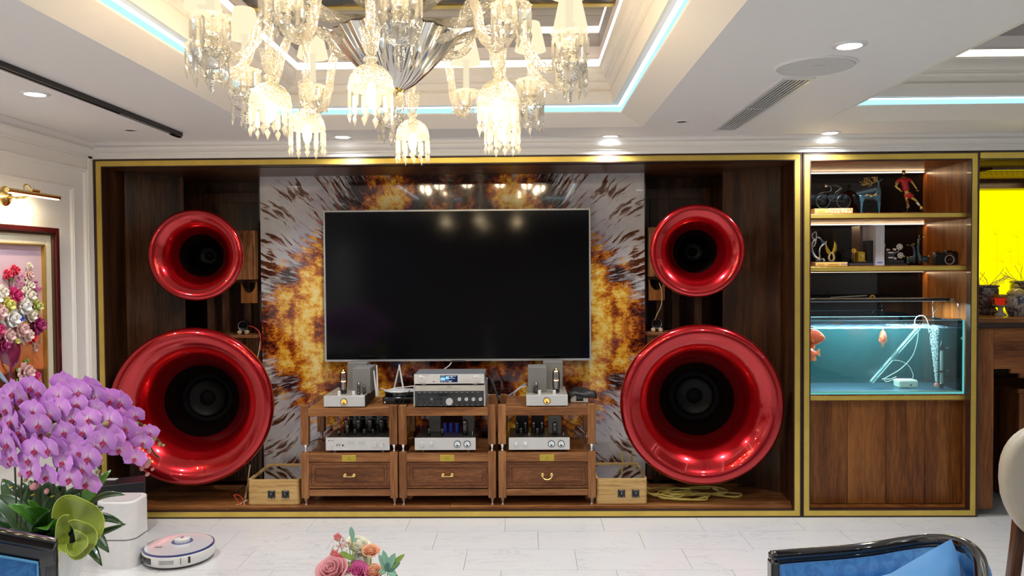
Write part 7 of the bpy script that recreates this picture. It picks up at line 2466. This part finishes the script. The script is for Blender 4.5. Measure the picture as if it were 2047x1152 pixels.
rims = []
rims.append(ruffle(152, 1050, 4, 52, -1.2, 2.9, -0.26)[-1])
rims.append(ruffle(158, 1078, 3, 34, -2.6, 2.2, -0.30)[-1])
rims.append(ruffle(152, 1085, 2, 22, -3.0, 1.8, -0.33)[-1])
rims.append(ruffle(140, 1068, 4, 32, 1.6, 4.6, -0.28)[-1])
bo = bw.build('net_bow', M_net, og, world=False, smooth=80, solid=0.0008)
for rm in rims:
    MB().tube(rm, 0.0014, 5).build('bow_rim', mat('net_edge', (0.50, 0.58, 0.10), 0.5) if 'net_edge' not in bpy.data.materials else bpy.data.materials['net_edge'], bo, world=False)
for (px, py) in ((28, 928), (22, 975), (150, 945), (66, 990), (105, 993), (45, 932)):
    q = op(px, py, -0.03)
    MB().tube([q + V((-0.008, 0, -0.002)), q, q + V((0.007, 0, 0.004))], [0.0015, 0.003, 0.0012], 6).build('yellow_tie', mat('yellow_tie', (0.75, 0.60, 0.02), 0.5) if 'yellow_tie' not in bpy.data.materials else bpy.data.materials['yellow_tie'], og, world=False)

# ------------------------------------------------------------------ robot vacuum, dock and speaker on the floor
q = Z(327, 1143, 0)
R_ = 0.188
rv = thing('robot_vacuum', 'round white robot vacuum with blue-grey ring standing on the marble floor', 'robot vacuum', (q.x, q.y + R_, 0))
MB().lathe([(R_ - 0.012, 0.012), (R_ - 0.003, 0.022), (R_, 0.034), (R_, 0.066), (R_ - 0.004, 0.071)], 72, caps=False).build('bumper', M_wplast, rv, world=False)
MB().lathe([(R_ - 0.014, 0.010), (R_ - 0.012, 0.012)], 64).build('underside', M_black, rv, world=False)
MB().lathe([(R_ - 0.004, 0.0712), (R_ - 0.006, 0.0775), (R_ - 0.013, 0.079)], 72, caps=False).build('blue_ring', mat('dark_blue_gloss', (0.04, 0.06, 0.20), 0.12, coat=0.8, var=0), rv, world=False)
MB().lathe([(R_ - 0.0125, 0.0745), (R_ - 0.013, 0.0795), (0.0, 0.080)], 72, caps=False).build('top_cover', mat('pearl_white', (0.72, 0.73, 0.76), 0.15, coat=0.8, var=0.02), rv, world=False)
tr_ = MB().lathe([(0.056, 0.0802), (0.054, 0.083), (0.044, 0.083)], 40, T(0.0, 0.04, 0), caps=False).build('turret_ring', mat('slate_blue', (0.10, 0.14, 0.32), 0.3, var=0), rv, world=False)
MB().lathe([(0.042, 0.0803), (0.042, 0.088), (0.040, 0.0885), (0.040, 0.093), (0.042, 0.0935), (0.041, 0.099), (0.036, 0.102), (0, 0.102)], 40, T(0.0, 0.04, 0), caps=False).build('laser_turret', M_wplast, rv, world=False)
B(-0.006, 0.006, 0.028, 0.05, 0.1022, 0.1028).build('turret_mark', mat('red_mark', (0.5, 0.05, 0.05), 0.4), rv, world=False)
mb = MB()
for i in range(9):
    a0, a1 = math.radians(200 + i * 5.2), math.radians(200 + (i + 1) * 5.2)
    r_ = R_ + 0.0015
    mb.add([(r_ * math.cos(a0), r_ * math.sin(a0), 0.028), (r_ * math.cos(a1), r_ * math.sin(a1), 0.028), (r_ * math.cos(a1), r_ * math.sin(a1), 0.062), (r_ * math.cos(a0), r_ * math.sin(a0), 0.062)], [(0, 1, 2, 3)])
mb.build('sensor_window', M_gblack, rv, world=False, solid=0.001)
for a2 in (212, 226):
    MB().lathe([(0.007, 0), (0.007, 0.002), (0, 0.002)], 12, T((R_ + 0.003) * math.cos(math.radians(a2)), (R_ + 0.003) * math.sin(math.radians(a2)), 0.045) @ RZ(math.radians(a2 + 90)) @ RX(PI / 2)).build('camera_lens', mat('lens_grey', (0.12, 0.12, 0.13), 0.1), rv, world=False)
for k in range(3):
    mb = MB()
    for i in range(6):
        a0, a1 = math.radians(262 + i * 4), math.radians(262 + (i + 1) * 4)
        r_ = R_ + 0.001
        mb.add([(r_ * math.cos(a0), r_ * math.sin(a0), 0.036 + k * 0.008), (r_ * math.cos(a1), r_ * math.sin(a1), 0.036 + k * 0.008), (r_ * math.cos(a1), r_ * math.sin(a1), 0.0385 + k * 0.008), (r_ * math.cos(a0), r_ * math.sin(a0), 0.0385 + k * 0.008)], [(0, 1, 2, 3)])
    mb.build('vent_slot', M_grey, rv, world=False, solid=0.0008)
for a2 in (296, 309):
    a3 = math.radians(a2)
    B(-0.002 if a2 == 296 else -0.006, 0.002 if a2 == 296 else 0.006, -0.002, 0.001, 0.030, 0.064, M=T(R_ * math.cos(a3), R_ * math.sin(a3), 0) @ RZ(a3 + PI / 2)).build('side_button' if a2 != 296 else 'panel_seam', M_grey if a2 == 296 else M_gblack, rv, world=False)
B(-0.11, -0.07, -0.06, -0.045, 0.0798, 0.0806).build('warning_label', M_grey, rv, world=False)
for s in (-1, 1):
    B(s * 0.12 - 0.01, s * 0.12 + 0.01, -0.03, 0.03, 0.0, 0.03).build('wheel', M_black, rv, world=False, bevel=0.006)

q = Z(228, 1139, 0)
dk = thing('dust_dock', 'tall rounded white dustbin tower standing beside the robot vacuum', 'appliance', (q.x, q.y + 0.10, 0))
ht_ = P(228, 1006, q.y).z


def rrect(w_, d_, R2, n=8):
    out = []
    for (cx, cy, a0) in ((w_ - R2, -d_ + R2, -PI / 2), (w_ - R2, d_ - R2, 0), (-w_ + R2, d_ - R2, PI / 2), (-w_ + R2, -d_ + R2, PI)):
        for i in range(n + 1):
            a2 = a0 + PI / 2 * i / n
            out.append((cx + R2 * math.cos(a2), cy + R2 * math.sin(a2)))
    return out


rp = rrect(0.106, 0.098, 0.055)
zs_ = P(228, 1082, q.y).z
MB().prism(rp, 0.0, zs_ - 0.002, 'z').build('lower_body', M_wplast, dk, world=False, smooth=50)
MB().prism([(x * 0.985, y * 0.985) for x, y in rp], zs_ - 0.002, zs_ + 0.002, 'z').build('seam', M_grey, dk, world=False, smooth=50)
MB().prism(rp, zs_ + 0.002, ht_, 'z').build('upper_body', M_wplast, dk, world=False, smooth=50, bevel=0.006)
MB().prism([(x * 0.78, y * 0.78) for x, y in rp], ht_ + 0.0002, ht_ + 0.004, 'z').build('lid_panel', mat('light_grey_plastic', (0.6, 0.6, 0.62), 0.35), dk, world=False, smooth=50)
B(-0.118, -0.1065, 0.0, 0.04, 0.0, ht_ - 0.06).build('cable_channel', M_gblack, dk, world=False)
_c = P(293, 1072, 4.63)
SBC = V((_c.x, 4.63, 0)) - Matrix.Rotation(math.radians(26), 3, 'Z') @ V((0.15, -0.12, 0))
sb = thing('subwoofer', 'black subwoofer box on the floor behind the white dustbin tower', 'speaker', (SBC.x, SBC.y, 0), (0, 0, math.radians(26)))
B(-0.15, 0.15, -0.12, 0.05, 0.02, P(293, 963, 4.63).z).build('cabinet', mat('blue_black', (0.008, 0.009, 0.013), 0.45), sb, world=False, bevel=0.004)
for x in (-0.12, 0.12):
    for y in (-0.09, 0.025):
        MB().lathe([(0.018, 0), (0.02, 0.021)], 14, T(x, y, 0)).build('foot', M_black, sb, world=False)
pt = thing('paper_tag', 'small white card lying on top of the black subwoofer', 'card', (Z(224, 959, P(293, 963, 4.63).z).x, Z(224, 959, P(293, 963, 4.63).z).y, P(293, 963, 4.63).z + 0.0005))
B(-0.03, 0.03, -0.02, 0.02, 0, 0.003).build('card', M_wplast, pt, world=False)

# ------------------------------------------------------------------ blue upholstered chairs


def brocade():
    m, t, b = nt('blue_brocade_velvet')
    tc = t.nodes.new('ShaderNodeTexCoord')
    n = t.nodes.new('ShaderNodeTexNoise')
    n.inputs['Scale'].default_value = 22
    n.inputs['Detail'].default_value = 2
    n.inputs['Distortion'].default_value = 2.5
    t.links.new(tc.outputs['Object'], n.inputs['Vector'])
    r_ = ramp(t, [(0.45, (0.012, 0.13, 0.38)), (0.55, (0.028, 0.185, 0.47))])
    t.links.new(n.outputs['Fac'], r_.inputs['Fac'])
    t.links.new(r_.outputs['Color'], b.inputs['Base Color'])
    b.inputs['Roughness'].default_value = 0.55
    b.inputs['Sheen Weight'].default_value = 0.4
    bp = t.nodes.new('ShaderNodeBump')
    bp.inputs['Strength'].default_value = 0.4
    bp.inputs['Distance'].default_value = 0.003
    t.links.new(n.outputs['Fac'], bp.inputs['Height'])
    t.links.new(bp.outputs['Normal'], b.inputs['Normal'])
    return m


M_bro = brocade()
M_vel = mat('light_blue_velvet', (0.07, 0.26, 0.56), 0.55, sheen=0.5, var=0.10, vs=9)
M_pip = mat('blue_piping', (0.015, 0.12, 0.36), 0.5)
M_lac = mat('black_lacquer', (0.006, 0.005, 0.006), 0.10, coat=1.0, coat_r=0.04)


def sweep_rect(pts, w_, h_, name, m, parent, ups=None, bevel=0.006, world=True):
    """rectangular rail (w across horizontally, h vertical) along pts"""
    pts = [V(p) for p in pts]
    vs, fs = [], []
    n = len(pts)
    for j, p in enumerate(pts):
        t_ = (pts[min(j + 1, n - 1)] - pts[max(j - 1, 0)]).normalized()
        s_ = t_.cross(V((0, 0, 1)))
        s_ = s_.normalized() if s_.length > 1e-3 else V((1, 0, 0))
        if ups:
            s_ = ups
        u_ = s_.cross(t_).normalized()
        for (a2, b2) in ((-1, -1), (1, -1), (1, 0.4), (0.6, 1), (-0.6, 1), (-1, 0.4)):
            vs.append(p + s_ * (a2 * w_ / 2) + u_ * (b2 * h_ / 2))
    for j in range(n - 1):
        for i in range(6):
            fs.append((j * 6 + i, j * 6 + (i + 1) % 6, (j + 1) * 6 + (i + 1) % 6, (j + 1) * 6 + i))
    fs += [tuple(range(5, -1, -1)), tuple(range((n - 1) * 6, n * 6))]
    return MB().add(vs, fs).build(name, m, parent, world=world, smooth=50, bevel=bevel)


# right-hand armchair: swept black rail, brocade back, velvet cushion
rail = [(1540, 1112, 2.02), (1600, 1107, 2.05), (1680, 1101, 2.07), (1750, 1093, 2.07), (1810, 1083, 2.05), (1860, 1078, 2.02), (1905, 1081, 1.97), (1938, 1094, 1.91), (1957, 1118, 1.85), (1962, 1150, 1.78), (1962, 1190, 1.70)]
rp_ = cr([P(a2, b2, y) for a2, b2, y in rail], 5)
ac = thing('armchair', 'blue brocade armchair with swept black lacquered rail at bottom right', 'armchair', (P(1760, 1150, 1.8).x, 1.8, 0))
sweep_rect(rp_, 0.030, 0.026, 'top_rail', M_lac, ac, bevel=0.008)
# lacquered face under the rail, then the upholstered inside
n = len(rp_)
rows, rows2 = [], []
nrm = []
for j, p in enumerate(rp_):
    t_ = (rp_[min(j + 1, n - 1)] - rp_[max(j - 1, 0)]).normalized()
    s_ = t_.cross(V((0, 0, 1))).normalized()       # towards the sitter side
    if s_.y > 0:
        s_ = -s_
    nrm.append(s_)
for dz_, off in ((-0.008, 0.006), (-0.018, 0.006), (-0.024, -0.002)):
    rows.append([p + nrm[j] * off + V((0, 0, dz_)) for j, p in enumerate(rp_)])
MB().sheet(rows).build('lacquered_face', M_lac, ac, smooth=60, solid=0.01)
for k in range(8):
    u = k / 7
    rows2.append([p + nrm[j] * (0.004 + 0.030 * math.sin(PI * min(1, 0.15 + u))) + V((0, 0, -0.018 - 0.36 * u)) for j, p in enumerate(rp_)][1:])
MB().sheet(rows2).build('upholstered_back', M_bro, ac, smooth=80, solid=0.01)
MB().tube([p + nrm[j] * 0.014 + V((0, 0, -0.022)) for j, p in enumerate(rp_)][2:], 0.0042, 7).build('piping', M_pip, ac)
MB().tube([rp_[2] + nrm[2] * 0.014 + V((0, 0, -0.022 - 0.06 * k)) for k in range(7)], 0.0042, 7).build('piping', M_pip, ac)
p0 = rp_[0]
B(p0.x - 0.002, p0.x + 0.020, p0.y - 0.016, p0.y + 0.022, 0.0, p0.z - 0.012).build('back_post', M_lac, ac, bevel=0.004)
pe = rp_[-1]
MB().tube(cr([pe, pe + V((0, -0.06, -0.04)), pe + V((0.0, -0.07, -0.2)), V((pe.x, pe.y - 0.06, 0.3)), V((pe.x, pe.y - 0.05, 0.0))], 5), 0.018, 10).build('front_leg', M_lac, ac)
B(p0.x, p0.x + 0.026, 1.45, 1.48, 0.0, 0.40).build('front_leg', M_lac, ac, bevel=0.004)
B(pe.x - 0.03, pe.x, 1.98, 2.01, 0.0, 0.40).build('back_leg', M_lac, ac, bevel=0.004)
B(p0.x + 0.01, pe.x - 0.01, 1.46, 2.01, 0.34, 0.46).build('seat', M_bro, ac, bevel=0.03, bseg=3)


def cushion(center, w_, h_, d_, rx_, ry_, rz_, name, m, parent):
    n_ = 12
    vs, fs = [], []
    for side in (-1, 1):
        for j in range(n_ + 1):
            for i in range(n_ + 1):
                u, v = -1 + 2 * i / n_, -1 + 2 * j / n_
                f = (max(0, (1 - u ** 4)) * max(0, (1 - v ** 4))) ** 0.5
                k = 1 - 0.07 * (abs(u * v)) * -1 - 0.05 * (1 - abs(u)) * abs(v) - 0.05 * (1 - abs(v)) * abs(u)
                vs.append((u * w_ / 2 * k, side * d_ / 2 * f, v * h_ / 2 * k))
    N = (n_ + 1) ** 2
    for s in range(2):
        for j in range(n_):
            for i in range(n_):
                a2 = s * N + j * (n_ + 1) + i
                fs.append((a2, a2 + 1, a2 + n_ + 2, a2 + n_ + 1) if s == 0 else (a2, a2 + n_ + 1, a2 + n_ + 2, a2 + 1))
    M = T(*center) @ RZ(rz_) @ RX(rx_) @ RY(ry_)
    return MB().add(vs, fs, M).build(name, m, parent, smooth=80)


cs = thing('throw_cushion', 'plump light blue velvet cushion leaning in the right armchair', 'cushion', (P(1810, 1110, 1.93).x, 1.93, 0.80))
cushion(P(1842, 1268, 1.90), 0.32, 0.32, 0.13, math.radians(-12), math.radians(-24), math.radians(-6), 'cushion_cover', M_vel, cs)
# left chair
lc = thing('side_chair', 'blue brocade chair back with straight black lacquered frame at bottom left', 'chair', (-1.75, 2.1, 0))
pa, pb = P(-160, 1040, 2.02), P(112, 1090, 2.16)
pc = P(122, 1170, 2.10)
sweep_rect([pa, pa.lerp(pb, 0.5), pb], 0.034, 0.036, 'top_rail', M_lac, lc)
ax = (pb - pa)
axn = V((ax.x, ax.y, 0)).normalized()
nn = V((axn.y, -axn.x, 0))


def slab(c0, c1, z0_, z1_, th0, th1, name, m, bev=0.004):
    """vertical slab between plan points c0,c1; tops follow z1_ pair"""
    vs = []
    for (c, zt2_) in ((c0, z1_[0]), (c1, z1_[1])):
        for o_ in (th0, th1):
            vs.append((c.x + nn.x * o_, c.y + nn.y * o_, z0_))
            vs.append((c.x + nn.x * o_, c.y + nn.y * o_, zt2_))
    fs = [(0, 2, 3, 1), (4, 5, 7, 6), (0, 1, 5, 4), (2, 6, 7, 3), (1, 3, 7, 5), (0, 4, 6, 2)]
    return MB().add(vs, fs).build(name, m, lc, smooth=40, bevel=bev)


c_ = lambda u: pa.lerp(pb, u)
slab(c_(0.0), c_(1.0), pb.z - 0.05 - 0.0, (pa.z - 0.01, pb.z - 0.01), -0.012, 0.014, 'top_face', M_lac) if False else None
slab(c_(0.0), c_(0.93), 0.52, (pa.z - 0.045, c_(0.93).z - 0.045), -0.015, 0.010, 'back_panel', M_lac)
slab(c_(0.06), c_(0.86), 0.55, (c_(0.06).z - 0.052, c_(0.86).z - 0.052), 0.010, 0.026, 'upholstered_back', M_bro, 0.008)
MB().tube([V((c_(u).x + nn.x * 0.024, c_(u).y + nn.y * 0.024, c_(u).z - 0.052)) for u in (0.06, 0.4, 0.86)] + [V((c_(0.86).x + nn.x * 0.024, c_(0.86).y + nn.y * 0.024, zz_)) for zz_ in (c_(0.86).z - 0.10, 0.60)], 0.004, 7).build('piping', mat('pale_blue_piping', (0.10, 0.34, 0.62), 0.5), lc)
slab(c_(0.0), c_(1.0), pb.z - 0.055, (pa.z, pb.z), -0.014, 0.012, 'rail_face', M_lac)
sweep_rect([pb + V((-0.016, 0, 0.012)), pb + V((-0.014, 0, -0.10)), V((pb.x - 0.002, pb.y, 0.5)), V((pb.x - 0.02, pb.y + 0.03, 0.0))], 0.036, 0.034, 'back_post', M_lac, lc, ups=V((axn.x, axn.y, 0)))
sweep_rect([pa + V((0.016, 0, 0)), V((pa.x + 0.016, pa.y, 0.5)), V((pa.x + 0.016, pa.y + 0.03, 0.0))], 0.034, 0.034, 'back_post', M_lac, lc, ups=V((axn.x, axn.y, 0)))
sx0_, sx1_ = min(pa.x, pb.x), max(pa.x, pb.x)
B(sx0_, sx1_, 1.62, 2.0, 0.38, 0.47).build('seat', M_bro, lc, bevel=0.02)
for x in (sx0_ + 0.02, sx1_ - 0.02):
    B(x - 0.017, x + 0.017, 1.63, 1.665, 0, 0.38).build('front_leg', M_lac, lc, bevel=0.003)

# beige dining chair at the right edge
bc = thing('dining_chair', 'beige leather dining chair with rounded back at the right edge', 'chair', (P(2130, 900, 2.55).x, 2.6, 0))
cx_, cz_ = P(2125, 955, 2.55).x, P(2125, 955, 2.55).z
vs, fs = [], []
NN = 40
outl = []
for i in range(NN):
    a2 = 2 * PI * i / NN
    ca, sa = math.cos(a2), math.sin(a2)
    w_ = 0.205 * (abs(ca) ** 0.8) * (1 if ca > 0 else -1)
    h_ = (0.185 if sa > 0 else 0.235) * (abs(sa) ** 0.8) * (1 if sa > 0 else -1)
    if sa < 0:
        w_ *= 1 - 0.30 * (-sa) ** 1.5
    outl.append((cx_ + w_, cz_ + h_))
mb = MB()
for (k, y) in ((0.90, 2.51), (0.985, 2.518), (1.0, 2.54), (0.985, 2.562), (0.90, 2.57)):
    for (x, z) in outl:
        vs.append((cx_ + (x - cx_) * k, y, cz_ + (z - cz_) * k))
for j in range(4):
    for i in range(NN):
        fs.append((j * NN + i, (j + 1) * NN + i, (j + 1) * NN + (i + 1) % NN, j * NN + (i + 1) % NN))
fs += [tuple(range(NN)), tuple(range(5 * NN - 1, 4 * NN - 1, -1))]
MB().add(vs, fs).build('backrest', mat('beige_leather', (0.42, 0.37, 0.29), 0.45, bump=0.2, bs=300), bc, smooth=60)
M_leg = wood('dark_leg_wood', (0.03, 0.008, 0.004), (0.09, 0.03, 0.012), (0.16, 0.06, 0.02), 'z', 14, 0.2, 0.6)
for x in (P(2018, 1100, 2.62).x, P(2018, 1100, 2.62).x + 0.34):
    sweep_rect([V((x + 0.02, 2.595, cz_ - 0.08)), V((x + 0.012, 2.60, cz_ - 0.22)), V((x, 2.62, 0.45)), V((x - 0.01, 2.68, 0.0))], 0.036, 0.04, 'back_leg', M_leg, bc, ups=V((1, 0, 0)))
B(cx_ - 0.21, cx_ + 0.21, 2.15, 2.585, 0.43, 0.50).build('seat', bpy.data.materials['beige_leather'], bc, bevel=0.02)
for x in (cx_ - 0.18, cx_ + 0.18):
    B(x - 0.018, x + 0.018, 2.17, 2.205, 0, 0.43).build('front_leg', M_leg, bc, bevel=0.003)

# ------------------------------------------------------------------ bouquet on a low table
YBQ = 1.90
ct = thing('coffee_table', 'low glossy black coffee table under the flower vase', 'table', (-0.45, 1.75, 0))
B(-0.45, 0.45, -0.3, 0.3, 0.42, 0.45).build('table_top', M_lac, ct, world=False, bevel=0.006)
for x in (-0.42, 0.42):
    for y in (-0.27, 0.27):
        B(x - 0.02, x + 0.02, y - 0.02, y + 0.02, 0, 0.42).build('leg', M_lac, ct, world=False, bevel=0.003)
bq = P(715, 1150, YBQ)
vz = thing('flower_arrangement', 'silk bouquet of pink, magenta, peach and cream roses with green sprigs', 'flowers', (bq.x, YBQ, 0.451))
MB().lathe([(0.04, 0), (0.055, 0.02), (0.062, 0.12), (0.04, 0.22), (0.035, 0.27), (0.045, 0.30), (0.038, 0.30), (0.03, 0.26), (0, 0.25)], 36).build('vase', mat('white_vase', (0.75, 0.75, 0.73), 0.2, coat=0.5), vz, world=False)


def vq(px, py, dY=0.0):
    return P(px, py, YBQ + dY) - ORG[vz.name]


def rose(c, R_, m, facing, name='rose', tight=1.0):
    """layered cupped petals opening along 'facing'"""
    z_ = V(facing).normalized()
    x_ = z_.orthogonal().normalized()
    y_ = z_.cross(x_)
    Mr = Matrix(((x_.x, y_.x, z_.x, c.x), (x_.y, y_.y, z_.y, c.y), (x_.z, y_.z, z_.z, c.z), (0, 0, 0, 1)))
    mb = MB()
    for ri, (n_, r0, op_, hh_) in enumerate(((3, 0.16, 0.05, 0.55), (4, 0.30, 0.16, 0.58), (5, 0.46, 0.30, 0.55), (5, 0.62, 0.55, 0.50), (6, 0.72, 0.85, 0.46))):
        for j in range(n_):
            a0 = 2 * PI * j / n_ + ri * 0.7
            wd = 2 * PI / n_ * 0.72
            rows = []
            for i in range(6):
                u = i / 5
                row = []
                for k in range(7):
                    v = -1 + k / 3
                    a2 = a0 + v * wd
                    edge_ = 1 - 0.22 * v * v
                    zz = (-0.45 + hh_ * 1.9 * u * edge_) * tight
                    rr_ = r0 * (0.35 + 0.65 * math.sin(min(1, u * 1.4) * PI / 2)) + op_ * 0.45 * u ** 2.5 + 0.02 * math.sin(a2 * 5 + ri)
                    zz -= op_ * 0.25 * u ** 3
                    row.append((R_ * rr_ * math.cos(a2), R_ * rr_ * math.sin(a2), R_ * zz))
                rows.append(row)
            mb.sheet(rows, M=Mr)
    return mb.build(name, m, vz, world=False, smooth=80, solid=0.0008)


M_rp = mat('soft_pink_silk', (0.80, 0.36, 0.38), 0.6, var=0.08, vs=40, sub=0.1)
M_rm = mat('magenta_silk', (0.68, 0.11, 0.32), 0.6, var=0.10, vs=50)
M_rc = mat('cream_silk', (0.88, 0.86, 0.70), 0.6, var=0.04)
M_rk = mat('peach_silk', (0.85, 0.42, 0.24), 0.6, var=0.08)
kk = YBQ / 1560
rose(vq(664, 1142, -.03), 31 * kk, M_rp, (-0.2, -0.6, 0.8))
rose(vq(712, 1146, -.02), 26 * kk, M_rm, (0.1, -0.5, 0.85), tight=0.8)
rose(vq(741, 1102, 0), 17 * kk, M_rk, (0.1, -0.35, 1), tight=0.9)
rose(vq(746, 1144, -.01), 18 * kk, M_rk, (0.1, -0.4, 1), tight=1.1)
rose(vq(716, 1092, .03), 24 * kk, M_rc, (0.35, -0.2, 1), tight=1.25)
rose(vq(722, 1120, .03), 20 * kk, M_rc, (0.3, -0.3, 1), tight=1.1)
rose(vq(690, 1170, -.05), 26 * kk, M_rc, (0, -0.5, 1))
M_sg = mat('sage_leaf', (0.30, 0.55, 0.38), 0.6, var=0.06)
M_dg = mat('dusty_green_leaf', (0.12, 0.25, 0.20), 0.6, var=0.06)
M_lg = mat('lime_leaf', (0.30, 0.45, 0.08), 0.6, var=0.06)
for (a2, b2, W_, m) in (((775, 1140), (766, 1100), .016, M_sg), ((775, 1140), (790, 1106), .018, M_sg), ((772, 1142), (757, 1108), .014, M_sg), ((778, 1140), (809, 1108), .014, M_lg), ((776, 1142), (800, 1125), .015, M_dg), ((772, 1142), (776, 1125), .013, M_dg), ((772, 1143), (754, 1146), .014, M_sg), ((776, 1143), (793, 1150), .018, M_sg), ((783, 1150), (795, 1160), .018, M_dg), ((706, 1080), (701, 1053), .013, M_sg), ((704, 1082), (713, 1077), .010, M_sg), ((698, 1115), (680, 1104), .014, M_lg), ((700, 1125), (688, 1138), .020, M_lg), ((706, 1118), (690, 1110), .014, M_lg)):
    leaf(vq(a2[0], a2[1], -.01), vq(b2[0], b2[1], -.015), W_, 0.04, m, 'leaf', vz, up=V((0, -1, 0.4)), fold=0.1)
M_cs = mat('coral_silk', (0.80, 0.20, 0.18), 0.6, var=0.1)
for (px, py) in ((675, 1074), (668, 1107), (681, 1112)):
    mb = MB()
    for j in range(5):
        a2 = 2 * PI * j / 5 + px
        mb.ball(vq(px + 4.5 * math.cos(a2), py - 4.5 * math.sin(a2), -.01), (0.0052, 0.0025, 0.0048), 8, 5)
    mb.build('small_coral_flower', M_cs, vz, world=False)
mb = MB()
random.seed(9)
for j in range(70):
    u = random.random()
    mb.ball(vq(672 + 28 * u + random.gauss(0, 5), 1095 - 12 * math.sin(u * 3) + random.gauss(0, 7), random.uniform(-.02, .02)), random.uniform(.0012, .0026), 6, 4)
tag(mb.build('pink_seed_spray', mat('dusty_pink_seed', (0.72, 0.42, 0.36), 0.6, var=0.2), vz, world=False), kind='stuff')
for (a2, b2) in (((700, 1160), (676, 1078)), ((702, 1160), (664, 1096)), ((705, 1160), (703, 1075)), ((740, 1160), (741, 1115)), ((735, 1135), (741, 1118)), ((770, 1170), (775, 1140)), ((700, 1150), (668, 1110)), ((705, 1150), (696, 1085))):
    MB().tube([vq(*a2), vq((a2[0] + b2[0]) / 2 + 2, (a2[1] + b2[1]) / 2), vq(*b2)], 0.0012, 5).build('stem', M_lg, vz, world=False)
for k in range(5):
    MB().tube([V((0, 0, 0.26)), V((0.03 * (k - 2), -0.01, 0.38))], 0.002, 5).build('stem', M_stem, vz, world=False)
